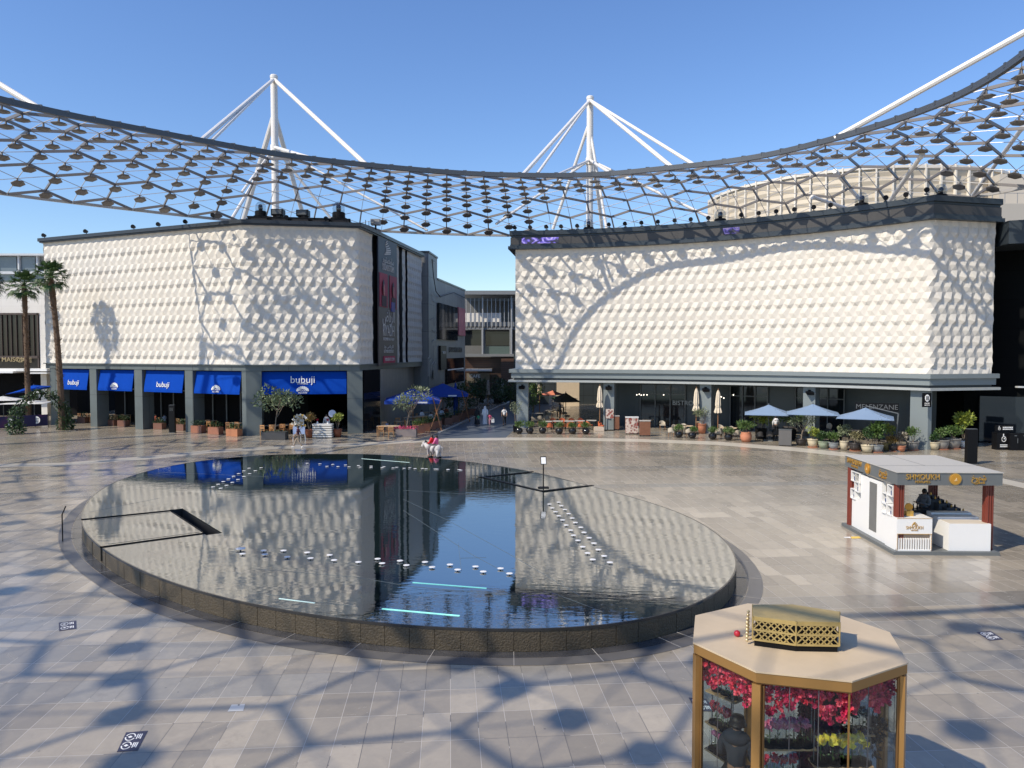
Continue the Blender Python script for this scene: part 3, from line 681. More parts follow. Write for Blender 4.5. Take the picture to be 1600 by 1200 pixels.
for pts in ([(674, 405), (679, 407), (679, 411), (673, 409)], [(673, 460), (676, 462), (675, 470), (680, 472)], [(673, 500), (678, 496), (678, 510)], [(674, 515), (680, 520)], [(668, 588), (668, 560), (671, 556), (671, 530)], [(670, 588), (670, 565), (674, 560), (674, 535), (679, 530)], [(673, 588), (673, 570), (677, 565), (677, 540)], [(676, 588), (676, 572), (680, 566)]): polyl(mb, pts, .03)
mb.build('line_drawing', LINE, al)
mb = MB()
pts = [sideq(x, y, .3) for x, y in ((671, 405), (673, 430), (677, 455), (684, 464), (696, 460), (705, 457), (714, 461), (724, 466))]
mb.path(pts, .05, 5); mb.build('loose_cable', BLACK, al)
mb = MB()
c = sideq(675, 586, .1)
for k in range(5): mb.ball(c + Vector((.04, .12 * (k - 2), .25 * math.sin(k * 1.9))), (.04, .22, .4), 8)
mb.build('painted_emblem', PAR, al)
# terrace building closing the lane
tb = thing('terrace_building', 'terraced building with a slatted roof terrace closing the end of the lane', 'building', (-2, 118, 0))
YT = 118
def flat(mb, x0, x1, y0, y1, Y=YT, th=.3, mi=0):
    a = A(x0, y0, Y); b = A(x1, y1, Y); mb.box2((a.x, Y, b.z), (b.x, Y + th, a.z), mi)
mb = MB(); flat(mb, 722, 850, 454, 460, YT - 3, 14); mb.build('roof', M('terrace_grey', (.22, .23, .23), .5), tb)
mb = MB(); flat(mb, 722, 850, 461, 640, YT + 6, 8); mb.build('wall', M('terrace_dark', (.16, .165, .165), .6), tb)
mb = MB(); flat(mb, 727, 783, 489, 503, YT - 1, .2); mb.build('terrace_panel', M('terrace_pale', (.80, .77, .70), .6), tb)
mb = MB(); flat(mb, 724, 850, 503, 510, YT - 1.2, 7); flat(mb, 724, 850, 512, 515, YT - 1.4, 1); flat(mb, 724, 850, 466, 470, YT - 1, .3); mb.build('terrace_slab', MATS['terrace_grey'], tb)
mb = MB()
for k in range(13): flat(mb, 728 + k * 6.6, 729 + k * 6.6, 466, 512, YT - 1.5, .12)
for x in (753, 798): flat(mb, x, x + 2, 462, 556, YT - 1.8, .2)
mb.build('terrace_fence', M('pale_steel', (.45, .46, .46), .4, .3), tb)
mb = MB(); flat(mb, 726, 752, 516, 540, YT - 1, .3); flat(mb, 759, 796, 518, 540, YT - 1, .3); mb.build('window', WINDK, tb)
mb = MB(); flat(mb, 755, 800, 541, 553, YT - 1.2, .15); mb.build('balustrade_glass', M('green_glass', (.09, .13, .12), .15), tb)
mb = MB(); flat(mb, 724, 850, 553, 557, YT - 2, 7); flat(mb, 752, 757, 514, 556, YT - 1.6, .3); flat(mb, 796, 801, 514, 556, YT - 1.6, .3); mb.build('frame', MATS['terrace_grey'], tb)
mb = MB(); flat(mb, 722, 850, 558, 640, YT - .5, .3); mb.build('timber_wall', panel_mat('dark_timber', (.07, .038, .025), (.055, .03, .02), 6, .3, .02), tb)
mb = MB(); flat(mb, 783, 830, 560, 640, YT - 3, 2); mb.build('timber_bay', panel_mat('brown_timber', (.12, .06, .04), (.10, .05, .03), 6, .3, .02), tb)
mb = MB(); flat(mb, 727, 768, 577, 580, YT - 4, 3); mb.build('shop_canopy', MATS['terrace_pale'], tb)
mb = MB(); flat(mb, 729, 765, 583, 598, YT - 1, .2); sw = mb.build('shop_window', M('lit_shop', (.16, .14, .11), .3, 0, .8, 1), tb)
q = A(742, 588, YT - 3.9); text('lettering', 'SEPHORA'[:0] + 'CAFE', .7, WHITE, sw, q, (1, 0, 0), UPZ, .02)

# far left white building
wb = thing('white_building', 'white two storey building at the far left with dark framed shop windows', 'building', (-60, 84, 0))
YL = 84
WST = panel_mat('white_stone', (.74, .71, .65), (.70, .67, .61), 2.2, .8, .006, .6, (.45, .43, .4))
mb = MB(); a_ = A(-90, 441, YL); b_ = A(77, 489, YL); mb.box2((a_.x, YL, b_.z), (-47.6, YL + 12, a_.z)); mb.build('upper_wall', WST, wb)
mb = MB(); a_ = A(61, 489, YL); b_ = A(74, 640, YL); mb.box2((a_.x, YL, 0), (b_.x, YL + 2, b_.z if b_.z > 5 else a_.z - .01)); mb.build('pier', WST, wb)
mb = MB(); a_ = A(-90, 489, YL); mb.box2((a_.x, YL + .8, 0), (-48, YL + 10, a_.z - .02)); mb.build('shop_wall', INTER, wb)
mb = MB(); flat(mb, -90, 60, 489, 575, YL + .1, .3); mb.build('tall_window', M('bronze_glass', (.03, .028, .026), .12, .2, .5, .5), wb)
mb = MB()
for x in (-20, 2, 10, 17, 25, 34, 44, 52): flat(mb, x, x + 1.2, 490, 556, YL - .05, .14)
for x0 in (-30, 57): flat(mb, x0, x0 + 4, 489, 574, YL - .1, .2)
flat(mb, -60, 60, 489, 492, YL - .1, .2); flat(mb, -60, 60, 556, 560, YL - .1, .2); mb.build('window_frame', M('bronze_frame', (.07, .05, .04), .5), wb)
q = A(14, 562, YL - .2); text('lettering', 'LA MAISON', .7, M('sign_gold', (.38, .30, .16), .4), wb, q, (1, 0, 0), UPZ, .02); q = A(38, 563, YL - .2); text('lettering', 'CAFE', .7, M('sign_gold', (.38, .30, .16), .4), wb, q, (1, 0, 0), UPZ, .02)
mb = MB(); flat(mb, -90, 73, 576, 580, YL - 1.6, 1.8); flat(mb, -90, 20, 580, 583, YL - 2.2, 2.2); flat(mb, 42, 73, 582, 584, YL - 2.0, 2.2); mb.build('entrance_canopy', WHITE, wb)
mb = MB(); a_ = A(-90, 396, 92); mb.box2((-100, 92, 6), (-49, 104, a_.z)); mb.build('penthouse', M('penthouse_grey', (.26, .27, .27), .5), wb)
mb = MB(); flat(mb, -90, 85, 396, 399, 91, 13); flat(mb, -90, 85, 424, 428, 91.4, .8)
for x in (27, 56, -10): flat(mb, x, x + 3, 399, 424, 91.5, .4)
mb.build('penthouse_frame', M('pale_metal', (.52, .54, .55), .4), wb)
mb = MB(); flat(mb, -80, 26, 401, 424, 91.8, .1); flat(mb, 31, 55, 401, 424, 91.8, .1); flat(mb, -80, 75, 428, 440, 91.8, .1); mb.build('penthouse_window', M('pale_glass', (.14, .17, .19), .1), wb)

# beige fluted drum building behind the right one
db = thing('drum_building', 'beige curved building clad in fluted panels rising behind the right building', 'building', (46, 100, 0))
dc, RDm = circ3(Vector((26.7, 102)), Vector((41, 85)), Vector((54.5, 87))); ang0 = math.atan2(104.5 - dc.y, 25.6 - dc.x) % (2 * math.pi); ang1 = ang0 + R(150)
DM = M('beige_fluted_sheet', (.52, .455, .35), .6, 0, .05, .3)
def drum(r, z0, z1, name, mat, ridges=False, n=96):
    mb = MB(); vs = []; fs = []
    zs = [z0 + (z1 - z0) * k / 60 for k in range(61)] if ridges else [z0, z1]
    for k in range(n + 1):
        t = ang0 + (ang1 - ang0) * k / n
        for j, z in enumerate(zs):
            rr = r + (.12 * (j % 2) if ridges else 0); vs.append((dc.x + rr * math.cos(t), dc.y + rr * math.sin(t), z))
    m_ = len(zs)
    for k in range(n):
        for j in range(m_ - 1): fs.append((k * m_ + j, (k + 1) * m_ + j, (k + 1) * m_ + j + 1, k * m_ + j + 1))
    mb.add(vs, fs); return mb.build(name, mat, db)
drum(RDm, 0, 27.1, 'fluted_wall', DM, True)
mb = MB()
for k in range(30):
    t = ang0 + (ang1 - ang0) * k / 29
    mb.box((dc.x + (RDm + .2) * math.cos(t), dc.y + (RDm + .2) * math.sin(t), 13.7), (.35, .16, 27.4), t)
mb.build('vertical_fin', M('fin_pale', (.70, .65, .56), .6), db)
mb = MB(); mb.prism([(dc.x + (RDm + .3) * math.cos(ang0 + (ang1 - ang0) * k / 48), dc.y + (RDm + .3) * math.sin(ang0 + (ang1 - ang0) * k / 48)) for k in range(49)], 27.0, 27.3); mb.build('roof', MATS['fin_pale'], db)
sb = thing('stair_block', 'plain beige block with a roof railing beside the fluted building at the right edge', 'building', (58, 84, 0))
mb = MB(); a_ = A(1562, 272, 84); mb.box2((a_.x, 84, 0), (75, 98, a_.z)); mb.build('wall', M('beige_render', (.52, .47, .39), .7, 0, .06, .5), sb)
mb = MB(); a_ = A(1548, 318, 74); mb.box2((a_.x, 74, 0), (75, 83.9, a_.z)); mb.build('lower_wall', MATS['beige_render'], sb)
mb = MB()
for k in range(14): mb.box((a_.x + .2 + k * 1.2, 74.1, a_.z + .5), (.05, .05, 1.0))
mb.bar((a_.x, 74.1, a_.z + 1), (75, 74.1, a_.z + 1), .05, .05); mb.build('railing', M('rail_grey', (.3, .3, .3), .5), sb)
# black building at the right edge
kb = thing('black_building', 'black clad building in deep shade at the right edge of the plaza', 'building', (42, 62, 0))
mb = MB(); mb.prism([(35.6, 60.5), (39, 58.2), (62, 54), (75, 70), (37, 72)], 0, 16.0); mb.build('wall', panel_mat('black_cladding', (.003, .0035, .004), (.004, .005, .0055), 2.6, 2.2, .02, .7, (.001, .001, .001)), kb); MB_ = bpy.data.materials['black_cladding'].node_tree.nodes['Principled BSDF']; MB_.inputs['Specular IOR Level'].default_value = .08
mb = MB(); mb.prism([(35.4, 55.2), (52, 48), (72, 60), (70, 75), (36.2, 66)], 14.7, 16.35); mb.build('roof_overhang', MATS['slate_trim'], kb, clean=True)
mb = MB(); mb.prism([(38.2, 58.0), (60, 53.9), (60, 54.3), (38.2, 58.4)], 4.3, 4.42); mb.build('light_strip', M('pale_metal', (.52, .54, .55), .4), kb)
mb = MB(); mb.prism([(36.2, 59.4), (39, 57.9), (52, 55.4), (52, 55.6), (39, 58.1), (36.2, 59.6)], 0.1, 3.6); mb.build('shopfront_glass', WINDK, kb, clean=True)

# ------------------------------------------------------------------ canopy
EC = Vector((-4.36, 35.59)); EA, EB, ER = 32.05, 25.02, R(38.37)
INN = [(-29.6, 45.1), (-26, 48.8), (-21.7, 52.9), (-16.6, 57.6), (-10, 60.8), (-3.1, 63.4), (6.3, 63.8), (12.6, 61), (18.1, 58), (21.6, 53.2), (23.9, 48.6), (25.4, 44.3), (25, 38.1)]
def ell_t(p):
    d = Vector(p) - EC; x = d.x * math.cos(ER) + d.y * math.sin(ER); y = -d.x * math.sin(ER) + d.y * math.cos(ER)
    x /= EA; y /= EB; return math.atan2(y, x) % (2 * math.pi), math.hypot(x, y)
knots = sorted([ell_t(p) for p in INN])
extra = []
tmin, tmax = knots[0][0], knots[-1][0]
NC = 120
def ratio(t):
    t %= 2 * math.pi; s = 0; w = 0
    for kt, kr in knots:
        d = abs((t - kt + math.pi) % (2 * math.pi) - math.pi); e = math.exp(-(d / .16) ** 2); s += e * kr; w += e
    w0 = .25; return (s + w0) / (w + w0)
def inner_pt(t):
    r = ratio(t); x = EA * r * math.cos(t); y = EB * r * math.sin(t)
    return EC + Vector((x * math.cos(ER) - y * math.sin(ER), x * math.sin(ER) + y * math.cos(ER)))
dense = [inner_pt(2 * math.pi * k / 1440) for k in range(1440)]
acc = [0]
for k in range(1440): acc.append(acc[-1] + (dense[(k + 1) % 1440] - dense[k]).length)
cols_p = []; j = 0
for c in range(NC):
    s = acc[-1] * c / NC
    while acc[j + 1] < s: j += 1
    f_ = (s - acc[j]) / (acc[j + 1] - acc[j]); cols_p.append(dense[j % 1440].lerp(dense[(j + 1) % 1440], f_))
ZI = 21.5
def cnode(c, s):
    p = cols_p[c % NC]; n = (p - Vector((-2.4, 30.0))).normalized()
    q = p + n * s; z = ZI + .08 * s - .0187 * s * s
    return Vector((q.x, q.y, z))
cnp = thing('lattice_canopy', 'huge steel lattice ring canopy hung with small hexagonal plates arching over the plaza', 'canopy', (EC.x, EC.y, 0))
STEEL = M('canopy_steel', (.20, .185, .175), .45, .3, .1, .5)
STEELP = M('canopy_rod', (.52, .50, .47), .4, .3, .1, .5)
IB = M('canopy_edge_beam', (.10, .105, .11), .4, .4, .1, .5)
PLATE = M('canopy_plate', (.16, .15, .14), .5, .2, .15, 1.0)
WID = 14.5; NR = 7; SS = WID / NR
mb = MB()
for c in range(NC): mb.bar(cnode(c, 0), cnode(c + 1, 0), .26, .36)
for c in range(NC): mb.bar(cnode(c, 0) + Vector((0, 0, -.02)), cnode(c, 0) + Vector((0, 0, .24)), .3, .14)
mb.build('inner_beam', IB, cnp)
mb = MB()
for c in range(NC): mb.bar(cnode(c, WID), cnode(c + 1, WID), .16, .22)
mb.build('outer_beam', STEELP, cnp)
heavy = MB(); thin = MB()
def y2s(c, y2): return y2 * SS / 2
NY = 2 * NR
def link(a, b):
    (c0, y0), (c1, y1) = a, b
    p, q = cnode(c0, y2s(c0, y0)), cnode(c1, y2s(c1, y1))
    if y0 % 3 == 0 or y1 % 3 == 0: thin.tube(p, q, .028, n=4, caps=False)
    else: heavy.bar(p, q, .10, .19)
for c in range(NC):
    for y in range(c % 2, NY + 1, 2):
        if y + 2 <= NY: link((c, y), (c, y + 2))
        for dy in (-1, 1):
            if 0 <= y + dy <= NY and not (y in (0, NY) and y + dy in (0, NY)): link((c, y), (c + 1, y + dy))
    if c % 2: link((c, 0), (c, 1)) if False else thin.tube(cnode(c, 0), cnode(c, SS / 2), .035, n=4, caps=False); thin.tube(cnode(c, (NY - 1) * SS / 2), cnode(c, WID), .035, n=4, caps=False) if c % 2 else None
heavy.build('lattice_bars', STEEL, cnp); thin.build('lattice_rods', STEELP, cnp)
pl = MB(); pl.lathe([(.34, -.50), (.48, -.44), (.48, -.40), (.26, -.33), (.07, -.30), (.06, -.03)], (0, 0, 0), 6)
plate0 = L(pl, 'hexagonal_plate', PLATE, cnp); plate_me = plate0.data; bpy.data.objects.remove(plate0)
cands = []
for c in range(NC):
    for y in range(c % 2, NY, 2):
        if y == 0: continue
        p = cnode(c, y2s(c, y)); vis = False; mx = NY
        if p.y > 2:
            px, py = PX(p); vis = -20 < px < 1620 and -20 < py < 700
            # bare strips where the canopy runs over the two roofs
            if 400 < px < 590: mx = 5 + max(0, (400 + 40 - px) / 8, (px - 560) / 6)
            elif 340 < px <= 400: mx = 5 + (400 - px) / 8
            elif 860 < px < 1330: mx = 4
            elif 830 < px <= 860: mx = 4 + (860 - px) / 4
            elif 1330 <= px < 1500: mx = 4 + (px - 1330) / 24
        if not vis and (c * 7 + y * 3) % 10 > 2: mx = -1
        if y <= mx:
            s_ = y2s(c, y); a2 = cnode(c, s_ - .3); b2 = cnode(c, s_ + .3); l2 = cnode(c - 1, s_); r2 = cnode(c + 1, s_)
            up_ = (b2 - a2).cross(r2 - l2).normalized(); up_ = -up_ if up_.z < 0 else up_
            fx = (r2 - l2).normalized(); fy = up_.cross(fx); up2 = up_
            cands.append((not vis, p.y if vis else 999, p, Matrix((fx, fy, up2)).transposed()))
cands.sort(key=lambda q: (q[0], q[1]))
rest = MB()
for k, (nv, yy, p, rm) in enumerate(cands):
    if k < 100:
        o = bpy.data.objects.new('hexagonal_plate', plate_me); COL.objects.link(o); o.parent = cnp; o.location = p - cnp.location; o.rotation_euler = rm.to_euler()
    else:
        rest.add([rm @ v.co + p for v in plate_me.vertices], [tuple(f.vertices) for f in plate_me.polygons])
r_ = rest.build('far_hexagonal_plates', PLATE, cnp); r_['kind'] = 'stuff'

# ------------------------------------------------------------------ masts
def near_inner(px):      # point on the inner beam at a photo column
    best = None
    for c in range(NC * 6):
        a = cnode(c // 6, 0); b = cnode(c // 6 + 1, 0); p = a.lerp(b, (c % 6) / 6)
        if p.y < 20: continue
        e = abs(PX(p)[0] - px)
        if p.y > 36 and (best is None or e < best[0]): best = (e, p)
    return best[1]
def mast(label, top, ends, legs, struts, collar_z):
    t = thing('mast', label, 'mast', (top.x, top.y, 0))
    mb = MB(); mb.tube((top.x, top.y, 6), top, .36, .34, 16); mb.build('pole', MAST, t, smooth=False)
    mb = MB(); mb.lathe([(.3, -.2), (.38, 0), (.38, .2), (.3, .3)], top, 14); mb.tube(top + Vector((0, 0, collar_z - top.z - .5)), top + Vector((0, 0, collar_z - top.z + .2)), .43, n=14); mb.build('mast_head', MAST, t)
    for e, r in ends: mb = MB(); mb.tube(top + Vector((0, 0, -.1)), e, r, n=8); mb.build('stay', MAST, t)
    for e, r, dz in legs: mb = MB(); mb.tube(top - Vector((0, 0, dz)), e, r, n=8); mb.build('leg', MAST, t)
    col = Vector((top.x, top.y, collar_z))
    for e, r in struts: mb = MB(); mb.tube(col, e, r, n=8); mb.build('strut', MAST, t)
t1 = A(428, 122, 77)
def J(x, y, Y): return A(x, y, Y)
mast('white steel mast with splayed stays rising behind the left building', t1,
     [(near_inner(570), .19), (near_inner(312), .17), (near_inner(306) + Vector((.5, .8, 0)), .12)],
     [(A(380, 345, 84), .26, 3.5), (A(476, 345, 86), .24, 3.5)],
     [(near_inner(490), .15), (A(356, 352, 70), .15), (A(378, 300, 72), .12), (A(668, 360, 75), .1), (A(520, 345, 79), .14)], A(428, 230, 77).z)
t2 = A(922, 155, 80)
mast('white steel mast with paired stays rising behind the right building', t2,
     [(near_inner(815), .17), (near_inner(832) + Vector((.3, .5, 0)), .12), (near_inner(1050), .18), (near_inner(1086), .15)],
     [(A(864, 358, 84), .17, 2.2), (A(941, 358, 88), .2, 3.0), (A(948, 358, 78), .14, 3.0)],
     [(near_inner(868), .13), (near_inner(955), .13), (A(775, 350, 73), .12), (A(1110, 340, 74), .14)], A(922, 250, 80).z)
t3 = Vector((t1.x - 26, t1.y - 22, t1.z)); e3 = near_inner(64)
d_ = (A(0, 132, e3.y + .6) - e3); t3 = e3 + d_ * ((34 - e3.z) / d_.z)
mast('white mast whose stay enters the picture at the upper left edge', t3, [(e3, .18)], [], [], 27)
e4 = near_inner(1306); d_ = (A(1600, 50, e4.y - 6) - e4); t4 = e4 + d_ * ((34 - e4.z) / d_.z)
mast('white mast whose long stay enters the picture at the upper right edge', t4, [(e4, .2)], [(Vector((t4.x + 8, t4.y + 2, 0)), .3, 3)], [], 27)
for lab, a, b, r in (('white prop slanting left beneath the canopy behind the dome light of the right roof', (1305, 268, 62), (1340, 308, 66), .22), ('white prop slanting right beneath the canopy above the corner of the right building', (1440, 243, 54), (1386, 320, 62), .22), ('white prop rising to the canopy at the right edge of the picture', (1597, 200, 50), (1520, 305, 66), .2), ('low white prop reaching the roof behind the right building', (1270, 308, 62), (1330, 328, 66), .2)):
    p, q = A(*a), A(*b); d = (p - q); 
    r *= .72; t = thing('canopy_prop', lab, 'prop', (q.x, q.y, q.z))
    q2 = q - d.normalized() * 3; mb = MB(); mb.tube(q2, p, r, n=10); mb.build('tube', MAST, t)
    mb = MB(); mb.tube(p - d.normalized() * .25, p + d.normalized() * .12, r * 1.25, n=10); mb.build('end_joint', MAST, t)

# ------------------------------------------------------------------ reflecting pool
PW = [(129, 812), (140, 781), (165, 760), (205, 744), (240, 734), (290, 724), (377.5, 713.7), (480, 709.5), (630, 712.6), (724, 720.6), (832, 737), (922, 761), (992, 777), (1077, 807), (1130, 842), (1150, 877), (1140, 907), (1092, 937), (1045, 959), (992, 970), (920, 980), (780, 982), (725, 980), (575, 972), (465, 956), (342, 932), (255, 905), (200, 880), (162, 856), (130, 830)]
HP = .55
PC = Vector((-6.27, 33.18)); pa, pb_, pr_ = 17.56, 10.71, R(-53.88)
smp = []
for p in PW:
    g = G(p[0], p[1], HP); d = V2(g) - PC; x = (d.x * math.cos(pr_) + d.y * math.sin(pr_)) / pa; y = (-d.x * math.sin(pr_) + d.y * math.cos(pr_)) / pb_
    smp.append((math.atan2(y, x), math.hypot(x, y)))
def pool_pt(t, off=0):
    s = w = 0
    for kt, kr in smp:
        d = abs((t - kt + math.pi) % (2 * math.pi) - math.pi); e = math.exp(-(d / .22) ** 2); s += e * kr; w += e
    r = (s + .02) / (w + .02); x = pa * r * math.cos(t); y = pb_ * r * math.sin(t)
    return PC + Vector((x * math.cos(pr_) - y * math.sin(pr_), x * math.sin(pr_) + y * math.cos(pr_)))
NPL = 240
pool_o = [pool_pt(2 * math.pi * k / NPL) for k in range(NPL)]
def poff(pts, d):
    out = []; n = len(pts)
    for i in range(n):
        e = (pts[(i + 1) % n] - pts[(i - 1) % n]).normalized(); out.append(pts[i] + Vector((e.y, -e.x)) * d)
    return out
pool = thing('reflecting_pool', 'large oval raised pool with a rough stone wall brimming with dark mirror like water', 'pool', (PC.x, PC.y, 0))
# channels that cut two slabs free
LI = [G(129, 812, HP), G(276, 797, HP), G(331, 832, HP), G(160, 855, HP)]
BI = [G(752, 745.6, HP), G(833, 737.6, HP), G(927, 758.5, HP), G(849, 768, HP)]
def channel(mb, a, b, w, z0=.08, z1=.7, e0=0, e1=0):
    a = V2(a); b = V2(b); d = (b - a).normalized(); n = Vector((-d.y, d.x)) * (w / 2); a = a - d * e0; b = b + d * e1
    mb.prism([a - n, b - n, b + n, a + n], z0, z1)
def cut(o, cutter):
    m = o.modifiers.new('b', 'BOOLEAN'); m.operation = 'DIFFERENCE'; m.solver = 'EXACT'; m.object = cutter
    dg = bpy.context.evaluated_depsgraph_get(); me = bpy.data.meshes.new_from_object(o.evaluated_get(dg)); o.modifiers.clear(); o.data = me
def cutters():
    out = []
    for segs in ([(LI[0], LI[1], .34, 3.5, .17), (LI[1], LI[2], .55, .2, .3), (LI[2], LI[3], .30, .2, 3.5)], [(BI[1], BI[0], .28, 1.2, .2), (BI[0], BI[3], .22, .1, .1), (BI[3], BI[2], .22, .1, 1.5)]):
        for a, b, w, e0, e1 in segs:
            mb = MB(); channel(mb, a, b, w, .06, .9, e0, e1); out.append(mb.build('cutter', BLACK, None, clean=True))
    return out
CUT = cutters()
mb = MB(); mb.prism(poff(pool_o, -.10), .0, .515); core = mb.build('basin', M('basin_black', (.02, .02, .02), .5), pool, clean=True)
mb = MB(); mb.prism(poff(pool_o, -.02), .519, HP); wt = mb.build('water', WATER, None, clean=True); 
for c in CUT: cut(core, c); cut(wt, c)
tag(wt, 'dark mirror smooth water film covering the oval pool', 'water', None, 'structure')
# rough stone wall blocks with open joints
mb = MB(); RB_ = rough_block(); o1 = poff(pool_o, .0); o0 = poff(pool_o, -.095)
accp = [0]
for k in range(NPL): accp.append(accp[-1] + (pool_o[(k + 1) % NPL] - pool_o[k]).length)
nb = int(accp[-1] / .62)
def pat(s, arr):
    s %= accp[-1]; lo_, hi_ = 0, NPL
    while hi_ - lo_ > 1:
        m2 = (lo_ + hi_) // 2
        if accp[m2] <= s: lo_ = m2
        else: hi_ = m2
    return arr[lo_].lerp(arr[(lo_ + 1) % NPL], (s - accp[lo_]) / (accp[lo_ + 1] - accp[lo_]))
rnd = random.Random(5)
for k in range(nb):
    s0 = accp[-1] * k / nb + .006; s1 = accp[-1] * (k + 1) / nb - .006; sm = (s0 + s1) / 2; j = rnd.uniform(-.008, .008)
    P4 = [pat(s0, o1), pat(sm, o1), pat(s1, o1), pat(s1, o0), pat(sm, o0), pat(s0, o0)]
    cen = sum(P4, Vector((0, 0))) / 6
    mb.prism([p + (p - PC).normalized() * j for p in P4], 0.01, .49)
wl = mb.build('stone_wall', RB_, pool, clean=True)
mb = MB(); n_ = NPL; a = poff(pool_o, .012); b = poff(pool_o, -.03); vs = []
for i in range(n_): vs += [(a[i].x, a[i].y, .495), (a[i].x, a[i].y, HP + .006), (b[i].x, b[i].y, HP + .006), (b[i].x, b[i].y, .495)]
fs = [tuple((4 * i + q, 4 * ((i + 1) % n_) + q, 4 * ((i + 1) % n_) + (q + 1) % 4, 4 * i + (q + 1) % 4)) for i in range(n_) for q in range(4)]
mb.add(vs, fs); rim = mb.build('rim', M('wet_black_stone', (.03, .028, .025), .12), pool, clean=True)
for c in CUT: cut(wl, c); cut(rim, c)
for c in CUT: bpy.data.objects.remove(c)
def annulus(name, d0, d1, z, mat, label):
    a = poff(pool_o, d0); b = poff(pool_o, d1); mb = MB()
    mb.add([(p.x, p.y, z) for p in a] + [(p.x, p.y, z) for p in b], [(i, n_ + i, n_ + (i + 1) % n_, (i + 1) % n_) for i in range(n_)])
    return tag(mb.build(name, mat, None), label, 'paving', None, 'structure')
m, n, b = nodes('dark_granite_kerb'); b.inputs['Roughness'].default_value = .18
tc = N(n, 'ShaderNodeTexCoord'); nz = N(n, 'ShaderNodeTexNoise'); nz.inputs['Scale'].default_value = 2; n.links.new(tc.outputs['Object'], nz.inputs['Vector'])
n.links.new(mixc(n, nz.outputs[0], (.025, .025, .026), (.085, .085, .09)), b.inputs['Base Color'])
annulus('gutter_surround', .0, .34, .004, m, 'wet dark granite gutter ring at the foot of the pool wall')
annulus('granite_surround', .36, .78, .008, M('grey_granite_ring', (.12, .115, .11), .3, 0, .25, 1.2), 'grey granite paving ring around the pool')
mb = MB()
for k in range(0, nb, 3):
    s = accp[-1] * k / nb; q = pat(s, poff(pool_o, .0)); r = pat(s, poff(pool_o, .78)); mb.bar((q.x, q.y, .009), (r.x, r.y, .009), .014, .006)
mb.build('surround_joints', M('joint_pale', (.35, .33, .3), .7), pool)
mb = MB()
for P4, ins in ((LI, .13), (BI, .10)):
    cc_ = sum(P4, Vector((0, 0, 0))) / 4; q4 = [p.lerp(cc_, ins) for p in P4]
    for i in range(4):
        if P4 is LI and i == 3: continue
        mb.bar(q4[i] + Vector((0, 0, .002)), q4[(i + 1) % 4] + Vector((0, 0, .002)), .03, .004)
mb.build('slab_inlay', BLACK, pool)
mb = MB()
for a_, b_ in ((BI[1], BI[0]), (BI[0], BI[3]), (BI[3], BI[2])): mb.bar(a_ + Vector((0, 0, .03)), b_ + Vector((0, 0, .012)), .12, .03)
mb.build('slab_frame', BLACK, pool)
# slot lines in the pool floor, and lights
LNM = M('pool_line', (.12, .15, .16), .3)
mb = MB()
for pts in ([(630, 780), (700, 813), (800, 868), (905, 930)], [(630, 797), (735, 865), (800, 900)], [(400, 889), (560, 902), (640, 916), (800, 930)], [(716, 849), (721, 892)], [(719, 872), (760, 871)], [(630, 766), (820, 777)], [(140, 800), (250, 778)], [(400, 925), (470, 938), (560, 948)], [(860, 925), (940, 955)], [(230, 742), (262, 738), (420, 745)]):
    for p, q in zip(pts[:-1], pts[1:]): mb.bar(G(p[0], p[1], HP + .003), G(q[0], q[1], HP + .003), .011, .003)
mb.build('floor_line', LNM, pool)
mb = MB()
for p, q in (((645, 910), (760, 919)), ((597, 951), (718, 962)), ((118, 0), (118, 0))):
    if p[0] != q[0]: mb.bar(G(p[0], p[1], HP + .006), G(q[0], q[1], HP + .006), .055, .01)
mb.build('light_strip', emis('teal_strip', (.22, .62, .55), .75), pool)
mb = MB()
for p, q in (((436, 935), (492, 942)), ((565, 708.5 + 8), (640, 718.5 + 4))): mb.bar(G(p[0], p[1], HP + .006), G(q[0], q[1], HP + .006), .03, .01)
mb.build('thin_light_strip', emis('pale_strip_light', (.45, .6, .58), .4), pool)
DISC = M('jet_disc', (.80, .80, .78), .3)
DPX = []
for k in range(19): DPX.append((345 + k * 35.5 if k > 0 else 341, 862 + k * 1.9)); 
DPX2 = [(376, 860), (412, 862), (443, 862), (480, 865), (515, 869), (590, 875), (625, 878), (664, 880), (703, 884), (743, 887), (782, 890), (379, 867), (414, 868), (449, 872), (485, 874), (522, 877), (560, 880), (597, 882), (635, 885), (675, 888), (715, 892), (755, 895), (796, 898)]
DPX2 += [(858.5, 789), (863, 795), (868, 801), (873, 807.5), (879, 814), (884.5, 822), (891.5, 830), (896, 838), (903, 846), (910.5, 856), (918, 866), (926, 876), (873, 786), (877, 791.5), (882.6, 797.5), (888.5, 804), (894, 811), (899, 818), (907.5, 825.5), (912.5, 833.5), (920.5, 842), (928, 850.5), (935, 860.5), (944, 870.5), (953, 880.5)]
for k in range(13): DPX2.append((511 + k * 17.2, 729.5 + k * .45)); DPX2.append((480 + k * 20, 724.8 + k * .9))
for k in range(8): DPX2.append((333 + k * 8, 762 - k * 4.2)); DPX2.append((345 + k * 9, 764 - k * 4.6))
jd = thing('jet_nozzle', 'white disc topped fountain nozzle standing just clear of the pool water', 'nozzle', tuple(G(DPX2[0][0], DPX2[0][1], HP)), 0, 'fountain nozzles set in rows across the pool')
mb = MB(); mb.lathe([(.001, .06), (.15, .055), (.16, .07), (.001, .085)], (0, 0, 0), 12); L(mb, 'disc', DISC, jd)
mb = MB(); mb.tube((0, 0, -.01), (0, 0, .06), .025, n=6); L(mb, 'stem', BLACK, jd)
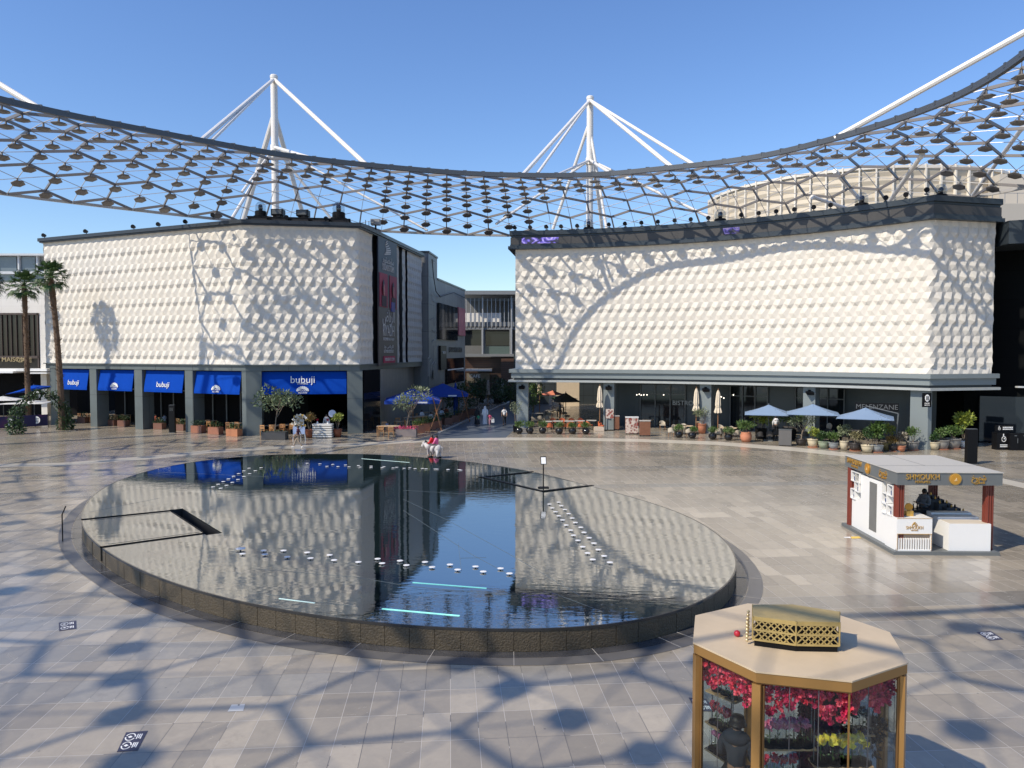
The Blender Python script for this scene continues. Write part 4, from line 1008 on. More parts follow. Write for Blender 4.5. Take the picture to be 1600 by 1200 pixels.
for x, y in DPX2[1:]:
    sc_ = .62 if y > 800 else .6
    nm_ = 'front' if (y > 858 and x < 800) else 'right' if x > 850 else 'far' if y < 741 and x > 470 else 'left'
    dd = dup(jd, G(x, y, HP), 0, {'front': 'white disc topped nozzle in the double row across the near half of the pool', 'right': 'white disc topped nozzle in the slanting double row on the right of the pool', 'far': 'white disc topped nozzle in the double row along the far edge of the pool', 'left': 'white disc topped nozzle in the short slanting rows at the upper left of the pool'}[nm_], sc_, 'fountain nozzles of the ' + nm_ + ' rows')
jd['label'] = 'white disc topped nozzle in the double row across the near half of the pool'; jd['group'] = 'fountain nozzles of the front rows'
for c in jd.children: pass
# ------------------------------------------------------------------ people
def cloth(name, col, rough=.8): return M(name, col, rough, 0, .1, 6)
SKIN = M('skin', (.42, .25, .17), .5, 0, .05); SKIND = M('skin_brown', (.24, .13, .08), .5, 0, .05)
HAIRM = M('black_hair', (.012, .010, .009), .5)
def skin_mesh(name, J, E, mat, parent, root, extra=None, sub=1):
    names = list(J); idx = {k: i for i, k in enumerate(names)}
    me = bpy.data.meshes.new(name); me.from_pydata([J[k][0] for k in names], [(idx[a], idx[b]) for a, b in E], [])
    o = bpy.data.objects.new(name, me); COL.objects.link(o)
    m = o.modifiers.new('s', 'SKIN'); m.branch_smoothing = .6; m.use_smooth_shade = True
    sl = me.skin_vertices[0].data if me.skin_vertices else None
    if sl is None:
        bm = bmesh.new(); bm.from_mesh(me); bm.verts.layers.skin.verify(); bm.to_mesh(me); bm.free(); sl = me.skin_vertices[0].data
    for i, k in enumerate(names):
        r = J[k][1]; sl[i].radius = r if hasattr(r, '__len__') else (r, r); sl[i].use_root = (k == root)
    m2 = o.modifiers.new('d', 'SUBSURF'); m2.levels = sub; m2.render_levels = sub
    dg = bpy.context.evaluated_depsgraph_get(); nm = bpy.data.meshes.new_from_object(o.evaluated_get(dg))
    bpy.data.objects.remove(o)
    mb = MB(); mb.add([v.co for v in nm.vertices], [tuple(f.vertices) for f in nm.polygons])
    if extra: mb.v += [Vector(v) for v in extra.v]; b = len(mb.v) - len(extra.v); mb.f += [[b + i for i in f] for f in extra.f]; mb.m += [k for k in extra.m]
    bpy.data.meshes.remove(nm)
    return L(mb, name, mat, parent, True)
BASE = dict(pelvis=(0, 0, .95), spine=(0, .01, 1.12), chest=(0, .01, 1.34), neck=(0, .005, 1.47), head=(0, -.01, 1.60), crown=(0, 0, 1.70),
            shl=(-.18, .01, 1.41), shr=(.18, .01, 1.41), ell=(-.23, .02, 1.13), elr=(.23, .02, 1.13), wrl=(-.24, -.06, .89), wrr=(.24, -.06, .89),
            hil=(-.09, 0, .90), hir=(.09, 0, .90), knl=(-.10, -.01, .49), knr=(.10, -.01, .49), anl=(-.10, .02, .08), anr=(.10, .02, .08), tol=(-.105, -.16, .035), tor=(.105, -.16, .035))
def person(label, loc, rz, pose=None, h=1.75, top=None, bottom=None, sleeve=1.0, skinm=None, hair=True, robe=None, scarf=None, shoes=None, hat=None, group=None, legs=True):
    sc_ = h / 1.75; P = {k: Vector(v) for k, v in BASE.items()}
    for k, v in (pose or {}).items(): P[k] = Vector(v)
    P = {k: v * sc_ for k, v in P.items()}
    t = thing('person', label, 'person', loc, rz, group); skinm = skinm or SKIN
    R_ = dict(pelvis=(.14, .10), spine=(.125, .09), chest=(.15, .10), neck=.055, head=(.076, .092), crown=(.06, .07), shl=.058, shr=.058, ell=.042, elr=.042, wrl=.028, wrr=.028, hil=.082, hir=.082, knl=.056, knr=.056, anl=.038, anr=.038, tol=.03, tor=.03)
    J = {k: (P[k], tuple(x * sc_ for x in R_[k]) if hasattr(R_[k], '__len__') else R_[k] * sc_) for k in P}
    E = [('pelvis', 'spine'), ('spine', 'chest'), ('chest', 'neck'), ('neck', 'head'), ('head', 'crown')]
    for s in 'lr': E += [('chest', 'sh' + s), ('sh' + s, 'el' + s), ('el' + s, 'wr' + s), ('pelvis', 'hi' + s), ('hi' + s, 'kn' + s), ('kn' + s, 'an' + s), ('an' + s, 'to' + s)]
    ex = MB(); hd = P['head']
    ex.ball(hd + Vector((0, -.088, .005)) * sc_, (.012 * sc_, .018 * sc_, .022 * sc_), 6)
    for sx in (-1, 1): ex.ball(hd + Vector((sx * .078, .01, .01)) * sc_, (.012 * sc_, .02 * sc_, .03 * sc_), 6)
    for s, sx in (('l', -1), ('r', 1)):
        w = P['wr' + s]; d = (w - P['el' + s]).normalized(); a = d.orthogonal().normalized(); a = Vector((0, 1, 0)) - d * d.y; a.normalize(); b = d.cross(a)
        pm = w + d * .075 * sc_; J['pa' + s] = (pm, (.036 * sc_, .018 * sc_)); E.append(('wr' + s, 'pa' + s))
        for q in range(4):
            o_ = a * (.03 - .02 * q) * sc_; ln = (.065, .078, .072, .055)[q]
            ex.path([pm + o_ * .8, pm + o_ + d * ln * .55 * sc_, pm + o_ * 1.05 + d * ln * .95 * sc_ + b * sx * .02 * sc_], [.010 * sc_, .009 * sc_, .006 * sc_], 5)
        ex.path([w + d * .03 * sc_ - a * .02 * sc_, w + d * .06 * sc_ - a * .055 * sc_, w + d * .10 * sc_ - a * .065 * sc_], [.012 * sc_, .010 * sc_, .007 * sc_], 5)
    skin_mesh('body', J, E, skinm, t, 'pelvis', ex)
    eye = MB()
    for sx in (-1, 1): eye.ball(hd + Vector((sx * .030, -.084, .022)) * sc_, .010 * sc_, 6)
    eye.ball(hd + Vector((0, -.086, -.045)) * sc_, (.022 * sc_, .008 * sc_, .006 * sc_), 6)
    L(eye, 'face_features', M('eye_dark', (.05, .02, .02), .4), t)
    def grow(keys, add, shorten=None):
        j = {}
        for k in keys:
            r = J[k][1]; r = tuple(x + add * sc_ for x in r) if hasattr(r, '__len__') else r + add * sc_
            j[k] = (P[k], r)
        if shorten:
            for k, (a, b, f) in shorten.items(): j[k] = (P[a].lerp(P[b], f), J[a][1] + add * sc_ if not hasattr(J[a][1], '__len__') else J[a][1][0])
        return j
    if top:
        ks = ['pelvis', 'spine', 'chest', 'shl', 'shr']; es = [('pelvis', 'spine'), ('spine', 'chest'), ('chest', 'shl'), ('chest', 'shr')]
        j = grow(ks + ['ell', 'elr'], .024)
        for s in 'lr':
            if sleeve >= 1: j['wr' + s] = (P['el' + s].lerp(P['wr' + s], .92), .042 * sc_); es += [('sh' + s, 'el' + s), ('el' + s, 'wr' + s)]
            else: j['el' + s] = (P['sh' + s].lerp(P['el' + s], .75), .058 * sc_); es += [('sh' + s, 'el' + s)]
        j['collar'] = (P['chest'].lerp(P['neck'], .8), .085 * sc_); es.append(('chest', 'collar'))
        yk = MB(); yk.ball(P['chest'].lerp(P['neck'], .62), (.205 * sc_, .125 * sc_, .115 * sc_), 16); skin_mesh('shirt', j, es, top, t, 'pelvis', yk)
    if bottom:
        j = grow(['pelvis', 'hil', 'hir', 'knl', 'knr'], .018); es = []
        for s in 'lr': j['an' + s] = (P['kn' + s].lerp(P['an' + s], .93), .056 * sc_); es += [('pelvis', 'hi' + s), ('hi' + s, 'kn' + s), ('kn' + s, 'an' + s)]
        skin_mesh('trousers', j, es, bottom, t, 'pelvis')
    if robe:
        m = MB(); n = 20; prof = [(.07, .06, 1.50), (.19, .12, 1.42), (.205, .15, 1.25), (.19, .15, 1.05), (.21, .17, .80), (.235, .19, .5), (.26, .21, .25), (.28, .23, .05)]
        vs = []
        for rx, ry, z in prof:
            for k in range(n):
                a = 2 * math.pi * k / n; f_ = 1 + (.06 * math.sin(5 * a + z * 3) * (1.5 - z) if z < 1.2 else 0); vs.append(Vector((rx * f_ * math.cos(a), ry * f_ * math.sin(a), z)) * sc_)
        m.add(vs, [(r * n + k, (r + 1) * n + k, (r + 1) * n + (k + 1) % n, r * n + (k + 1) % n) for r in range(len(prof) - 1) for k in range(n)])
        for s in 'lr': m.path([P['sh' + s], P['el' + s], P['el' + s].lerp(P['wr' + s], .95)], [.075 * sc_, .07 * sc_, .075 * sc_], 10)
        L(m, 'robe', robe, t, True)
    if scarf:
        m = MB(); n = 16; prof = [(.02, .125), (.085, .10), (.11, .03), (.115, -.05), (.13, -.13), (.19, -.22), (.17, -.30)]
        vs = []
        for k, (r, z) in enumerate(prof):
            for q in range(n):
                a = 2 * math.pi * q / n; f = .85 if (math.sin(a) < -.4 and -.12 < z < .06) else 1.0
                vs.append(hd + Vector((r * math.cos(a), r * math.sin(a) * (f if z > -.2 else .7) + .02, z)) * sc_)
        m.add(vs, [(r * n + q, (r + 1) * n + q, (r + 1) * n + (q + 1) % n, r * n + (q + 1) % n) for r in range(len(prof) - 1) for q in range(n)])
        L(m, 'headscarf', scarf, t, True)
    elif hair:
        m = MB(); m.ball(hd + Vector((0, .018, .035)) * sc_, (.094 * sc_, .108 * sc_, .105 * sc_), 12)
        if hair == 'long': m.ball(hd + Vector((0, .07, -.08)) * sc_, (.085 * sc_, .05 * sc_, .16 * sc_), 10)
        if hair == 'bun': m.ball(hd + Vector((0, .10, .09)) * sc_, .05 * sc_, 8)
        L(m, 'hair', HAIRM, t, True)
    if hat:
        m = MB(); m.lathe([(.001, .145), (.09, .13), (.11, .07), (.115, .03), (.13, .02), (.13, .01), (.10, .0)], hd + Vector((0, .01, .0)), 18); L(m, 'cap', hat, t, True)
    if shoes:
        m = MB()
        for s in 'lr':
            a, b = P['an' + s], P['to' + s]; m.path([a + (a - b) * .35 + Vector((0, 0, -.03)), a + Vector((0, 0, -.035)), b, b + (b - a) * .2], [.035 * sc_, .05 * sc_, .042 * sc_, .02 * sc_], 8)
        L(m, 'shoes', shoes, t, True)
    return t
WALK = dict(hil=(-.09, 0, .90), knl=(-.10, -.22, .52), anl=(-.10, -.36, .12), tol=(-.10, -.50, .08), knr=(.10, .06, .49), anr=(.10, .34, .16), tor=(.10, .26, .05), ell=(-.24, .16, 1.16), wrl=(-.24, .22, .93), elr=(.24, -.10, 1.14), wrr=(.22, -.26, .98))
def sit(dz=0, fwd=.42): return dict(pelvis=(0, 0, .50 + dz), spine=(0, .01, .66 + dz), chest=(0, -.01, .88 + dz), neck=(0, -.015, 1.01 + dz), head=(0, -.03, 1.14 + dz), crown=(0, -.02, 1.24 + dz),
    shl=(-.18, -.01, .95 + dz), shr=(.18, -.01, .95 + dz), ell=(-.22, -.08, .70 + dz), elr=(.22, -.08, .70 + dz), wrl=(-.12, -.30, .66 + dz), wrr=(.12, -.30, .66 + dz),
    hil=(-.10, -.03, .49 + dz), hir=(.10, -.03, .49 + dz), knl=(-.12, -fwd, .50), knr=(.12, -fwd, .50), anl=(-.12, -fwd + .02, .09), anr=(.12, -fwd + .02, .09), tol=(-.12, -fwd - .14, .035), tor=(.12, -fwd - .14, .035))

# ------------------------------------------------------------------ greenery
def leaves(mb, c, r, n, size, rnd, mi=0, flat=.5, shell=.55, asp=2.2, up=0.2):
    c = Vector(c)
    for _ in range(n):
        while True:
            v = Vector((rnd.uniform(-1, 1), rnd.uniform(-1, 1), rnd.uniform(-1, 1)))
            if v.length <= 1: break
        if v.length < shell and rnd.random() < .7: v = v.normalized() * rnd.uniform(shell, 1)
        p = c + Vector((v.x * r[0], v.y * r[1], v.z * r[2]))
        d = (Vector((v.x, v.y, v.z + up)) + Vector((rnd.uniform(-1, 1), rnd.uniform(-1, 1), rnd.uniform(-1, 1))) * .8).normalized()
        w = d.cross(Vector((rnd.uniform(-1, 1), rnd.uniform(-1, 1), rnd.uniform(-1, 1)))).normalized(); s = size * rnd.uniform(.6, 1.3)
        mb.add([p, p + d * s * .45 + w * s / asp * .5, p + d * s, p + d * s * .45 - w * s / asp * .5], [(0, 1, 2, 3)], mi)
def shrub_mesh(mb, c, r, n, size, rnd, clumps=7, mi=0, asp=2.2):
    for k in range(clumps):
        a = rnd.uniform(0, 6.28); e = rnd.uniform(-.4, 1); rr = rnd.uniform(.25, .6)
        cc = Vector(c) + Vector((r[0] * rr * math.cos(a), r[1] * rr * math.sin(a), r[2] * rr * e))
        leaves(mb, cc, (r[0] * .55, r[1] * .55, r[2] * .5), n // clumps, size, rnd, mi, asp=asp)
def pot_bowl(t, mat):
    mb = MB(); mb.lathe([(.001, .02), (.20, .02), (.20, .06), (.22, .07), (.30, .17), (.33, .28), (.32, .38), (.26, .47), (.23, .50), (.20, .49), (.19, .44), (.001, .43)], (0, 0, 0), 20); L(mb, 'pot', mat, t, True)
def pot_tub(t, mat, r=.3, h=.5, taper=.75, rim=True, saucer=None):
    mb = MB(); mb.lathe([(.001, .03), (r * taper, .03), (r * .98, h * .7), (r, h - .05), (r * 1.06, h - .04), (r * 1.06, h), (r * .9, h), (r * .88, h - .06), (.001, h - .07)], (0, 0, 0), 18); p = L(mb, 'pot', mat, t, True)
    if saucer: mb = MB(); mb.lathe([(.001, 0), (r * .9, 0), (r * .98, .045), (r * .9, .05), (.001, .02)], (0, 0, 0), 18); L(mb, 'saucer', saucer, t)
def pot_square(t, mat, w=.5, h=.55):
    mb = MB(); a, b = w * .42, w * .5
    vs = [(-a, -a, .0), (a, -a, .0), (a, a, .0), (-a, a, .0), (-b, -b, h), (b, -b, h), (b, b, h), (-b, b, h), (-b * .85, -b * .85, h), (b * .85, -b * .85, h), (b * .85, b * .85, h), (-b * .85, b * .85, h), (-b * .8, -b * .8, h - .08), (b * .8, -b * .8, h - .08), (b * .8, b * .8, h - .08), (-b * .8, b * .8, h - .08)]
    fs = [(3, 2, 1, 0)] + [(k, (k + 1) % 4, 4 + (k + 1) % 4, 4 + k) for k in range(4)] + [(4 + k, 4 + (k + 1) % 4, 8 + (k + 1) % 4, 8 + k) for k in range(4)] + [(8 + k, 8 + (k + 1) % 4, 12 + (k + 1) % 4, 12 + k) for k in range(4)] + [(12, 13, 14, 15)]
    mb.add(vs, fs); L(mb, 'pot', mat, t)
def bush(t, z, r, leafm, seed, n=260, size=.11, stem=.12, asp=2.2, clumps=7):
    rnd = random.Random(seed); mb = MB()
    for k in range(6):
        a = rnd.uniform(0, 6.28); mb.tube((0, 0, z - .08), (r[0] * .5 * math.cos(a), r[1] * .5 * math.sin(a), z + stem + r[2] * rnd.uniform(.5, 1.2)), .018, .008, 5)
    L(mb, 'stems', BARK, t)
    mb = MB(); shrub_mesh(mb, (0, 0, z + stem + r[2]), r, n, size, rnd, clumps, 0, asp); L(mb, 'foliage', leafm, t)
def small_tree(t, z, h, cr, leafm, seed, n=500, size=.16, lean=.1):
    rnd = random.Random(seed); tr = MB(); fo = MB()
    top = Vector((lean, 0, z + h * .5)); tr.path([(0, 0, z - .05), (lean * .4, 0, z + h * .25), top], [.05, .042, .035], 7)
    tips = []
    for k in range(7):
        a = k * 0.9 + rnd.uniform(-.3, .3); e = top + Vector((math.cos(a) * cr * rnd.uniform(.5, .9), math.sin(a) * cr * rnd.uniform(.5, .9), h * rnd.uniform(.15, .5)))
        b = top - Vector((0, 0, h * rnd.uniform(0, .2))); mid = b.lerp(e, .5) + Vector((0, 0, .08)); tr.path([b, mid, e], [.03, .022, .012], 5); tips.append(e)
    for e in tips: leaves(fo, e, (cr * .42, cr * .42, cr * .36), n // 7, size, rnd, 0, asp=2.6)
    L(tr, 'trunk', BARK, t); L(fo, 'crown', leafm, t)
def palm(label, base, h, seed, lean=(0, 0), r=.24, dead=True):
    rnd = random.Random(seed); t = thing('palm_tree', label, 'palm tree', tuple(base), 0)
    tr = MB(); pts = []; rr = []
    for k in range(26):
        f = k / 25; pts.append(Vector((lean[0] * f * f, lean[1] * f * f, h * f))); rr.append(r * (1.25 - .35 * f) * (1.0 + .07 * (k % 2)) * (1 + (.25 if f > .8 else 0) * (1 - abs(f - .9) * 8 if abs(f - .9) < .12 else 0)))
    tr.path(pts, rr, 10)
    for k in range(420):     # old leaf bases
        f = rnd.uniform(.2, .99) ** .8; a = rnd.uniform(0, 6.28); c = Vector((lean[0] * f * f, lean[1] * f * f, h * f)); q = c + Vector((math.cos(a), math.sin(a), 0)) * r * .95
        d = Vector((math.cos(a), math.sin(a), rnd.uniform(.2, 1.2))).normalized(); w = d.cross(Vector((0, 0, 1))).normalized() * .06; s = rnd.uniform(.12, .36)
        tr.add([q - w, q + w, q + w * .3 + d * s, q - w * .3 + d * s], [(0, 1, 2, 3)])
    L(tr, 'trunk', M('palm_trunk', (.13, .085, .055), .95, 0, .6, 14), t)
    top = Vector((lean[0], lean[1], h)); fr = MB()
    for k in range(46):
        a = k * 2.399 + rnd.uniform(-.2, .2); el = R(80 - k * 2.7 + rnd.uniform(-8, 8)); ln = rnd.uniform(.8, 1.2)
        d = Vector((math.cos(a) * math.cos(el), math.sin(a) * math.cos(el), math.sin(el))); hub = top + d * ln + Vector((0, 0, -.12 * ln))
        fr.path([top, top + d * ln * .5, hub], [.03, .022, .018], 4)
        side = d.cross(Vector((0, 0, 1))); side = side.normalized() if side.length > .05 else Vector((1, 0, 0)); nrm = side.cross(d).normalized()
        for q in range(15):
            ph = R(-82 + q * 11.7); ld = (d * math.cos(ph) + side * math.sin(ph)).normalized(); l2 = rnd.uniform(.75, 1.0) * (1.0 - .25 * abs(math.sin(ph)))
            m_ = hub + ld * l2 * .55 + nrm * .03; e = hub + ld * l2 + Vector((0, 0, -rnd.uniform(.12, .38))); wv = ld.cross(nrm).normalized() * .05
            fr.add([hub, m_ + wv, e, m_ - wv], [(0, 1, 2, 3)])
    L(fr, 'fronds', foliage('palm_green', (.018, .05, .012), (.07, .13, .03)), t)
    return t

# ------------------------------------------------------------------ furniture makers
def chair_shell(label, mat, legm, loc, rz, group):
    t = thing('dining_chair', label, 'chair', loc, rz, group)
    mb = MB(); mb.box((0, 0, .44), (.48, .46, .09)); L(mb, 'seat', mat, t)
    mb = MB(); pts = []
    for k in range(9):
        a = R(200 - 220 * k / 8 + 180 - 170); 
    n = 9; vs = []
    for k in range(n):
        a = math.pi * k / (n - 1); x = .25 * math.cos(a); y = .05 + .2 * math.sin(a)
        for z in (.46, .82 - .16 * abs(math.cos(a)) ** 2): vs += [(x, y, z), (x * 1.12, y + .045 * math.sin(a), z)]
    fs = []
    for k in range(n - 1):
        o = 4 * k; w = o + 4; fs += [(o, w, w + 2, o + 2), (o + 1, o + 3, w + 3, w + 1), (o + 2, w + 2, w + 3, o + 3)]
    mb.add(vs, fs); L(mb, 'backrest', mat, t)
    for sx in (-1, 1):
        for sy in (-1, 1): mb = MB(); mb.tube((sx * .19, sy * .18, .42), (sx * .23, sy * .22, 0), .018, .013, 6); L(mb, 'leg', legm, t)
    return t
def table(label, mat, legm, loc, rz, size=(.8, .8), group=None, h=.74, crockery=True):
    t = thing('cafe_table', label, 'table', loc, rz, group)
    mb = MB(); mb.box((0, 0, h), (size[0], size[1], .045)); L(mb, 'table_top', mat, t)
    for sx in (-1, 1):
        for sy in (-1, 1): mb = MB(); mb.box((sx * (size[0] / 2 - .06), sy * (size[1] / 2 - .06), h / 2), (.06, .06, h - .03)); L(mb, 'leg', legm, t)
    return t
def slat_chair(label, loc, rz, mat, group):
    t = thing('wooden_chair', label, 'chair', loc, rz, group)
    mb = MB()
    for k in range(5): mb.box((0, -.18 + k * .09, .45), (.46, .075, .03))
    L(mb, 'seat', mat, t)
    mb = MB(); mb.box((0, .22, .84), (.46, .03, .1)); mb.box((0, .215, .70), (.44, .025, .06)); mb.box((0, .21, .60), (.44, .025, .06)); L(mb, 'backrest', mat, t)
    for sx in (-1, 1):
        mb = MB(); mb.box((sx * .21, .2, .44), (.045, .045, .88)); L(mb, 'leg', mat, t); mb = MB(); mb.box((sx * .21, -.2, .22), (.045, .045, .44)); L(mb, 'leg', mat, t)
    return t
def closed_parasol(label, loc, h, mat, seed):
    t = thing('closed_parasol', label, 'parasol', loc, 0, None); rnd = random.Random(seed)
    mb = MB(); mb.tube((0, 0, .05), (0, 0, h), .035, n=8); mb.tube((0, 0, h), (0, 0, h + .12), .03, .01, 6); L(mb, 'pole', WOOD, t)
    mb = MB(); mb.lathe([(.001, 0), (.28, 0), (.28, .06), (.08, .08), (.001, .08)], (0, 0, 0), 14); L(mb, 'base', BLACK, t)
    mb = MB(); n = 24; prof = [(.06, h - .04), (.13, h - .3), (.17, h - .8), (.19, h - 1.3), (.16, h - 1.45), (.22, h - 1.7), (.25, h - 1.95)]; vs = []
    for r, z in prof:
        for k in range(n):
            a = 2 * math.pi * k / n; f = 1 + (.22 * math.cos(8 * a) + .06 * rnd.uniform(-1, 1)) * (r / .2); vs.append((r * f * math.cos(a), r * f * math.sin(a), z + (.05 * math.cos(8 * a) if z < h - 1.9 else 0)))
    mb.add(vs, [(r * n + k, (r + 1) * n + k, (r + 1) * n + (k + 1) % n, r * n + (k + 1) % n) for r in range(len(prof) - 1) for k in range(n)] + [tuple(range(n))]); L(mb, 'folded_canopy', mat, t)
    mb = MB(); mb.tube((0, 0, h - 1.48), (0, 0, h - 1.43), .20, n=14); L(mb, 'strap', mat, t)
    return t
def open_parasol(label, loc, rz, size, h, rise, mat, side_pole=True, tilt=0, group=None, valance=.0, polem=None):
    t = thing('parasol', label, 'parasol', loc, rz, group); polem = polem or FRAME
    a = size / 2; mb = MB(); m = 8; vs = []
    for j in range(m + 1):
        for i in range(m + 1):
            u = -1 + 2 * i / m; v = -1 + 2 * j / m; d = max(abs(u), abs(v)); z = h + rise * (1 - d) - .06 * (1 - min(abs(abs(u) - abs(v)), 1)) * d * 0 - .05 * math.sin(math.pi * min(d, 1)) * (1 - abs(abs(u) - abs(v)))
            vs.append((u * a, v * a, z + tilt * u * a))
    k0 = len(vs); fs = [(j * (m + 1) + i, j * (m + 1) + i + 1, (j + 1) * (m + 1) + i + 1, (j + 1) * (m + 1) + i) for j in range(m) for i in range(m)]
    vs += [(x, y, z - .025) for x, y, z in vs]; fs += [tuple(k0 + q for q in reversed(f)) for f in fs]
    mb.add(vs, fs)
    if valance:
        for (x0, y0), (x1, y1) in (((-a, -a), (a, -a)), ((a, -a), (a, a)), ((a, a), (-a, a)), ((-a, a), (-a, -a))):
            mb.add([(x0, y0, h + tilt * x0), (x1, y1, h + tilt * x1), (x1, y1, h - valance + tilt * x1), (x0, y0, h - valance + tilt * x0)], [(0, 1, 2, 3)])
    L(mb, 'canopy', mat, t)
    mb = MB()
    for x, y in ((-a, -a), (a, -a), (a, a), (-a, a)): mb.tube((0, 0, h + rise - .1), (x, y, h - .04 + tilt * x), .018, n=5)
    L(mb, 'ribs', polem, t)
    mb = MB()
    if side_pole: mb.tube((a * 1.05, 0, 0), (a * 1.15, 0, h + rise * .5), .05, n=8); mb.tube((a * 1.14, 0, h + rise * .5), (0, 0, h + rise + .12), .04, n=8); mb.box((a * 1.05, 0, .05), (.7, .7, .1))
    else: mb.tube((0, 0, 0), (0, 0, h + rise + .1), .04, n=8); mb.box((0, 0, .05), (.7, .7, .1))
    L(mb, 'pole', polem, t)
    return t

# ------------------------------------------------------------------ perfume kiosk
KO = Vector((13.27, 26.35, 0)); KE = math.atan2(-.03, 1)
GOLD = M('gold_metal', (.72, .42, .10), .3, .7, .1); KGREY = M('kiosk_grey', (.13, .14, .14), .5, 0, .05); KTOP = M('kiosk_roof_pale', (.46, .44, .39), .55, 0, .05, .8)
REDW = M('red_brown_wood', (.16, .032, .018), .4, 0, .15, 5); KW = M('kiosk_white', (.80, .79, .76), .35, 0, .02); KBLUE = M('niche_navy', (.03, .06, .16), .5)
KW_, KD_ = 3.5, 4.45
kk = thing('perfume_kiosk', 'grey roofed perfume kiosk with white counters and red brown corner posts right of the pool', 'kiosk', tuple(KO), KE)
mb = MB(); mb.box2((-.1, -.08, 0), (KW_, KD_, .12)); L(mb, 'platform', KGREY, kk)
mb = MB(); mb.box2((0, -.02, 2.42), (KW_ + .06, KD_ - .02, 2.84)); L(mb, 'fascia', KGREY, kk)
mb = MB(); mb.box2((-.03, -.05, 2.845), (KW_ + .09, KD_, 2.87)); rf_ = L(mb, 'roof', KTOP, kk)
mb = MB(); mb.box2((-.03, 1.5, 2.872), (KW_ + .09, 1.515, 2.876)); mb.box2((1.7, 1.515, 2.872), (1.715, KD_, 2.876)); L(mb, 'seam', KGREY, rf_)
for x, y in ((.08, .12), (KW_ - .3, .25), (.05, KD_ - .45), (KW_ - .25, KD_ - .4)):
    mb = MB(); mb.box2((x, y, .12), (x + .24, y + .24, 2.42))
    for k in range(3):
        mb.tube((x + .04 + .08 * k, y, .12), (x + .04 + .08 * k, y, 2.42), .038, n=8); mb.tube((x, y + .04 + .08 * k, .12), (x, y + .04 + .08 * k, 2.42), .038, n=8)
    L(mb, 'corner_post', REDW, kk)
mb = MB(); mb.box2((.10, .42, .12), (.24, KD_ - .5, 1.30)); mb.box2((.10, 1.35, 1.30), (.24, 3.15, 2.28)); L(mb, 'side_wall', KW, kk)
mb = MB(); mb.box2((.085, 1.75, .35), (.098, 2.35, 2.15)); L(mb, 'mirror', M('mirror_grey', (.22, .22, .21), .15, .3), kk)
for y, z in ((.62, 2.12), (1.05, 1.76), (.62, 1.40), (3.75, 2.12), (3.42, 1.76), (3.78, 1.42), (1.05, 1.42), (3.38, 2.12)):
    mb = MB(); a = .17
    for lo, hi in (((0, y - a - .03, z - a - .03), (.26, y + a + .03, z - a)), ((0, y - a - .03, z + a), (.26, y + a + .03, z + a + .03)), ((0, y - a - .03, z - a), (.26, y - a, z + a)), ((0, y + a, z - a), (.26, y + a + .03, z + a))): mb.box2((lo[0] + .04, lo[1], lo[2]), (hi[0] + .04, hi[1], hi[2]))
    q = L(mb, 'display_niche', KW, kk)
    if (y, z) not in ((1.05, 1.42), (3.38, 2.12)): mb = MB(); mb.box2((.24, y - a, z - a), (.28, y + a, z + a)); mb.box2((.10, y - .05, z - a), (.2, y + .05, z - a + .16)); L(mb, 'niche_back', KBLUE, q)
mb = MB(); mb.box2((.04, .02, .72), (1.24, .9, 1.27)); mb.box2((.04, .12, .12), (1.24, .9, .72)); mb.box2((.04, .02, .12), (.08, .12, .72)); mb.box2((1.2, .02, .12), (1.24, .12, .72)); mb.box2((.04, .02, .12), (1.24, .12, .17)); ct = L(mb, 'front_counter', KW, kk)
mb = MB()
for k in range(13): mb.box2((.11 + k * .084, .04, .17), (.15 + k * .084, .118, .56))
L(mb, 'slats', KW, ct)
mb = MB(); mb.box2((.08, .112, .17), (1.2, .119, .71)); L(mb, 'slat_backing', M('tan_backing', (.38, .28, .20), .6), ct)
mb = MB(); mb.box2((.045, .012, .705), (1.235, .02, .72)); mb.box2((.04, .01, 1.25), (1.24, .02, 1.262)); mb.box2((1.21, .01, .14), (1.222, .02, .7)); mb.box2((.05, .01, .14), (.062, .02, .7)); L(mb, 'gilt_trim', GOLD, ct)
def ktext(body, h, w, c, X, par, mat, ext=.012): 
    o = text('lettering', body, h * 1.35, mat, None, c, X, UPZ, ext); xs = [v.co.dot(Vector(X)) for v in o.data.vertices]; s_ = w / (max(xs) - min(xs)); mid = (max(xs) + min(xs)) / 2; cc = Vector(c).dot(Vector(X))
    for v in o.data.vertices: d = v.co.dot(Vector(X)); v.co += Vector(X) * ((d - mid) * s_ + cc - d)
    o.parent = par; return o
FM = L  # alias
fas = [c for c in kk.children if c.name.startswith('fascia')][0]
ktext('SHMOUKH', .2, 1.12, (.86, -.035, 2.70), (1, 0, 0), fas, GOLD, .02); ktext('PERFUMES', .09, .5, (.86, -.035, 2.53), (1, 0, 0), fas, GOLD)
ktext(arabic('\u0634\u0645\u0648\u062e'), .2, .48, (2.75, -.035, 2.68), (1, 0, 0), fas, GOLD, .02); ktext(arabic('\u0644\u0644\u0639\u0637\u0648\u0631'), .1, .34, (2.78, -.035, 2.52), (1, 0, 0), fas, GOLD)
ktext('SHMOUKH', .2, 1.3, (-.015, 3.55, 2.70), (0, -1, 0), fas, GOLD, .02); ktext('PERFUMES', .09, .6, (-.015, 3.5, 2.53), (0, -1, 0), fas, GOLD)
ktext(arabic('\u0634\u0645\u0648\u062e'), .2, .6, (-.015, 1.05, 2.68), (0, -1, 0), fas, GOLD, .02); ktext(arabic('\u0644\u0644\u0639\u0637\u0648\u0631'), .1, .42, (-.015, 1.0, 2.52), (0, -1, 0), fas, GOLD)
ktext('SHMOUKH', .12, .58, (.64, .01, .93), (1, 0, 0), ct, GOLD, .004); ktext('PERFUMES', .04, .24, (.64, .01, .84), (1, 0, 0), ct, GOLD, .004)
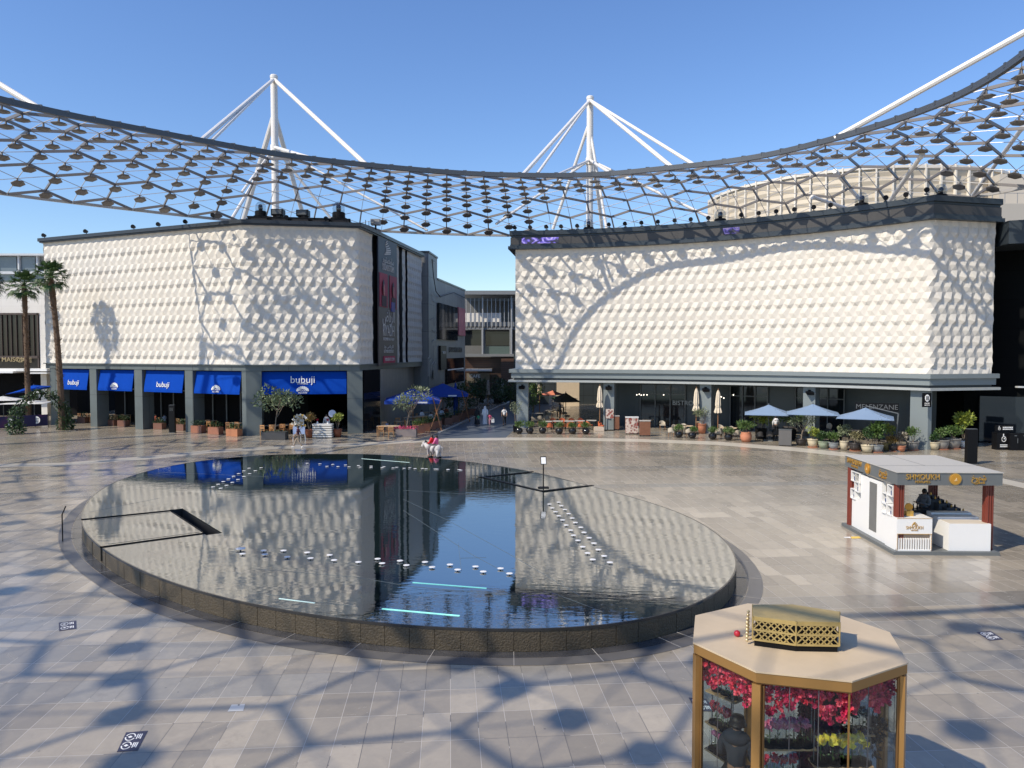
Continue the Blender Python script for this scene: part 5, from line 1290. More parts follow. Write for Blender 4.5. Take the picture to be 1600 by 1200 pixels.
mb = MB()
for k in range(5): mb.box((.64 + (k - 2) * .035, .012, 1.04 + .05 * math.sin(k)), (.025, .012, .10), 0, 0, 0, .4)
L(mb, 'gilt_emblem', GOLD, ct)
def disc(c, ax, r):
    mb = MB(); c = Vector(c); a = Vector(ax); mb.tube(c, c + a * .05, r, n=28, mi=0); mb.tube(c + a * .05, c + a * .06, r * .84, n=28, mi=1)
    u = Vector((0, 0, 1)); s_ = u.cross(a)
    for k in range(4): mb.bar(c + a * .065 - s_ * (r * .3 - k * r * .12) + u * (k * r * .12 - r * .3), c + a * .065 + s_ * (r * .25 - k * r * .05) + u * (k * r * .15 - r * .2), .01, r * .06, 2)
    return L(mb, 'gilt_medallion', [GOLD, M('medallion_orange', (.62, .30, .04), .35, .4), M('cream_paint', (.75, .6, .35), .4)], fas)
disc((1.95, -.02, 2.64), (0, -1, 0), .2); disc((0, 2.3, 2.64), (-1, 0, 0), .2)
for nm, z0, y0, y1 in (('right_counter', 1.06, .10, .85), ('right_counter', 1.14, .85, 1.3), ('right_counter', 1.20, 1.3, 1.65)):
    mb = MB(); mb.box2((1.85, y0, .12), (3.28, y1 - .003, z0)); rc = L(mb, 'side_counter', KW, kk)
    mb = MB(); mb.box2((1.90, y0 + .03, z0 - .001 + .003), (3.2, y1 - .06, z0 + .01)); L(mb, 'tray', M('tray_cream', (.66, .58, .46), .4), rc)
mb = MB()
for k in range(5): mb.box2((2.45 + .12 * (4 - k), 1.7 + k * .35, .12), (2.95 + .12 * (4 - k), 2.05 + k * .35 - .003, 1.12 + k * .09))
L(mb, 'stepped_display', M('display_grey', (.10, .105, .11), .8, 0, .1, 3, 0, 30, .2), kk)
mb = MB(); mb.box2((1.25, 2.0, .12), (2.35, 2.5, 1.14)); mb.box2((.95, 1.7, .12), (1.24, 2.5, 1.2)); mb.box2((.7, 1.4, .12), (.94, 2.2, 1.05)); L(mb, 'inner_counter', M('inner_black', (.025, .025, .028), .35), kk)
def bottle(x, y, z, m, h=.16, group='perfume bottles in the kiosk', lab='black perfume bottle on the inner counter of the perfume kiosk'):
    p = Matrix.Rotation(KE, 3, 'Z') @ Vector((x, y, z)) + KO
    t = thing('perfume_bottle', lab, 'bottle', tuple(p), KE, group); mb = MB(); mb.lathe([(.001, 0), (.035, 0), (.035, h * .6), (.02, h * .75), (.001, h * .75)], (0, 0, 0), 8); L(mb, 'flask', m, t)
    mb = MB(); mb.lathe([(.02, h * .75), (.024, h), (.001, h)], (0, 0, 0), 8); L(mb, 'stopper', GOLD if m is not BLACK else BLACK, t)
for k in range(3): bottle(1.45 + k * .15, 2.12, 1.14, BLACK, .22)
for k in range(5):
    for q in range(3): bottle(2.55 + .12 * (4 - k) + q * .13, 1.85 + k * .35, 1.12 + k * .09, BLACK if (k + q) % 2 else MATS['gold_metal'], .12, lab='small bottle on the stepped display inside the perfume kiosk')
p = Matrix.Rotation(KE, 3, 'Z') @ Vector((.62, .42, 1.27)) + KO
t = thing('gold_trophy', 'gold disc trophy on a gold box on the front counter of the perfume kiosk', 'ornament', tuple(p), KE)
mb = MB(); mb.box((0, 0, .09), (.24, .2, .18)); L(mb, 'box', GOLD, t); mb = MB(); mb.tube((0, -.02, .31), (0, .03, .31), .13, n=22); L(mb, 'disc', MATS['medallion_orange'], t)
mb = MB(); mb.box2((-.36, .1, .0), (-.2, .25, .0)); 
p = Matrix.Rotation(KE, 3, 'Z') @ Vector((2.3, 2.72, .12)) + KO
person('person in dark waistcoat and grey shirt standing with folded arms inside the perfume kiosk', tuple(p), KE - 1.1, dict(ell=(-.27, -.06, 1.14), elr=(.27, -.06, 1.14), wrl=(.08, -.24, 1.16), wrr=(-.10, -.26, 1.20)), 1.72, top=cloth('grey_shirt', (.16, .17, .19)), bottom=cloth('black_cloth', (.012, .012, .014)), skinm=SKIND, shoes=BLACK)

# ------------------------------------------------------------------ octagonal flower kiosk
OZ = 2.9; OC = Vector((0.987 * 4.1, 2.662 * 4.1, 0)); ORr = .366 * 4.1
v7 = G(1181.6, 1048.3, OZ); oa = math.atan2(v7.y - OC.y, v7.x - OC.x)
fk = thing('flower_kiosk', 'octagonal glass flower kiosk with a tan roof and gold frame at the lower right', 'kiosk', tuple(OC), oa)
def ov(r, k): a = 2 * math.pi * k / 8; return Vector((r * math.cos(a), r * math.sin(a)))
def octo(r): return [ov(r, k) for k in range(8)]
ROOFM = M('tan_roof_laminate', (.54, .43, .29), .6, 0, .2, 1.8); m = ROOFM
BRS = M('brushed_gold', (.40, .22, .07), .35, .55, .15, 2); BRSD = M('bronze_gold', (.26, .14, .05), .35, .6, .12, 2)
mb = MB(); mb.prism(octo(ORr), OZ - .02, OZ); L(mb, 'roof', ROOFM, fk)
mb = MB(); mb.prism(octo(ORr - .012), OZ - .15, OZ - .021); L(mb, 'fascia', BRS, fk)
mb = MB(); mb.prism(octo(ORr - .05), OZ - .18, OZ - .151); L(mb, 'lower_trim', BRSD, fk)
for k in range(8):
    c = ov(ORr - .06, k); a = 2 * math.pi * k / 8
    mb = MB(); pw = (.075, .11) if k != 1 else (.014, .02); mb.box((c.x, c.y, (OZ - .18) / 2), (pw[0], pw[1], OZ - .18), a); L(mb, 'corner_post' if k != 1 else 'glass_corner_joint', BRS, fk)
    p0, p1 = ov(ORr - .075, k), ov(ORr - .075, k + 1); d = (p1 - p0).normalized()
    mb = MB(); mb.wall(p0 + d * .08, p1 - d * .08, .1, OZ - .2, .012); L(mb, 'glass_panel', glassm('kiosk_glass', (.86, .90, .90), .10), fk)
    for f_ in ((.36,) if k % 2 else (.36, .68)):
        q = p0.lerp(p1, f_); mb = MB(); mb.box((q.x, q.y, OZ / 2), (.008, .008, OZ - .3), a); L(mb, 'glass_joint', M('steel_strip', (.16, .16, .17), .3, .6), fk)
    mb = MB(); q0 = p0 + d * .075; q1 = p1 - d * .075; k != 1 and mb.tube((q0.x, q0.y, .1), (q0.x, q0.y, OZ - .2), .018, n=6); k != 0 and mb.tube((q1.x, q1.y, .1), (q1.x, q1.y, OZ - .2), .018, n=6); L(mb, 'inner_frame', BRSD, fk)
mb = MB(); mb.prism(octo(ORr), 0, .1); L(mb, 'base', BRSD, fk)
rnd = random.Random(3)
def blossom(mb, c, r, rnd, mi=0):
    c = Vector(c)
    for ring, nn in ((1.0, 6), (.6, 4)):
        for q in range(nn):
            a = q * 6.283 / nn + rnd.uniform(-.3, .3); t_ = Vector((rnd.uniform(-1, 1), rnd.uniform(-1, 1), rnd.uniform(-.6, .6))).normalized(); u = t_.orthogonal().normalized(); v = t_.cross(u)
            d = (u * math.cos(a) + v * math.sin(a) + t_ * (.4 if ring == 1 else 1.1)).normalized(); w = d.cross(t_).normalized() * r * .55 * ring
            mb.add([c, c + d * r * .6 * ring + w, c + d * r * ring, c + d * r * .6 * ring - w], [(0, 1, 2, 3)], mi)
for k in range(8):
    mb = MB(); p0, p1 = ov(ORr - .14, k), ov(ORr - .14, k + 1)
    for q in range(170):
        f = rnd.random(); dep = rnd.random() ** 1.6 * (.30 + .10 * math.sin(f * 9 + k)); q_ = p0.lerp(p1, f) * rnd.uniform(.9, 1.0); blossom(mb, (q_.x, q_.y, OZ - .24 - dep), rnd.uniform(.04, .065), rnd, rnd.randrange(2))
    L(mb, 'flower_garland', [foliage('coral_petal', (.72, .03, .07), (.88, .12, .16)), foliage('magenta_petal', (.50, .01, .06), (.75, .04, .12))], fk)
# dark red planted core
mb = MB(); mb.lathe([(.001, .1), (.26, .1), (.26, 2.6), (.001, 2.6)], (0.1, .42, 0), 14); core_ = L(mb, 'core_column', M('core_dark_red', (.05, .006, .012), .7), fk)
mb = MB()
for q in range(420):
    a = rnd.uniform(0, 6.28); z = rnd.uniform(.8, 2.6); blossom(mb, (.1 + .28 * math.cos(a), .42 + .28 * math.sin(a), z), .045, rnd)
L(mb, 'core_flowers', foliage('deep_red_petal', (.06, .004, .012), (.16, .012, .03)), core_)
# shelves (placed by what the glass shows)
def kloc(p): return Matrix.Rotation(-oa, 3, 'Z') @ (Vector(p) - OC)
SH = M('shelf_wood', (.40, .26, .13), .5, 0, .1)
def shelf(c, w, d, rz):
    lc = kloc(c); mb = MB(); mb.box(lc, (w, d, .025), rz - oa); L(mb, 'shelf', SH, fk)
    for sx in (-1, 1): 
        u = Vector((math.cos(rz - oa), math.sin(rz - oa), 0)) * (w / 2 - .03) * sx; mb = MB(); mb.tube(lc + u, (lc.x + u.x, lc.y + u.y, OZ - .25), .006, n=4); L(mb, 'hanging_rod', MATS['steel_strip'], fk)
def cloche(p, col, s, label, group, n=1, two=False):
    t = thing('glass_cloche', label, 'rose under glass', tuple(p), 0, group)
    mb = MB(); mb.lathe([(.001, 0), (.075 * s, 0), (.075 * s, .025), (.001, .025)], (0, 0, 0), 14); L(mb, 'base', BLACK, t)
    mb = MB(); mb.lathe([(.065 * s, .025), (.068 * s, .15 * s), (.06 * s, .21 * s), (.035 * s, .25 * s), (.002, .262 * s)], (0, 0, 0), 14); L(mb, 'glass_dome', glassm('dome_glass', (.93, .95, .95), .1), t, True)
    mb = MB(); mb.tube((0, 0, .025), (0, 0, .14 * s), .005, n=5); leaves(mb, (0, 0, .06 * s), (.03, .03, .03), 10, .05, rnd); L(mb, 'stem', LEAFM, t)
    mb = MB()
    for q in range(5 if two else 3): blossom(mb, (rnd.uniform(-.02, .02) * s, rnd.uniform(-.02, .02) * s, (.155 + .014 * q) * s), .052 * s, rnd)
    mb.ball((0, 0, .165 * s), .03 * s, 8); L(mb, 'rose', col, t)
PK = foliage('rose_pink', (.55, .08, .20), (.80, .30, .42)); YL_ = foliage('rose_yellow', (.70, .50, .02), (.85, .70, .05)); RDm_ = foliage('rose_red', (.40, .01, .03), (.6, .03, .06)); DKR = foliage('rose_black', (.02, .02, .018), (.05, .05, .045)); GRN = foliage('rose_green', (.05, .12, .03), (.12, .2, .06))
def row(pxs, Y, col, s, lab, grp, shz=True, twod=.0):
    pts = [A(x, y, Y + i * twod) for i, (x, y) in enumerate(pxs)]; z = sum(p.z for p in pts) / len(pts)
    for p in pts: p.z = z; cloche(p, col, s, lab, grp)
    a, b = pts[0], pts[-1]; c = (a + b) / 2; rz = math.atan2(b.y - a.y, b.x - a.x); shelf(Vector((c.x, c.y, z - .014)), (b - a).length + .24, .24, rz)
row([(1202, 1160), (1215, 1163), (1228, 1165), (1240, 1166), (1257, 1164)], 10.15, PK, 1.7, 'pink rose under a glass dome on the middle shelf of the flower kiosk', 'pink roses under glass in the flower kiosk')
row([(1282, 1186), (1301, 1190), (1317, 1192), (1330, 1193), (1345, 1193)], 10.0, YL_, 1.8, 'yellow rose under a glass dome in the flower kiosk', 'yellow roses under glass in the flower kiosk')
row([(1283, 1140), (1298, 1146), (1313, 1144), (1332, 1141), (1348, 1138)], 10.5, DKR, 1.6, 'dark rose under a glass dome on the right shelf of the flower kiosk', 'dark roses under glass in the flower kiosk')
row([(1120, 1083), (1134, 1086), (1146, 1084)], 11.4, GRN, 1.1, 'green stemmed flower under a glass dome on the top left shelf of the flower kiosk', 'green flowers under glass in the flower kiosk', twod=-.12)
row([(1119, 1135), (1130, 1137), (1137, 1134)], 11.3, RDm_, 1.5, 'red rose under a glass dome on the left shelf of the flower kiosk', 'red roses under glass in the flower kiosk', twod=-.12)
row([(1118, 1177), (1127, 1177), (1138, 1178)], 11.3, PK, 1.5, 'pale pink rose under a glass dome on the lower left shelf of the flower kiosk', 'pale roses under glass in the flower kiosk', twod=-.12)
row([(1197, 1212), (1210, 1212), (1224, 1210), (1238, 1214)], 10.4, RDm_, 1.4, 'large red rose under glass on the low shelf of the flower kiosk', 'low red roses under glass in the flower kiosk')
# hanging dried bunch
q = A(1368, 1100, 10.9); t = thing('hanging_bouquet', 'dark dried bouquet hanging by a cord on the right side of the flower kiosk', 'bouquet', tuple(q))
mb = MB(); mb.tube(q, q + Vector((-.07, 0, -.26)), .008, n=4); mb.tube(q, q + Vector((.07, 0, -.26)), .008, n=4); mb.build('cord', BLACK, t)
mb = MB(); leaves(mb, q + Vector((0, 0, -.38)), (.13, .1, .16), 160, .1, rnd); leaves(mb, q + Vector((0, 0, -.6)), (.05, .05, .16), 60, .1, rnd); mb.build('dried_flowers', foliage('dried_dark', (.012, .012, .012), (.04, .035, .03)), t)
q = A(1150, 1210, 10.75); 
person('person in a black cap and dark jacket standing inside the flower kiosk seen from behind', (q.x, q.y, .1), 2.6, dict(head=(.0, -.06, 1.58), ell=(-.25, -.02, 1.13), wrl=(-.12, -.22, 1.08), elr=(.25, -.02, 1.13), wrr=(.12, -.24, 1.1)), 1.74, top=cloth('dark_jacket', (.018, .022, .032)), bottom=cloth('black_cloth', (.012, .012, .014)), skinm=SKIND, hat=BLACK, shoes=BLACK)
# brass lantern box on the roof
TP = [(490, 180), (775, 215), (1062, 220), (1060, 150), (750, 103), (490, 103)]
tp = [V2(G(1060 + x / 4.21, 920 + y / 4.21, OZ + .42)) for x, y in TP]; lc = sum(tp, Vector((0, 0))) / 6
bx = thing('brass_lantern_box', 'pierced brass lantern box lying on the tan roof of the flower kiosk', 'ornament', (lc.x, lc.y, OZ))
BRASS = M('aged_brass', (.46, .34, .13), .45, .35, .25, 8)
mb = MB(); mb.prism([lc + (p - lc) * .96 for p in tp], OZ + .002, OZ + .09); mb.build('base', BLACK, bx, clean=True)
mb = MB(); mb.prism([lc + (p - lc) * .93 for p in tp], OZ + .09, OZ + .38); mb.build('inner_core', BLACK, bx, clean=True)
mb = MB(); mb.prism(tp, OZ + .385, OZ + .42); mb.build('lid', BRASS, bx, clean=True)
mb = MB()
for k in range(6):
    a, b = tp[k], tp[(k + 1) % 6]; d = (b - a); ln = d.length; d = d.normalized(); nr = max(2, int(ln / .075))
    for z in (OZ + .095, OZ + .235, OZ + .375): mb.bar((a.x, a.y, z), (b.x, b.y, z), .012, .028)
    for q in range(nr + 1):
        p = a + d * ln * q / nr
        for z0, z1 in ((OZ + .10, OZ + .235), (OZ + .235, OZ + .375)):
            for s_ in (-1, 1):
                e = p + d * (ln / nr) * s_ * 1.6; f0 = (e - a).dot(d)
                if -.001 <= f0 <= ln + .001: mb.bar((p.x, p.y, z0), (e.x, e.y, z1), .010, .016)
    mb.tube((a.x, a.y, OZ + .09), (a.x, a.y, OZ + .42), .012, n=6)
mb.build('pierced_sides', BRASS, bx)
mb = MB(); a = tp[5] + Vector((-.06, .02)); b = tp[0] + Vector((-.06, .06))
for q in range(4):
    p = a.lerp(b, q / 3)
    for z in range(6): mb.ball((p.x, p.y, OZ + .06 + z * .05), .024, 8)
mb.build('beaded_end', M('pale_brass', (.65, .52, .30), .35, .6), bx, True)
q = G(1060 + 386 / 4.21, 920 + 314 / 4.21, OZ); t = thing('red_ball', 'small red ball lying on the tan roof left of the brass box', 'ball', (q.x, q.y, OZ + .045)); mb = MB(); mb.ball((0, 0, 0), .047, 16)
bpy.data.objects.remove(t); t = mb.build('red_ball', M('red_rubber', (.50, .02, .04), .4)); t.location = (q.x, q.y, OZ + .046); tag(t, 'small red ball lying on the tan roof left of the brass box', 'ball')
for p in t.data.polygons: p.use_smooth = True
# ------------------------------------------------------------------ roof equipment
def facade_pt(px, y, path, extra=.2):
    q = polyhit(px, path, extra); return A(px, y, q.y)
spot_proto = [None]
def spotlight(p, rz, group, label):
    if spot_proto[0] is None:
        t = thing('roof_spotlight', label, 'spotlight', tuple(p), rz, group)
        mb = MB(); mb.tube((0, -.22, .30), (0, .14, .30), .19, .12, 10); L(mb, 'lamp_body', BLACK, t)
        mb = MB(); mb.box((0, 0, .04), (.24, .2, .06)); mb.box((0, .02, .14), (.06, .06, .2)); L(mb, 'bracket', MATS['slate_trim'], t); spot_proto[0] = t; return t
    return dup(spot_proto[0], tuple(p), rz, label, 1.0, group)
topL = offset_path(full_l, .1)
for x in (74, 139, 213, 252, 294, 337): q = polyhit(x, topL[1:], .3); spotlight((q.x, q.y, 17.92), 0, 'spotlights along the left roof edge', 'small black spotlight on the roof edge of the left building')
for x in (450, 511): q = polyhit(x, topL[2:], .3); spotlight((q.x, q.y, 17.92), .3, 'spotlights along the left roof edge', 'small black spotlight on the roof edge of the left building')
topR = offset_path(front_r, .35)
for x in (805, 829, 854, 877, 902, 951, 976, 1001.5, 1027, 1053, 1078, 1105, 1156, 1183, 1210, 1238, 1268, 1294, 1379, 1410, 1442):
    q = polyhit(x, topR, .1); spotlight((q.x, q.y, 18.02), -.4, 'spotlights along the right roof edge', 'small black spotlight on the roof edge of the right building')
def dome_light(p, label, s=1.0, mk=True):
    t = thing('dome_light', label, 'dome light', tuple(p)); mb = MB(); mb.lathe([(.001, 0), (.62, 0), (.62, .1), (.5, .14), (.5, .5), (.42, .55), (.001, .55)], (0, 0, 0), 20); L(mb, 'base', BLACK, t)
    mb = MB(); mb.lathe([(.44, .55), (.48, .8), (.42, 1.1), (.25, 1.32), (.01, 1.4)], (0, 0, 0), 18); L(mb, 'glass_dome', glassm('weather_dome', (.80, .82, .82), .5), t, True)
    mb = MB(); mb.tube((0, 0, .55), (0, 0, .85), .16, .2, 10); mb.ball((0, -.05, .95), .2, 10); L(mb, 'lamp_head', BLACK, t); t.scale = (s, s, s); return t
dk = thing('equipment_deck', 'long black steel deck carrying stage lights on the left roof corner', 'platform', (-20, 65.6, 17.9))
mb = MB(); a_ = A(388, 338, 65.2); b_ = A(548, 345, 66.6); mb.bar((a_.x, a_.y, 18.25), (b_.x, b_.y, 18.25), 1.3, .16)
for k in range(6): f = k / 5; mb.box((a_.x + (b_.x - a_.x) * f, a_.y + (b_.y - a_.y) * f, 18.03), (.12, .9, .26))
mb.build('deck', BLACK, dk)
for x, lab in ((407, 'black based dome light at the left end of the roof deck'), (529, 'larger clear dome light at the right end of the roof deck')):
    f = (x - 388) / 160; dome_light((a_.x + (b_.x - a_.x) * f, a_.y + (b_.y - a_.y) * f, 18.34), lab, .95 if x < 500 else 1.1)
for x, lab in ((434, 'boxy black stage projector beside the left dome light'), (473, 'boxy black stage projector standing mid deck between the dome lights')):
    f = (x - 388) / 160; t = thing('stage_projector', lab, 'projector', (a_.x + (b_.x - a_.x) * f, a_.y + (b_.y - a_.y) * f, 18.34))
    mb = MB(); mb.box((0, 0, .42), (1.0, .8, .52)); L(mb, 'housing', BLACK, t); mb = MB(); mb.box((0, -.42, .44), (.8, .05, .36)); L(mb, 'lens_window', FRAME, t); mb = MB(); mb.box((-.3, 0, .08), (.1, .6, .16)); mb.box((.3, 0, .08), (.1, .6, .16)); L(mb, 'foot', BLACK, t)
q = A(587, 357, 69.5); t = thing('roof_camera', 'grey camera unit on a bracket at the alley corner of the left roof', 'camera', (q.x, q.y, 17.92))
mb = MB(); mb.tube((0, 0, 0), (0, 0, .5), .08, n=8); L(mb, 'post', BLACK, t); mb = MB(); mb.box((0, 0, .7), (.8, .7, .5)); mb.tube((-.2, -.5, .72), (-.2, -.3, .72), .16, n=10); L(mb, 'housing', M('grey_housing', (.28, .28, .28), .5), t); mb = MB(); mb.tube((-.9, 0, 0), (-.9, 0, .9), .03, n=5); mb.tube((-.6, 0, 0), (-.6, 0, .8), .03, n=5); L(mb, 'antenna', BLACK, t)
for x, lab, s in ((919, 'dome light standing above the violet end of the right roof', .95), (1123, 'dome light in front of the fluted drum on the right roof', 1.0), (1342, 'dome light between two white props on the right roof', 1.0), (1464, 'dome light at the corner of the right roof', .9)):
    q = polyhit(x, offset_path(front_r, -.3), .2); dome_light((q.x, q.y, 17.75), lab, s)

# ------------------------------------------------------------------ palms and planting on the left
p = G(97, 672); palm('tall palm with a shaggy trunk standing against the left building', p, 7.2 + 120 * p.y / FPX - .35, 1, (-.7, 0), .22)
p = G(45, 664); palm('tall palm standing in front of the white building left of its twin', p, 7 + 103 * p.y / FPX, 2, (-.1, 0), .20)
p = G(-14, 664); palm('palm cut off by the left edge with only frond tips showing', p, 7 + 108 * p.y / FPX, 3, (0, 0), .27)
ar = thing('planted_arch', 'leafy garden arch with a round sign beside the palms at the left edge', 'arch', tuple(G(60, 677)))
a_, b_ = G(22, 679), G(100, 672); mb = MB(); fo = MB(); rnd = random.Random(8)
for off in (0, .7):
    pts = []
    for k in range(15):
        t_ = math.pi * k / 14; c = a_.lerp(b_, .5 - .5 * math.cos(t_)); pts.append(Vector((c.x, c.y + off, .2 + 3.2 * math.sin(t_) ** .8)))
    mb.path(pts, .05, 6)
    for q in pts: leaves(fo, q, (.35, .3, .35), 42, .24, rnd)
for c in (a_, b_): leaves(fo, c + Vector((0, .2, .5)), (.75, .6, .6), 300, .26, rnd); leaves(fo, c + Vector((0, .2, 1.4)), (.5, .5, .9), 220, .26, rnd)
mb.build('frame', BLACK, ar); fo.build('foliage', LEAFD, ar)
def blurred_lines(mb, c, X, n=3, w=.5, dy=.14, h=.05, nrm=(0, -1, 0), gap=.4):
    c = Vector(c); X = Vector(X); nrm = Vector(nrm); r = random.Random(int(c.x * 10))
    for k in range(n):
        x = -w / 2
        while x < w / 2:
            l = r.uniform(.03, .09) * w / .5; mb.bar(c + X * x + Vector((0, 0, (n / 2 - k - .5) * dy)) + nrm * .012, c + X * min(x + l, w / 2) + Vector((0, 0, (n / 2 - k - .5) * dy)) + nrm * .012, .006, h); x += l + .02
def round_sign(parent, c, r, name='round_sign'):
    mb = MB(); c = Vector(c); mb.tube(c, c + Vector((0, -.04, 0)), r, n=22); s = mb.build(name, WHITE, parent)
    mb = MB(); blurred_lines(mb, c + Vector((0, -.04, 0)), (1, 0, 0), 3, r * 1.3, r * .45, r * .24); mb.build('sign_print', FRAME, s)
q = G(60, 675); round_sign(ar, (q.x, q.y - .1, 7 - 67 * q.y / FPX), .33)
fp0, fp1 = G(-30, 673), G(75, 666.5)
fn = thing('banner_fence', 'low dark violet printed banner fence with round white emblems at the left edge', 'fence', tuple(fp0))
m, n, b = nodes('violet_print_cloth'); tc = N(n, 'ShaderNodeTexCoord'); nz = N(n, 'ShaderNodeTexNoise'); nz.inputs['Scale'].default_value = .7; n.links.new(tc.outputs['Object'], nz.inputs['Vector'])
cr = N(n, 'ShaderNodeValToRGB'); cr.color_ramp.elements[0].color = (.012, .010, .07, 1); cr.color_ramp.elements[0].position = .5; cr.color_ramp.elements[1].color = (.16, .02, .10, 1); cr.color_ramp.elements[1].position = .72; n.links.new(nz.outputs[0], cr.inputs[0]); n.links.new(cr.outputs[0], b.inputs['Base Color'])
mb = MB(); mb.wall(fp0, fp1, .1, 1.15, .05); mb.build('printed_cloth', m, fn)
mb = MB()
for k in range(6): q = V2(fp0).lerp(V2(fp1), k / 5); mb.tube((q.x, q.y + .08, 0), (q.x, q.y + .08, 1.2), .03, n=6)
mb.build('post', BLACK, fn)
for x in (11, 54.5): q = polyhit(x, [V2(fp0), V2(fp1)], .1); round_sign(fn, (q.x, q.y - .01, .68), .34, 'emblem')
for x, y, lab, sz in ((5, 622, 'flat white parasol nearest the left edge', 3.6), (42, 627, 'flat white parasol behind the banner fence', 4.0)):
    q = A(x, y, 74); open_parasol(lab, (q.x, q.y, 0), .2, sz, q.z - .15, .35, M('parasol_white', (.62, .62, .60), .8), False)
q = A(53, 608, 77); open_parasol('tilted bright blue parasol behind the arch at the left', (q.x, q.y, 0), .1, 3.6, 3.2, .5, BLUE, False, .18)
# brown planter boxes along the left building
PB = M('brown_planter', (.17, .08, .055), .6, 0, .15, 3); PBT = TERRA
def planter(label, px, py, w, d, h, mat, leafm, seed, rz=0, group=None, lh=.28, n=240):
    p = G(px, py); t = thing('planter_box', label, 'planter', (p.x, p.y + d / 2, 0), rz, group)
    mb = MB(); mb.box((0, 0, h / 2), (w, d, h - .02)); mb.box((0, -d / 2 + .03, h), (w, .06, .04)); mb.box((0, d / 2 - .03, h), (w, .06, .04)); mb.box((-w / 2 + .03, 0, h), (.06, d - .12, .04)); mb.box((w / 2 - .03, 0, h), (.06, d - .12, .04)); L(mb, 'box', mat, t)
    rnd = random.Random(seed); mb = MB()
    for k in range(5): leaves(mb, ((k - 2) * w * .2, 0, h + lh * .7), (w * .22, d * .5, lh * rnd.uniform(.8, 1.2)), n // 5, .12, rnd)
    L(mb, 'foliage', leafm, t); return t
gA = 'brown planter boxes between the columns of the left building'
for k, (x, y) in enumerate(((128, 661), (154, 663.5), (172.5, 665.5), (191, 666.5), (228, 669.5), (247.5, 671), (281, 673))):
    planter('brown planter box with dark green shrubs in the arcade of the left building', x, y, 1.05, .5, .55, PB, LEAFD, 20 + k, -.4, gA)
planter('brown planter box lit by the sun left of the corner column', 308, 676.5, 1.2, .55, .6, M('rust_planter', (.30, .12, .07), .6, 0, .15, 3), LEAFD, 31, -.4)
planter('second rust brown planter box left of the corner column', 335, 679, 1.2, .55, .6, MATS['rust_planter'], LEAFD, 32, -.4)
planter('bright terracotta planter box with orange green plants beside the corner column', 364, 682, 1.2, .6, .6, M('orange_planter', (.42, .17, .08), .6, 0, .12, 3), LEAFM, 33, -.4)
gB = 'brown planter boxes lining the lane terrace'
for k, (x, y) in enumerate(((653, 677), (662, 674), (671, 671.5), (681, 668.8), (698, 664), (709, 660), (718, 656), (727, 652), (736, 648.5))):
    planter('brown planter box with green shrubs lining the lane terrace', x, y, .8, .8, .65, PB if k > 3 else MATS['rust_planter'], LEAFM if k < 4 else LEAFD, 40 + k, .5, gB, .34)
t = planter('low pale grey planter box carpeted with pink flowers under a pale leaved tree', 634, 682.5, 1.7, .9, .6, M('grey_planter', (.22, .18, .17), .6, 0, .12, 3), PINKF, 55, 0, None, .12, 420)
p = G(634, 681); t = thing('potted_tree', 'pale leaved small tree growing in the pink flower planter', 'tree', (p.x, p.y + .45, 0)); small_tree(t, .6, 3.0, 1.5, LEAFG, 5, 700, .26, .3)
t = planter('long charcoal planter box in front of the corner column', 427, 687.5, 1.9, .9, .6, M('charcoal_planter', (.06, .06, .062), .6, 0, .12, 3), LEAFD, 56, 0, None, .06, 60)
p = G(427, 686); t = thing('potted_tree', 'broad leaved white flowering small tree in the charcoal planter', 'tree', (p.x, p.y + .45, 0)); small_tree(t, .6, 3.3, 1.6, foliage('leaf_frangipani', (.03, .07, .02), (.22, .26, .14)), 6, 800, .3, .2)
for x, y, lf, lab, sd in ((483.5, 684, LEAFO, 'terracotta pot with a rust orange croton left of the slatted counter', 7), (527.5, 683, LEAFY, 'terracotta pot with a yellow green croton right of the slatted counter', 8)):
    p = G(x, y); t = thing('potted_plant', lab, 'plant', tuple(p)); pot_tub(t, M('glazed_red_pot', (.22, .07, .035), .35, 0, .2, 4), .36, .68, .7); bush(t, .62, (.45, .45, .42), lf, sd, 260, .22, .55, 3.2, 5)
# slatted counter, flower sign, fan
p = G(503, 684.5); t = thing('slatted_counter', 'white slatted host counter in front of the wide blue awning', 'counter', tuple(p))
mb = MB(); mb.box((0, .4, .55), (1.5, .6, 1.06)); L(mb, 'body', M('counter_dark', (.05, .045, .04), .6), t)
mb = MB()
for k in range(6): mb.box((0, .07, .12 + k * .185), (1.56, .05, .125)); mb.box((-.79, .4, .12 + k * .185), (.03, .62, .125)); mb.box((.79, .4, .12 + k * .185), (.03, .62, .125))
L(mb, 'slats', M('slat_white', (.72, .70, .65), .6), t); mb = MB(); mb.box((0, .4, 1.12), (1.62, .72, .05)); L(mb, 'counter_top', MATS['slat_white'], t)
for dx in (-.45, .4):
    q = thing('table_ornament', 'small flower figure on the %s end of the slatted counter' % ('left' if dx < 0 else 'right'), 'ornament', (p.x + dx, p.y + .4, 1.145)); mb = MB(); mb.lathe([(.001, 0), (.09, 0), (.06, .12), (.03, .2), (.001, .2)], (0, 0, 0), 10); L(mb, 'vase', WHITE, q); mb = MB(); rn = random.Random(4)
    for k in range(8): blossom(mb, (rn.uniform(-.08, .08), rn.uniform(-.05, .05), .24 + rn.uniform(0, .14)), .07, rn)
    L(mb, 'flowers', RDm_, q)
p = G(462, 690); t = thing('flower_wheel_sign', 'round cream flower wreath on a pale blue easel beside the walking person', 'sign', (p.x, p.y + 1.0, 0))
mb = MB(); rn = random.Random(9)
for k in range(70): a = rn.uniform(0, 6.28); r_1 = rn.uniform(.1, .62); blossom(mb, (r_1 * math.cos(a), rn.uniform(-.06, .06), 1.5 + r_1 * math.sin(a)), .14, rn, rn.randrange(3))
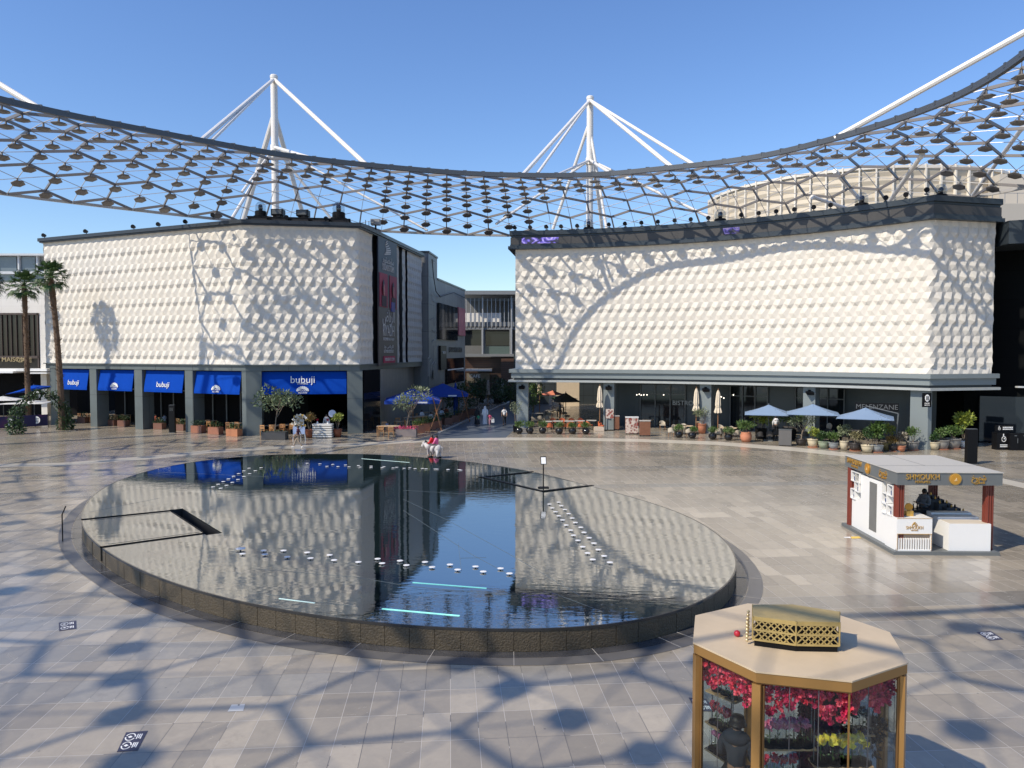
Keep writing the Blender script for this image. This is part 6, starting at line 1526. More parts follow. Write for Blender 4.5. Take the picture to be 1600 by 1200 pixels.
L(mb, 'flower_wreath', [foliage('cream_petal', (.60, .50, .36), (.78, .72, .58)), foliage('amber_petal', (.45, .25, .05), (.65, .45, .12)), foliage('white_petal', (.7, .7, .66), (.8, .8, .78))], t)
mb = MB(); mb.tube((-.5, 0, 0), (-.35, 0, 1.5), .03, n=6); mb.tube((.5, 0, 0), (.35, 0, 1.5), .03, n=6); mb.tube((0, .5, 0), (0, .05, 1.7), .03, n=6); L(mb, 'easel', WHITE, t); mb = MB(); mb.box((0, -.04, .78), (.95, .04, .6)); L(mb, 'blue_panel', M('pale_blue_panel', (.28, .36, .55), .5), t)
p = G(517, 683); t = thing('standing_fan', 'round white misting fan on a stand behind the yellow croton', 'fan', (p.x, p.y + .6, 0))
mb = MB(); mb.tube((0, 0, 0), (0, 0, 1.7), .035, n=8); mb.lathe([(.001, 0), (.25, 0), (.22, .05), (.001, .06)], (0, 0, 0), 14); L(mb, 'stand', BLACK, t); mb = MB(); mb.tube((0, -.12, 1.9), (0, .06, 1.9), .30, n=20); L(mb, 'fan_head', M('fan_white', (.62, .64, .75), .5), t)
# totems
for x, y, w, h, lab in ((268.5, 676.5, .5, 2.4, 'slim black wayfinding totem between the arcade columns'), (1519, 726, .64, 2.2, 'thick black totem standing behind the perfume kiosk')):
    p = G(x, y); t = thing('wayfinding_totem', lab, 'totem', (p.x, p.y + .15, 0)); mb = MB(); mb.box((0, 0, h / 2 + .03), (w, .3, h - .06)); L(mb, 'body', BLACK, t); mb = MB(); mb.box((0, 0, .02), (w + .06, .36, .04)); L(mb, 'base', FRAME, t)
    mb = MB(); mb.box((0, 0, h + .015), (w - .05, .26, .03)); L(mb, 'cap', FRAME, t)
    if w < .6: mb = MB(); blurred_lines(mb, (0, -.152, h - .35), (1, 0, 0), 3, .3, .1, .04); L(mb, 'print', FRAME, t)
# wooden tables and chairs
OAK = M('orange_oak', (.46, .24, .10), .5, 0, .2, 5); PALEW = M('pale_table_top', (.58, .44, .29), .45, 0, .15, 4)  # oak's own orange brown tone, for all slat chairs and table legs
p = G(604, 681); table('wooden terrace table with a laid top left of the pink flower planter', PALEW, OAK, (p.x, p.y + .9, 0), .05, (1.9, .9))
for x, y, r_1, lab in ((596, 682, math.pi, 'wooden slat chair at the left front of the terrace table'), (611, 683, math.pi, 'wooden slat chair at the right front of the terrace table'), (600, 675, 0, 'wooden slat chair behind the terrace table')):
    p = G(x, y); slat_chair(lab, tuple(p), r_1 + .0, OAK, None)
p = G(604, 680); t = thing('napkin_holder', 'small dark blue holder and bottle on the terrace table', 'holder', (p.x - .1, p.y + .9, .763)); mb = MB(); mb.box((0, 0, .07), (.24, .12, .14)); L(mb, 'box', M('navy_box', (.05, .09, .2), .5), t); mb = MB(); mb.lathe([(.001, 0), (.035, 0), (.035, .14), (.012, .2), (.012, .25), (.001, .25)], (.22, 0, 0), 8); L(mb, 'bottle', BLACK, t)
gT = 'wooden tables under the blue parasols'; k = 0
for x, y in ((628, 671), (645, 669), (640, 664), (660, 662), (668, 655), (685, 657), (690, 650)):
    p = G(x, y); table('wooden table set out under the blue parasols by the lane', PALEW, OAK, tuple(p), .4, (1.3, .8), gT)
gC = 'wooden chairs under the blue parasols'
for x, y in ((622, 668), (636, 672), (652, 666), (648, 660), (664, 666), (676, 659), (680, 652), (697, 653)):
    p = G(x, y); slat_chair('wooden slat chair under the blue parasols by the lane', tuple(p), .4 + 1.57 * k, OAK, gC); k += 1
gT = 'wooden tables in the arcade of the left building'; gC = 'wooden chairs in the arcade of the left building'
for i, (x, y) in enumerate(((134, 659), (176, 661.5), (188, 661), (243, 667), (288, 668.5), (322, 671), (366, 675), (420, 680), (436, 679), (452, 678))):
    p = G(x, y); p.y += .7; table('wooden cafe table in the shade of the left arcade', PALEW, OAK, tuple(p), -.4, (1.2, .75), gT)
    for s_ in (-1, 1): slat_chair('orange brown wooden chair in the shade of the left arcade', (p.x + s_ * .35, p.y - .75 + .12 * s_, 0), math.pi - .4, OAK if i % 2 else WOOD, gC)
# blue square parasols beside the lane
TL = M('teak_leg', (.24, .11, .05), .5, 0, .2, 5)
for x, y, Y, sz, lab in ((645, 622, 69.5, 4.9, 'large blue square parasol nearest the corner of the left building'), (692, 612.5, 79, 5.0, 'second large blue square parasol further down the lane')):
    q = A(x, y, Y); t = open_parasol(lab, (q.x, q.y, 0), .12, sz, q.z - .1, 1.0, M('royal_blue_cloth', (.004, .045, .30), .75, 0, .1, 1.5), False, 0, None, .28, TL)
    mb = MB(); a = sz / 2
    for sx in (1,): mb.tube((a + .1, -a, 0), (a - .7, -a - .05, q.z + .2), .055, n=6); mb.tube((a - 1.0, -a, 0), (a + .05, -a - .05, q.z + .0), .045, n=6)
    L(mb, 'timber_brace', TL, t)
    mb = MB(); mb.box((a * .35, -a - .008, q.z - .25), (.85, .01, .13)); L(mb, 'white_print', WHITE, t)
p = G(712, 655); t = thing('closed_parasol', 'tall closed dark blue parasol at the end of the planter row', 'parasol', tuple(p)); mb = MB(); mb.lathe([(.16, .35), (.22, .5), (.24, 1.6), (.2, 3.0), (.05, 3.8)], (0, 0, 0), 12); L(mb, 'folded_canopy', MATS['royal_blue_cloth'], t, True); mb = MB(); mb.tube((0, 0, 0), (0, 0, 3.95), .04, n=6); mb.box((0, 0, .04), (.6, .6, .08)); L(mb, 'pole', TL, t)
# lane greenery and closed parasols
IVORY = M('ivory_cloth', (.66, .57, .44), .85, 0, .1, 3); IVG = M('grey_ivory_cloth', (.36, .33, .29), .85, 0, .1, 3)
for x, y, h, m_, lab in ((762.5, 634, 3.4, IVG, 'closed grey parasol on the left side of the lane'), (785, 626, 3.2, IVG, 'closed grey parasol near the timber wall on the lane')):
    p = G(x, y); closed_parasol(lab, (p.x, p.y, 0), h, m_, int(x))
for x, y, Y, lab, sd in ((728, 612, 92, 'dark clipped tree below the shopfront on the lane', 1), (744, 609, 100, 'second dark tree on the left of the lane', 2), (716, 616, 86, 'low dark bushy tree beside the blue parasol', 3), (777, 612, 104, 'dark tree in front of the timber wall', 4), (797, 610, 99, 'dark tree beside the edge of the right building', 5)):
    q = A(x, y, Y); t = thing('lane_tree', lab, 'tree', (q.x, Y, 0)); rn = random.Random(sd); mb = MB(); mb.path([(0, 0, 0), (.05, 0, 1.2), (.0, .1, 2.2)], [.12, .1, .07], 6); L(mb, 'trunk', BARK, t)
    mb = MB()
    for k in range(9): leaves(mb, (rn.uniform(-.9, .9), rn.uniform(-.9, .9), rn.uniform(1.0, 3.0)), (.8, .8, .7), 110, .26, rn)
    L(mb, 'crown', LEAFD, t)
p = G(739, 634); t = thing('potted_plant', 'wide pale grey bowl planter with a dark bush on the lane', 'plant', tuple(p)); pot_tub(t, M('pale_grey_pot', (.34, .32, .30), .6), .85, .95, .7); bush(t, .9, (.95, .9, .8), LEAFD, 77, 500, .2)
gP = 'dark potted shrubs along the right side of the lane'
for k, (x, y) in enumerate(((752, 629), (775, 631), (781, 630), (788, 628), (794, 627), (800, 626))):
    p = G(x, y); t = thing('potted_shrub', 'dark square pot with a clipped shrub along the lane', 'plant', (p.x, p.y + .3, 0), 0, gP); pot_square(t, BLACK, .7, 1.0); bush(t, .95, (.5, .5, .5), LEAFD, 80 + k, 160, .18)

# ------------------------------------------------------------------ right terrace
gbl = 'black bowl planters with green shrubs along the right terrace edge'
bowls = [(811, 678.5), (828, 678.3), (848, 678), (874, 679), (895, 679), (916, 679.3), (1062, 684.5), (1083, 686), (1115, 687.5), (1140, 689)]
GB = M('glossy_black_pot', (.010, .010, .012), .10)
for k, (x, y) in enumerate(bowls):
    p = G(x, y); t = thing('bowl_planter', 'glossy black bowl planter with green shrub in front of the %s chairs' % ('orange' if k < 6 else 'beige'), 'planter', (p.x, p.y + .33, 0), 0, gbl + (' by the orange chairs' if k < 6 else ' by the beige chairs'))
    pot_bowl(t, GB); rnd_ = random.Random(k); bush(t, .46, (.40 + .06 * rnd_.random(), .4, .25 + .08 * rnd_.random()), LEAFM, 100 + k, 420, .13, .02)
p = G(806, 677); t = thing('potted_plant', 'thin airy olive shrub standing before the first column of the right building', 'plant', (p.x, p.y + .8, 0)); pot_square(t, BLACK, .5, .6); bush(t, .6, (.5, .4, .9), LEAFG, 131, 330, .12, .5)
OR = M('orange_leather', (.52, .13, .05), .5, 0, .12, 4); BG = M('beige_fabric', (.48, .42, .33), .8, 0, .08, 5); DKM = M('dark_wicker', (.06, .055, .05), .7, 0, .2, 20)
gO = 'orange shell chairs on the right terrace'
for i, (x, y, r_1) in enumerate(((859, 675, math.pi), (891, 675, math.pi - .4), (908, 674.5, math.pi + .2), (921, 672, 2.0), (879, 674, math.pi + .3), (864, 667, 0), (879, 667, .1), (893, 667, 0), (907, 667, -.1), (940, 673, 1.2))):
    p = G(x, y); chair_shell('orange leather shell chair at the white tables by the bowl planters', BLACK if 0 else OR, BLACK, (p.x, p.y + .2, 0), r_1, gO)
gW = 'pale topped tables among the orange chairs'
for x, y in ((855, 671), (872, 670.5), (890, 670.5), (906, 670), (924, 669.5)): p = G(x, y); table('pale topped cafe table among the orange chairs', M('pale_top', (.50, .47, .43), .4), BLACK, tuple(p), -.15, (.9, .75), gW)
gK = 'grey wicker armchairs on the far side of the right terrace'
for x, y, r_1 in ((844, 662, math.pi), (854, 661.5, math.pi), (858, 655, 0), (866, 651, .4), (874, 649, .4), (835, 664, 2)): p = G(x, y); chair_shell('grey beige wicker armchair beyond the orange chairs', M('wicker_beige', (.36, .31, .24), .8, 0, .15, 12), WOOD, (p.x, p.y, 0), r_1, gK)
for x, y in ((838, 657), (862, 652), (872, 647)): p = G(x, y); table('dark terrace table beyond the orange chairs', M('grey_top', (.20, .19, .18), .5), BLACK, tuple(p), 0, (1.4, .8), 'dark tables beyond the orange chairs')
gE = 'beige armchairs along the middle of the right terrace'
for x, y, r_1 in ((1050, 683.5, 2.8), (1056, 679, .3), (1069, 677, -.2), (1077, 684.5, 3.3), (1124, 686, 2.8), (1128, 679, .2), (1152, 688, 3.3), (1143, 682, -.5), (1036, 672, 0)): p = G(x, y); chair_shell('beige upholstered armchair behind the bowl planters', BG, WOOD, (p.x, p.y + .3, 0), r_1, gE)
for x, y in ((1064, 678.5), (1073, 679), (1135, 682), (1142, 682.5), (1012, 668), (1096, 672)): p = G(x, y); table('wooden table among the beige armchairs', PALEW, BLACK, tuple(p), -.4, (.95, .75), 'wooden tables among the beige armchairs')
gD = 'dark wicker armchairs under the pale blue parasols'
for x, y, r_1 in ((1188, 690.5, 3.2), (1205, 690, 2.6), (1214, 688, 3.5), (1222, 685, .2), (1260, 690, 3), (1297, 686, 0), (1245, 683, .5), (1318, 690, 2), (1340, 692, 2.5), (1372, 694, 3), (1352, 686, 0)): p = G(x, y); chair_shell('dark wicker armchair under the pale blue parasols', DKM, BLACK, (p.x, p.y + .3, 0), r_1, gD)
for x, y in ((1200, 684), (1232, 681), (1270, 686), (1305, 690), (1335, 687), (1365, 690)): p = G(x, y); table('dark table under the pale blue parasols', M('dark_top', (.10, .09, .085), .5), BLACK, tuple(p), -.5, (.9, .8), 'dark tables under the pale blue parasols')
p = G(1297, 683); t = thing('round_back_chair', 'cream oval backed chair seen below the second blue parasol', 'chair', (p.x, p.y, 0)); mb = MB(); mb.box((0, 0, .46), (.48, .46, .08)); L(mb, 'seat', BG, t); mb = MB(); mb.ball((0, .2, .88), (.25, .05, .28), 14); L(mb, 'backrest', BG, t, True)
for sx in (-1, 1):
    for sy in (-1, 1): mb = MB(); mb.tube((sx * .2, sy * .19, .44), (sx * .22, sy * .22, 0), .02, n=6); L(mb, 'leg', BLACK, t)
for x, y, m_, lab, h in ((937, 672, IVORY, 'closed cream parasol left of the second column', 4.0), (1087.5, 677, IVORY, 'closed cream parasol left of the third column', 3.9), (1121.5, 679, IVORY, 'closed cream parasol right of the third column', 3.8), (843, 648, IVORY, 'slim closed cream parasol far back on the terrace', 4.3)):
    p = G(x, y); closed_parasol(lab, (p.x, p.y, 0), h, m_, int(x)).scale = (1.1, 1.1, 1.0)
PBL = M('pale_blue_cloth', (.18, .26, .38), .8, 0, .06, 1.5)
for x, y, Y, sz, rz_, lab in ((1201, 646, 60.5, 3.9, -.3, 'pale blue square parasol nearest the third column'), (1270, 645.5, 58, 4.0, -.35, 'pale blue square parasol in front of the fourth column'), (1352, 652, 55, 4.0, -.45, 'pale blue square parasol nearest the corner column')):
    q = A(x, y, Y); open_parasol(lab, (q.x, q.y, 0), rz_, sz * .92, q.z - .02, .72, PBL, x > 1300, 0)
# menu stand, podiums, floral stand
m, n, b = nodes('floral_print'); tc = N(n, 'ShaderNodeTexCoord'); vo = N(n, 'ShaderNodeTexVoronoi'); vo.inputs['Scale'].default_value = 5; n.links.new(tc.outputs['Object'], vo.inputs['Vector'])
cr = N(n, 'ShaderNodeValToRGB'); e = cr.color_ramp.elements; e[0].position = .1; e[0].color = (.45, .08, .06, 1); e[1].position = .65; e[1].color = (.62, .52, .44, 1); k_ = e.new(.35); k_.color = (.20, .05, .04, 1); n.links.new(vo.outputs['Distance'], cr.inputs[0]); n.links.new(cr.outputs[0], b.inputs['Base Color']); FLP = m
p = G(952.5, 672.5); t = thing('menu_stand', 'tall black menu stand with a floral poster before the second column', 'sign', (p.x, p.y, 0)); mb = MB(); mb.tube((-.38, 0, 0), (-.38, 0, 1.95), .025, n=6); mb.tube((.38, 0, 0), (.38, 0, 1.95), .025, n=6); mb.box((0, 0, .03), (.85, .5, .04)); L(mb, 'frame', BLACK, t); mb = MB(); mb.box((0, -.02, 1.5), (.7, .03, .85)); L(mb, 'poster', FLP, t)
p = G(988, 679); t = thing('floral_stand', 'square stand covered in red and white floral print on the right terrace', 'stand', (p.x, p.y + .3, 0)); mb = MB(); mb.box((0, 0, .75), (1.05, .35, 1.3)); L(mb, 'printed_box', FLP, t); mb = MB(); mb.box((0, 0, 1.46), (1.1, .4, .08)); L(mb, 'top', WHITE, t)
mb = MB(); mb.box((-.45, 0, .05), (.06, .3, .1)); mb.box((.45, 0, .05), (.06, .3, .1)); L(mb, 'foot', BLACK, t)
for x, y, lab in ((1008.5, 682, 'walnut host podium right of the floral stand'), (964, 672.5, 'slim wooden podium beside the second column')):
    p = G(x, y); w = .85 if x > 1000 else .45; t = thing('host_podium', lab, 'podium', (p.x, p.y + .3, 0), -.05); mb = MB(); mb.box((0, 0, .68), (w, .5, 1.16)); L(mb, 'cabinet', M('walnut', (.20, .085, .045), .45, 0, .25, 7), t); mb = MB(); mb.box((0, 0, 1.285), (w + .06, .56, .05)); L(mb, 'top', MATS['pale_top'], t)
    for sx in (-1, 1): mb = MB(); mb.box((sx * (w / 2 - .05), -.2, .05), (.05, .05, .1)); mb.box((sx * (w / 2 - .05), .2, .05), (.05, .05, .1)); L(mb, 'foot', BLACK, t)
p = G(932, 673); t = thing('parasol_weight', 'squat pale stone weight at the foot of the closed parasol', 'parasol base', (p.x + .2, p.y - .1, 0)); mb = MB(); mb.box((0, 0, .17), (.85, .6, .3)); L(mb, 'block', M('pale_stone_block', (.58, .48, .38), .7), t); mb = MB(); mb.box((0, 0, .345), (.7, .45, .04)); L(mb, 'cap', MATS['pale_stone_block'], t)
p = G(1229, 697); t = thing('service_cabinet', 'plain dark grey service cabinet at the terrace edge beside the olive tree', 'cabinet', (p.x, p.y + .3, 0), -.4); mb = MB(); mb.box((0, 0, .62), (.9, .5, 1.14)); L(mb, 'body', M('cabinet_grey', (.11, .105, .10), .6), t); mb = MB(); mb.box((0, 0, 1.21), (.94, .54, .04)); L(mb, 'top', FRAME, t); mb = MB(); mb.box((0, 0, .03), (.8, .4, .05)); L(mb, 'plinth', BLACK, t)
p = G(1098, 678); t = thing('potted_plant', 'tall terracotta pot with a silvery airy shrub under the third column', 'plant', (p.x, p.y + .3, 0)); pot_tub(t, TERRA, .36, .85, .75); bush(t, .8, (.75, .6, .62), LEAFG, 201, 460, .14, .35)
p = G(1168, 691.5); t = thing('potted_plant', 'big round terracotta pot with spreading green succulent leaves', 'plant', (p.x, p.y + .4, 0)); mb = MB(); mb.lathe([(.001, .02), (.3, .02), (.42, .25), (.44, .5), (.36, .72), (.4, .78), (.36, .78), (.34, .7), (.001, .68)], (0, 0, 0), 20); L(mb, 'pot', TERRA, t, True); bush(t, .72, (.7, .5, .38), LEAFM, 202, 420, .26, .15, 3.5)
for x, y, sd in ((1192, 687, 203), (1238, 688, 204)):
    p = G(x, y); t = thing('potted_plant', 'leafy yellow green shrub in a dark box %s of the grey cabinet' % ('left' if x < 1200 else 'just right'), 'plant', (p.x, p.y + .5, 0)); pot_square(t, BLACK, .75, .85); bush(t, .8, (.85, .6, .6), LEAFY if x < 1200 else LEAFM, sd, 520, .28, .25, 3.4)
CRM = M('cream_glaze', (.60, .52, .36), .45, 0, .1, 5); SAGE = M('sage_glaze', (.30, .35, .24), .45, 0, .1, 5); SLT = M('slate_glaze', (.26, .28, .28), .5, 0, .12, 5); DKG = M('dark_glaze', (.05, .045, .045), .35, 0, .2, 5); MUST = M('mustard_glaze', (.34, .25, .10), .45); GRS = M('grey_stone_pot', (.24, .23, .21), .7, 0, .12, 4)
pots = [(1255, 697, DKG, .42, .5, LEAFG, (.75, .6, .45), .62, 'dark pot with a gnarled olive tree beside the grey cabinet', 'tree'),
 (1273, 700, CRM, .38, .62, LEAFY, (.45, .4, .42), .1, 'cream pot with a yellow green shrub, first of the pot row', ''), (1290, 701.5, SAGE, .38, .52, LEAFD, (.48, .4, .36), .05, 'sage green pot with a dark low shrub', ''),
 (1305.5, 703, SLT, .34, .5, LEAFM, (.45, .4, .4), .05, 'blue grey pot with a white flower in its shrub', ''), (1321.5, 704, CRM, .30, .66, LEAFG, (.5, .42, .5), .25, 'narrow tall cream pot with grey green leaves', ''),
 (1340, 705.5, DKG, .40, .55, foliage('leaf_olive_brown', (.10, .09, .04), (.26, .24, .12)), (.58, .45, .42), .15, 'brown black pot with a spreading olive brown shrub', ''), (1359, 708, CRM, .40, .52, LEAFD, (.35, .3, .5), .4, 'squat cream pot in front of the big leaved plant', ''),
 (1374.5, 708, SLT, .42, .52, LEAFM, (.6, .5, .75), .3, 'wide slate pot with the tallest big leaved plant', 'big'), (1389, 704.5, MUST, .28, .55, LEAFY, (.55, .45, .5), .5, 'mustard pot with bright yellow green foliage', ''),
 (1399, 706, DKG, .32, .45, LEAFO, (.4, .35, .3), .1, 'small dark pot with a reddish plant on a low tray', ''), (1411, 706.5, TERRA, .30, .42, foliage('leaf_dusty', (.12, .10, .07), (.26, .23, .17)), (.42, .36, .42), .2, 'small terracotta pot with a dusty brown shrub', ''),
 (1430.5, 704.5, GRS, .42, .62, LEAFM, (.45, .4, .5), .15, 'grey stone pot with a green shrub before the corner column', ''), (1464, 703.5, CRM, .32, .55, LEAFD, (.35, .3, .3), .1, 'small cream pot just right of the corner column', ''),
 (1477.5, 703.5, GRS, .46, .68, LEAFM, (.62, .5, .45), .15, 'grey pot with bushy green leaves right of the corner column', ''), (1495, 702.5, GRS, .56, .75, LEAFM, (.7, .55, .5), .1, 'widest grey pot beside the thick black totem', ''), (1509, 700.5, WHITE, .3, .5, LEAFY, (.6, .45, .75), .8, 'white pot with a tall light green plant behind the thick black totem', 'big')]
for i, (x, y, pm_, r, h, lf, br, st, lab, kind) in enumerate(pots):
    p = G(x, y); t = thing('potted_plant', lab, 'plant', (p.x, p.y + r, 0)); pot_tub(t, pm_, r, h, .72, True, TERRA if i % 2 or pm_ is GRS else None)
    if kind == 'tree': small_tree(t, h, 1.7, .9, lf, 300 + i, 620, .14, .15)
    else: bush(t, h - .04, br, lf, 300 + i, 460 if kind != 'big' else 520, .16 if kind != 'big' else .30, st, 2.4, 8)
# string lights
sl = thing('string_lights', 'string of small warm bulbs hanging in the shaded restaurant front', 'lights', tuple(A(1010, 617, 67))); mb = MB(); wr = MB(); prev = None
for x, y in ((995, 617), (999, 616), (1002, 617.5), (1006, 617), (1011, 617), (1037, 617), (1127, 620), (1131, 622), (1146, 617)):
    q = A(x, y, 66.8 if x < 1050 else 63.5); mb.ball(q, .055, 8)
    if prev is not None and abs(prev[0] - x) < 20: wr.tube(prev[1] + Vector((0, 0, .08)), q + Vector((0, 0, .08)), .01, n=4)
    prev = (x, q)
mb.build('bulbs', emis('warm_bulb', (1, .9, .75), 1.6), sl); wr.build('wire', BLACK, sl)
# black cabinets with emblems at the right edge
def hand_mark(mb, c, s):
    c = Vector(c)
    for k in range(14): a = 2 * math.pi * k / 14; b2 = 2 * math.pi * (k + 1) / 14; mb.bar(c + Vector((math.cos(a) * .3 * s, 0, math.sin(a) * .36 * s)), c + Vector((math.cos(b2) * .3 * s, 0, math.sin(b2) * .36 * s)), .01, .09 * s)
    mb.box(c + Vector((-.06 * s, 0, .55 * s)), (.13 * s, .01, .42 * s)); mb.box(c + Vector((.08 * s, 0, .08 * s)), (.12 * s, .01, .22 * s), 0, 0, 0, .5)
p = G(1568, 703); cb = thing('black_kiosk_cabinet', 'black cabinet with a white hand emblem and header board at the right edge', 'cabinet', (p.x, p.y + .3, 0)); mb = MB(); mb.box((0, 0, .62), (.98, .6, 1.22)); L(mb, 'cabinet', BLACK, cb)
mb = MB(); mb.box((.2, 0, 1.52), (1.3, .1, .46)); hb = L(mb, 'header_board', BLACK, cb); mb = MB(); hand_mark(mb, (-.18, -.06, 1.5), .26); blurred_lines(mb, (.42, -.052, 1.53), (1, 0, 0), 2, .72, .13, .08); L(mb, 'white_print', WHITE, hb)
mb = MB(); hand_mark(mb, (0, -.31, .78), .5); blurred_lines(mb, (0, -.302, .3), (1, 0, 0), 2, .52, .12, .07); L(mb, 'white_emblem', WHITE, cb)
for k, (x, lab) in enumerate(((1586, 'plain black cabinet right of the emblem cabinet'), (1600, 'black cabinet cut by the right edge'))):
    p = G(x, 704); c2 = thing('black_locker', lab, 'cabinet', (p.x, p.y + .35, 0)); mb = MB(); mb.box((0, 0, .6), (.62, .6, 1.18)); L(mb, 'body', BLACK, c2); mb = MB(); mb.box((.05, -.31, 1.05), (.16, .02, .06)); mb.box((.2, -.31, .7), (.04, .02, .35)); L(mb, 'handle', FRAME, c2)
# things beyond the open corner of the right building
by = thing('garden_wall', 'bright cream awning and wall seen through the open corner of the right building', 'wall', tuple(A(885, 620, 100)))
mb = MB(); a_ = A(870, 596, 100); b_ = A(905, 625, 100); mb.box2((a_.x, 100, b_.z - 1), (b_.x, 100.3, a_.z)); mb.build('awning_cloth', M('cream_awning', (.72, .60, .45), .8), by)
mb = MB(); a_ = A(858, 612, 101); b_ = A(905, 660, 101); mb.box2((a_.x, 101, 0), (b_.x, 101.3, a_.z)); mb.build('wall', M('cream_wall', (.60, .55, .48), .8), by)
mb = MB(); a_ = A(826, 597, 103); mb.box2((a_.x - 2, 103, 0), (a_.x + 12, 103.3, 7.2)); mb.build('dark_backdrop', DARKP, by)
for x, y, Y, m_, lab in ((864, 611, 92, M('coral_print', (.72, .25, .16), .8, 0, .4, 1.2), 'coral orange flowered parasol beyond the open corner'), (880, 617, 88, M('green_print', (.10, .22, .10), .8, 0, .5, 1.2), 'green parasol beyond the open corner'), (884, 627, 84, M('taupe_cloth', (.14, .13, .12), .8), 'dark taupe pyramid parasol beyond the open corner')):
    q = A(x, y, Y); open_parasol(lab, (q.x, q.y, 0), .3, 2.6, max(1.6, q.z - .4), 1.0 if x > 882 else .5, m_, False)
q = A(832, 612, 84); t = thing('garden_tree', 'bright green leafy tree seen behind the first column of the right building', 'tree', (q.x, q.y, 0)); mb = MB(); mb.path([(0, 0, 0), (.1, 0, 1), (0, 0, 2)], [.12, .1, .06], 6); L(mb, 'trunk', BARK, t)
mb = MB(); rn = random.Random(71)
for k in range(8): leaves(mb, (rn.uniform(-.9, .9), rn.uniform(-.5, .5), rn.uniform(1.2, 3.6)), (.7, .6, .6), 90, .26, rn)
L(mb, 'crown', LEAFM, t)

# ------------------------------------------------------------------ people
C = cloth
p = G(466, 700); person('person in dark maroon top, khaki shorts and white shoes striding before the wide awning', tuple(p), -1.45, WALK, 1.65, top=C('maroon_cloth', (.06, .012, .03)), bottom=C('khaki_cloth', (.34, .27, .20)), sleeve=.6, shoes=WHITE, hair='bun')
p = G(745.5, 663.5); person('person in a long black robe and headscarf in the lane with a child in green', tuple(p), .2, None, 1.66, robe=C('black_robe', (.012, .012, .014)), scarf=C('black_robe', (.012, .012, .014)))
p = G(747.5, 665); person('small child in a green top in front of the black robed adult', tuple(p), .2, WALK, 1.1, top=C('green_cloth', (.03, .24, .12)), bottom=C('dark_cloth', (.04, .04, .05)), sleeve=.6)
p = G(758, 663.5); person('person in a long white robe and white headscarf in the lane', tuple(p), .1, None, 1.82, robe=C('white_robe', (.76, .76, .76)), scarf=C('white_robe', (.76, .76, .76)))
p = G(765.5, 664.5); person('small child in a pink top holding a white bag beside the white robed adult', tuple(p), .1, WALK, 1.12, top=C('pink_cloth', (.62, .10, .20)), bottom=C('pink_trousers', (.40, .2, .24)), sleeve=.6)
q = Vector((p.x + .28, p.y - .05, .28)); t = thing('white_bag', 'white carrier bag hanging from the hand of the child in pink', 'bag', tuple(q)); mb = MB(); mb.box((0, 0, .16), (.28, .1, .34)); L(mb, 'sack', WHITE, t); mb = MB(); mb.path([(-.08, 0, .33), (-.05, 0, .45), (.05, 0, .45), (.08, 0, .33)], .01, 5); L(mb, 'handle', WHITE, t)
p = G(788, 664.8); person('person in a white short sleeved shirt and black trousers walking alone in the lane', tuple(p), .05, WALK, 1.76, top=C('white_shirt', (.74, .74, .75)), bottom=C('black_cloth', (.012, .012, .014)), sleeve=.6, shoes=BLACK)
for x, y, r_1, col, lab in ((238, 668.5, 1.9, (.25, .05, .03), 'person in a rust red top seated at an arcade table'), (252, 668.5, -1.9, (.42, .48, .60), 'person in a pale blue shirt seated facing the one in red')):
    p = G(x, y); p.y += .7; person(lab, tuple(p), r_1, sit(), 1.72, top=C('top_' + str(x), col), bottom=C('dark_cloth', (.04, .04, .05)), shoes=BLACK)
for x, y, col, lab in ((659, 660, (.70, .70, .70), 'person in white seated under the nearer blue parasol'), (690, 657, (.55, .62, .72), 'person in pale blue seated under the farther blue parasol'), (697, 654, (.30, .10, .06), 'person in brown seated behind the one in pale blue'), (673, 664, (.66, .66, .68), 'person in light grey seated low by the planter row')):
    p = G(x, y); person(lab, tuple(p), .6, sit(), 1.72, top=C('top_' + str(x), col), bottom=C('dark_cloth', (.04, .04, .05)))
p = G(1212, 682); person('person in a white shirt standing under the nearest pale blue parasol', tuple(p), 2.8, dict(ell=(-.26, -.1, 1.15), wrl=(-.2, -.3, 1.05)), 1.74, top=C('white_shirt', (.74, .74, .75)), bottom=C('black_cloth', (.012, .012, .014)), shoes=BLACK)
p = G(875, 655); person('person in grey standing among the tables beyond the orange chairs', tuple(p), 1.2, None, 1.7, top=C('grey_shirt', (.16, .17, .19)), bottom=C('dark_cloth', (.04, .04, .05)))
p = G(505, 681); p.y += 1.2; person('waiter in a pale shirt and dark apron behind the slatted counter', tuple(p), .1, None, 1.72, top=C('pale_shirt', (.5, .5, .52)), bottom=C('black_cloth', (.012, .012, .014)))
# ride-on animal with two riders
p = G(678, 715.8); ra = thing('ride_on_animal', 'white and grey plush ride on horse with black hooves behind the far pool rim', 'ride on toy', (p.x, p.y, 0), -.5)
PLW = M('white_plush', (.50, .48, .47), .9, 0, .5, 4)
mb = MB(); mb.ball((0, 0, .62), (.48, .25, .27), 18); mb.ball((.34, 0, .66), (.24, .24, .26), 14); mb.path([(-.36, 0, .68), (-.55, 0, .80), (-.66, 0, .92)], [.22, .17, .14], 12); mb.ball((-.76, 0, .90), (.20, .13, .14), 14); mb.ball((-.90, 0, .78), (.10, .09, .12), 12)
mb.build('body', PLW, ra, True, world=False)
for x, y in ((-.3, -.15), (-.3, .15), (.38, -.15), (.38, .15)):
    mb = MB(); mb.path([(x, y, .55), (x - .02, y, .3), (x + .02, y, .1)], [.13, .085, .08], 10); lg = mb.build('leg', PLW, ra, True, world=False); mb = MB(); mb.tube((x + .02, y, .0), (x + .02, y, .12), .10, .085, 10); mb.build('hoof', BLACK, lg, world=False)
mb = MB()
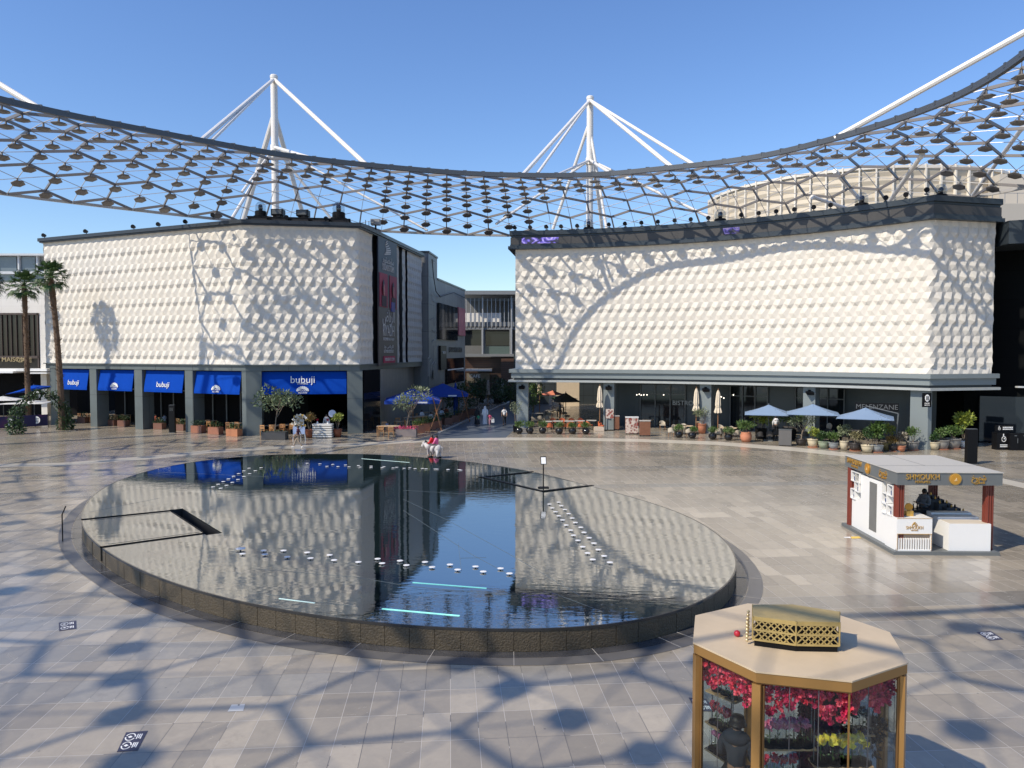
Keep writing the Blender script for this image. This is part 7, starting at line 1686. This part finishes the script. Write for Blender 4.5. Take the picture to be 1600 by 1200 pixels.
for k in range(6): mb.ball((-.40 - .05 * k, 0, .90 + .035 * k), (.06, .05, .08), 8)
mb.build('mane', BLACK, ra, world=False); mb = MB(); mb.path([(.56, 0, .8), (.68, 0, .72), (.70, 0, .4)], [.04, .06, .03], 8); mb.build('tail', M('grey_plush', (.25, .24, .24), .9), ra, world=False)
for sy in (-1, 1): mb = MB(); mb.lathe([(.05, 0), (.03, .09), (.002, .13)], (-.72, sy * .07, 1.0), 8); mb.build('ear', PLW, ra, world=False)
mb = MB()
for sy in (-1, 1): mb.ball((-.88, sy * .1, .93), .028, 8)
mb.build('eyes', BLACK, ra, world=False)
mb = MB(); mb.box((.02, 0, .89), (.55, .34, .06)); mb.build('saddle', M('saddle_grey', (.1, .1, .1), .6), ra, world=False)
mr = Matrix.Rotation(-.5, 3, 'Z')
for dx, colr, lab, nm in ((-.14, (.62, .02, .03), 'person in a red top riding in front on the plush horse', 'red_cloth'), (.22, (.70, .14, .30), 'person in a pink top riding behind on the plush horse', 'rose_cloth')):
    q = mr @ Vector((dx, 0, 0)); st = sit(.40, .12); st['knl'] = (-.30, -.16, .62); st['knr'] = (.30, -.16, .62); st['anl'] = (-.30, -.08, .25); st['anr'] = (.30, -.08, .25); st['tol'] = (-.30, -.2, .2); st['tor'] = (.30, -.2, .2); st['hil'] = (-.12, -.03, .91); st['hir'] = (.12, -.03, .91)
    person(lab, (p.x + q.x, p.y + q.y, 0), -.5 - math.pi / 2, st, 1.62, top=C(nm, colr), bottom=C('grey_leggings', (.16, .14, .15)), sleeve=1, hair='long')

# ------------------------------------------------------------------ small things on the plaza
def info_post(loc, h, lab, face):
    t = thing('information_stand', lab, 'stand', tuple(loc), face); mb = MB(); mb.tube((0, 0, 0), (0, 0, h), .03, n=8); L(mb, 'post', BLACK, t); mb = MB(); mb.box((0, -.02, h + .16), (.28, .02, .40), 0, 0, -.5); pl_ = L(mb, 'sign_plate', BLACK, t); mb = MB(); mb.box((0, -.034, h + .155), (.22, .004, .33), 0, 0, -.5); L(mb, 'white_notice', WHITE, pl_); mb = MB(); mb.box((0, 0, .02), (.5, .3, .03)); L(mb, 'foot', BLACK, t)
info_post(G(849, 762, HP), 1.15, 'thin stand with a white notice on the far slab of the pool', .1)
p = G(98, 846); t = thing('information_stand', 'thin dark stand with an edge on plate left of the pool', 'stand', tuple(p)); mb = MB(); mb.tube((0, 0, 0), (0, 0, 1.0), .022, n=8); L(mb, 'post', BLACK, t); mb = MB(); mb.box((.07, 0, 1.15), (.025, .05, .36), 0, 0, 0, .42); L(mb, 'sign_plate', BLACK, t)
DEC = M('decal_violet_grey', (.045, .045, .075), .5, 0, .1)
def decal(pxs, lab):
    P4 = [G(x, y, .004) for x, y in pxs]; c = sum(P4, Vector((0, 0, 0))) / 4; t = thing('floor_sticker', lab, 'floor sticker', tuple(c)); mb = MB()
    a, b, c_, d = P4
    mb.add([v for v in P4] + [v + Vector((0, 0, .003)) for v in P4], [(4, 5, 6, 7), (0, 1, 5, 4), (1, 2, 6, 5), (2, 3, 7, 6), (3, 0, 4, 7)]); mb.build('print', DEC, t, clean=True)
    def uv(u, v): return a.lerp(b, u).lerp(d.lerp(c_, u), v) + Vector((0, 0, .006))
    mb = MB()
    for v0 in (.28, .72):
        for k in range(16):
            if k in (0, 8): continue
            A0 = 2 * math.pi * k / 16; A1 = 2 * math.pi * (k + 1) / 16; mb.bar(uv(.32 + .22 * math.cos(A0), v0 + .18 * math.sin(A0)), uv(.32 + .22 * math.cos(A1), v0 + .18 * math.sin(A1)), .022, .002)
        for q in range(3): mb.bar(uv(.64 + .09 * q, v0 - .13), uv(.64 + .09 * q, v0 + .13 - .04 * (q % 2)), .02, .002)
        mb.bar(uv(.25, v0 + .02), uv(.37, v0 - .03), .07, .002)
    mb.build('white_marks', WHITE, t)
decal([(92, 973), (119, 969.5), (119.5, 982.5), (92.5, 986)], 'small violet grey floor sticker with white marks left of the pool')
decal([(197, 1144.5), (231, 1142), (215, 1172.5), (182.5, 1175)], 'violet grey floor sticker with white marks at the lower left')
decal([(1526, 988), (1548, 986), (1568, 999), (1546, 1001)], 'dark floor sticker with white marks in the shade right of the flower kiosk')
decal([(1076, 1090), (1104, 1092), (1118, 1112), (1088, 1111)], 'dark floor sticker seen through the left glass of the flower kiosk')
P4 = [G(x, y, .004) for x, y in ((362, 1101), (383, 1100), (380, 1111), (355.5, 1112))]; c = sum(P4, Vector((0, 0, 0))) / 4; t = thing('drain_cover', 'small square pale metal cover set in the paving at the lower left', 'cover', tuple(c)); mb = MB(); mb.add([v + Vector((0, 0, .002)) for v in P4], [(0, 1, 2, 3)]); mb.build('plate', M('cover_pale', (.58, .57, .53), .5), t, clean=True)
mb = MB(); q = P4[0].lerp(P4[1], .55).lerp(P4[3].lerp(P4[2], .55), .12); mb.tube(q + Vector((0, 0, .002)), q + Vector((0, 0, .006)), .02, n=8); mb.build('lifting_hole', BLACK, t)
P4 = [G(x, y, .006) for x, y in ((1329, 838.5), (1342, 838), (1346, 841), (1331, 841.5))]; c = sum(P4, Vector((0, 0, 0))) / 4; t = thing('yellow_sticker', 'yellow and white sticker on the paving at the left of the perfume kiosk', 'floor sticker', tuple(c)); mb = MB(); mb.add(P4, [(0, 1, 2, 3)]); mb.build('yellow_print', M('sticker_yellow', (.75, .50, .08), .5), t, clean=True); mb = MB(); P5 = [G(x, y, .006) for x, y in ((1318, 839), (1328, 838.5), (1330, 841), (1319, 840))]; mb.add(P5, [(0, 1, 2, 3)]); mb.build('white_print', WHITE, t, clean=True)
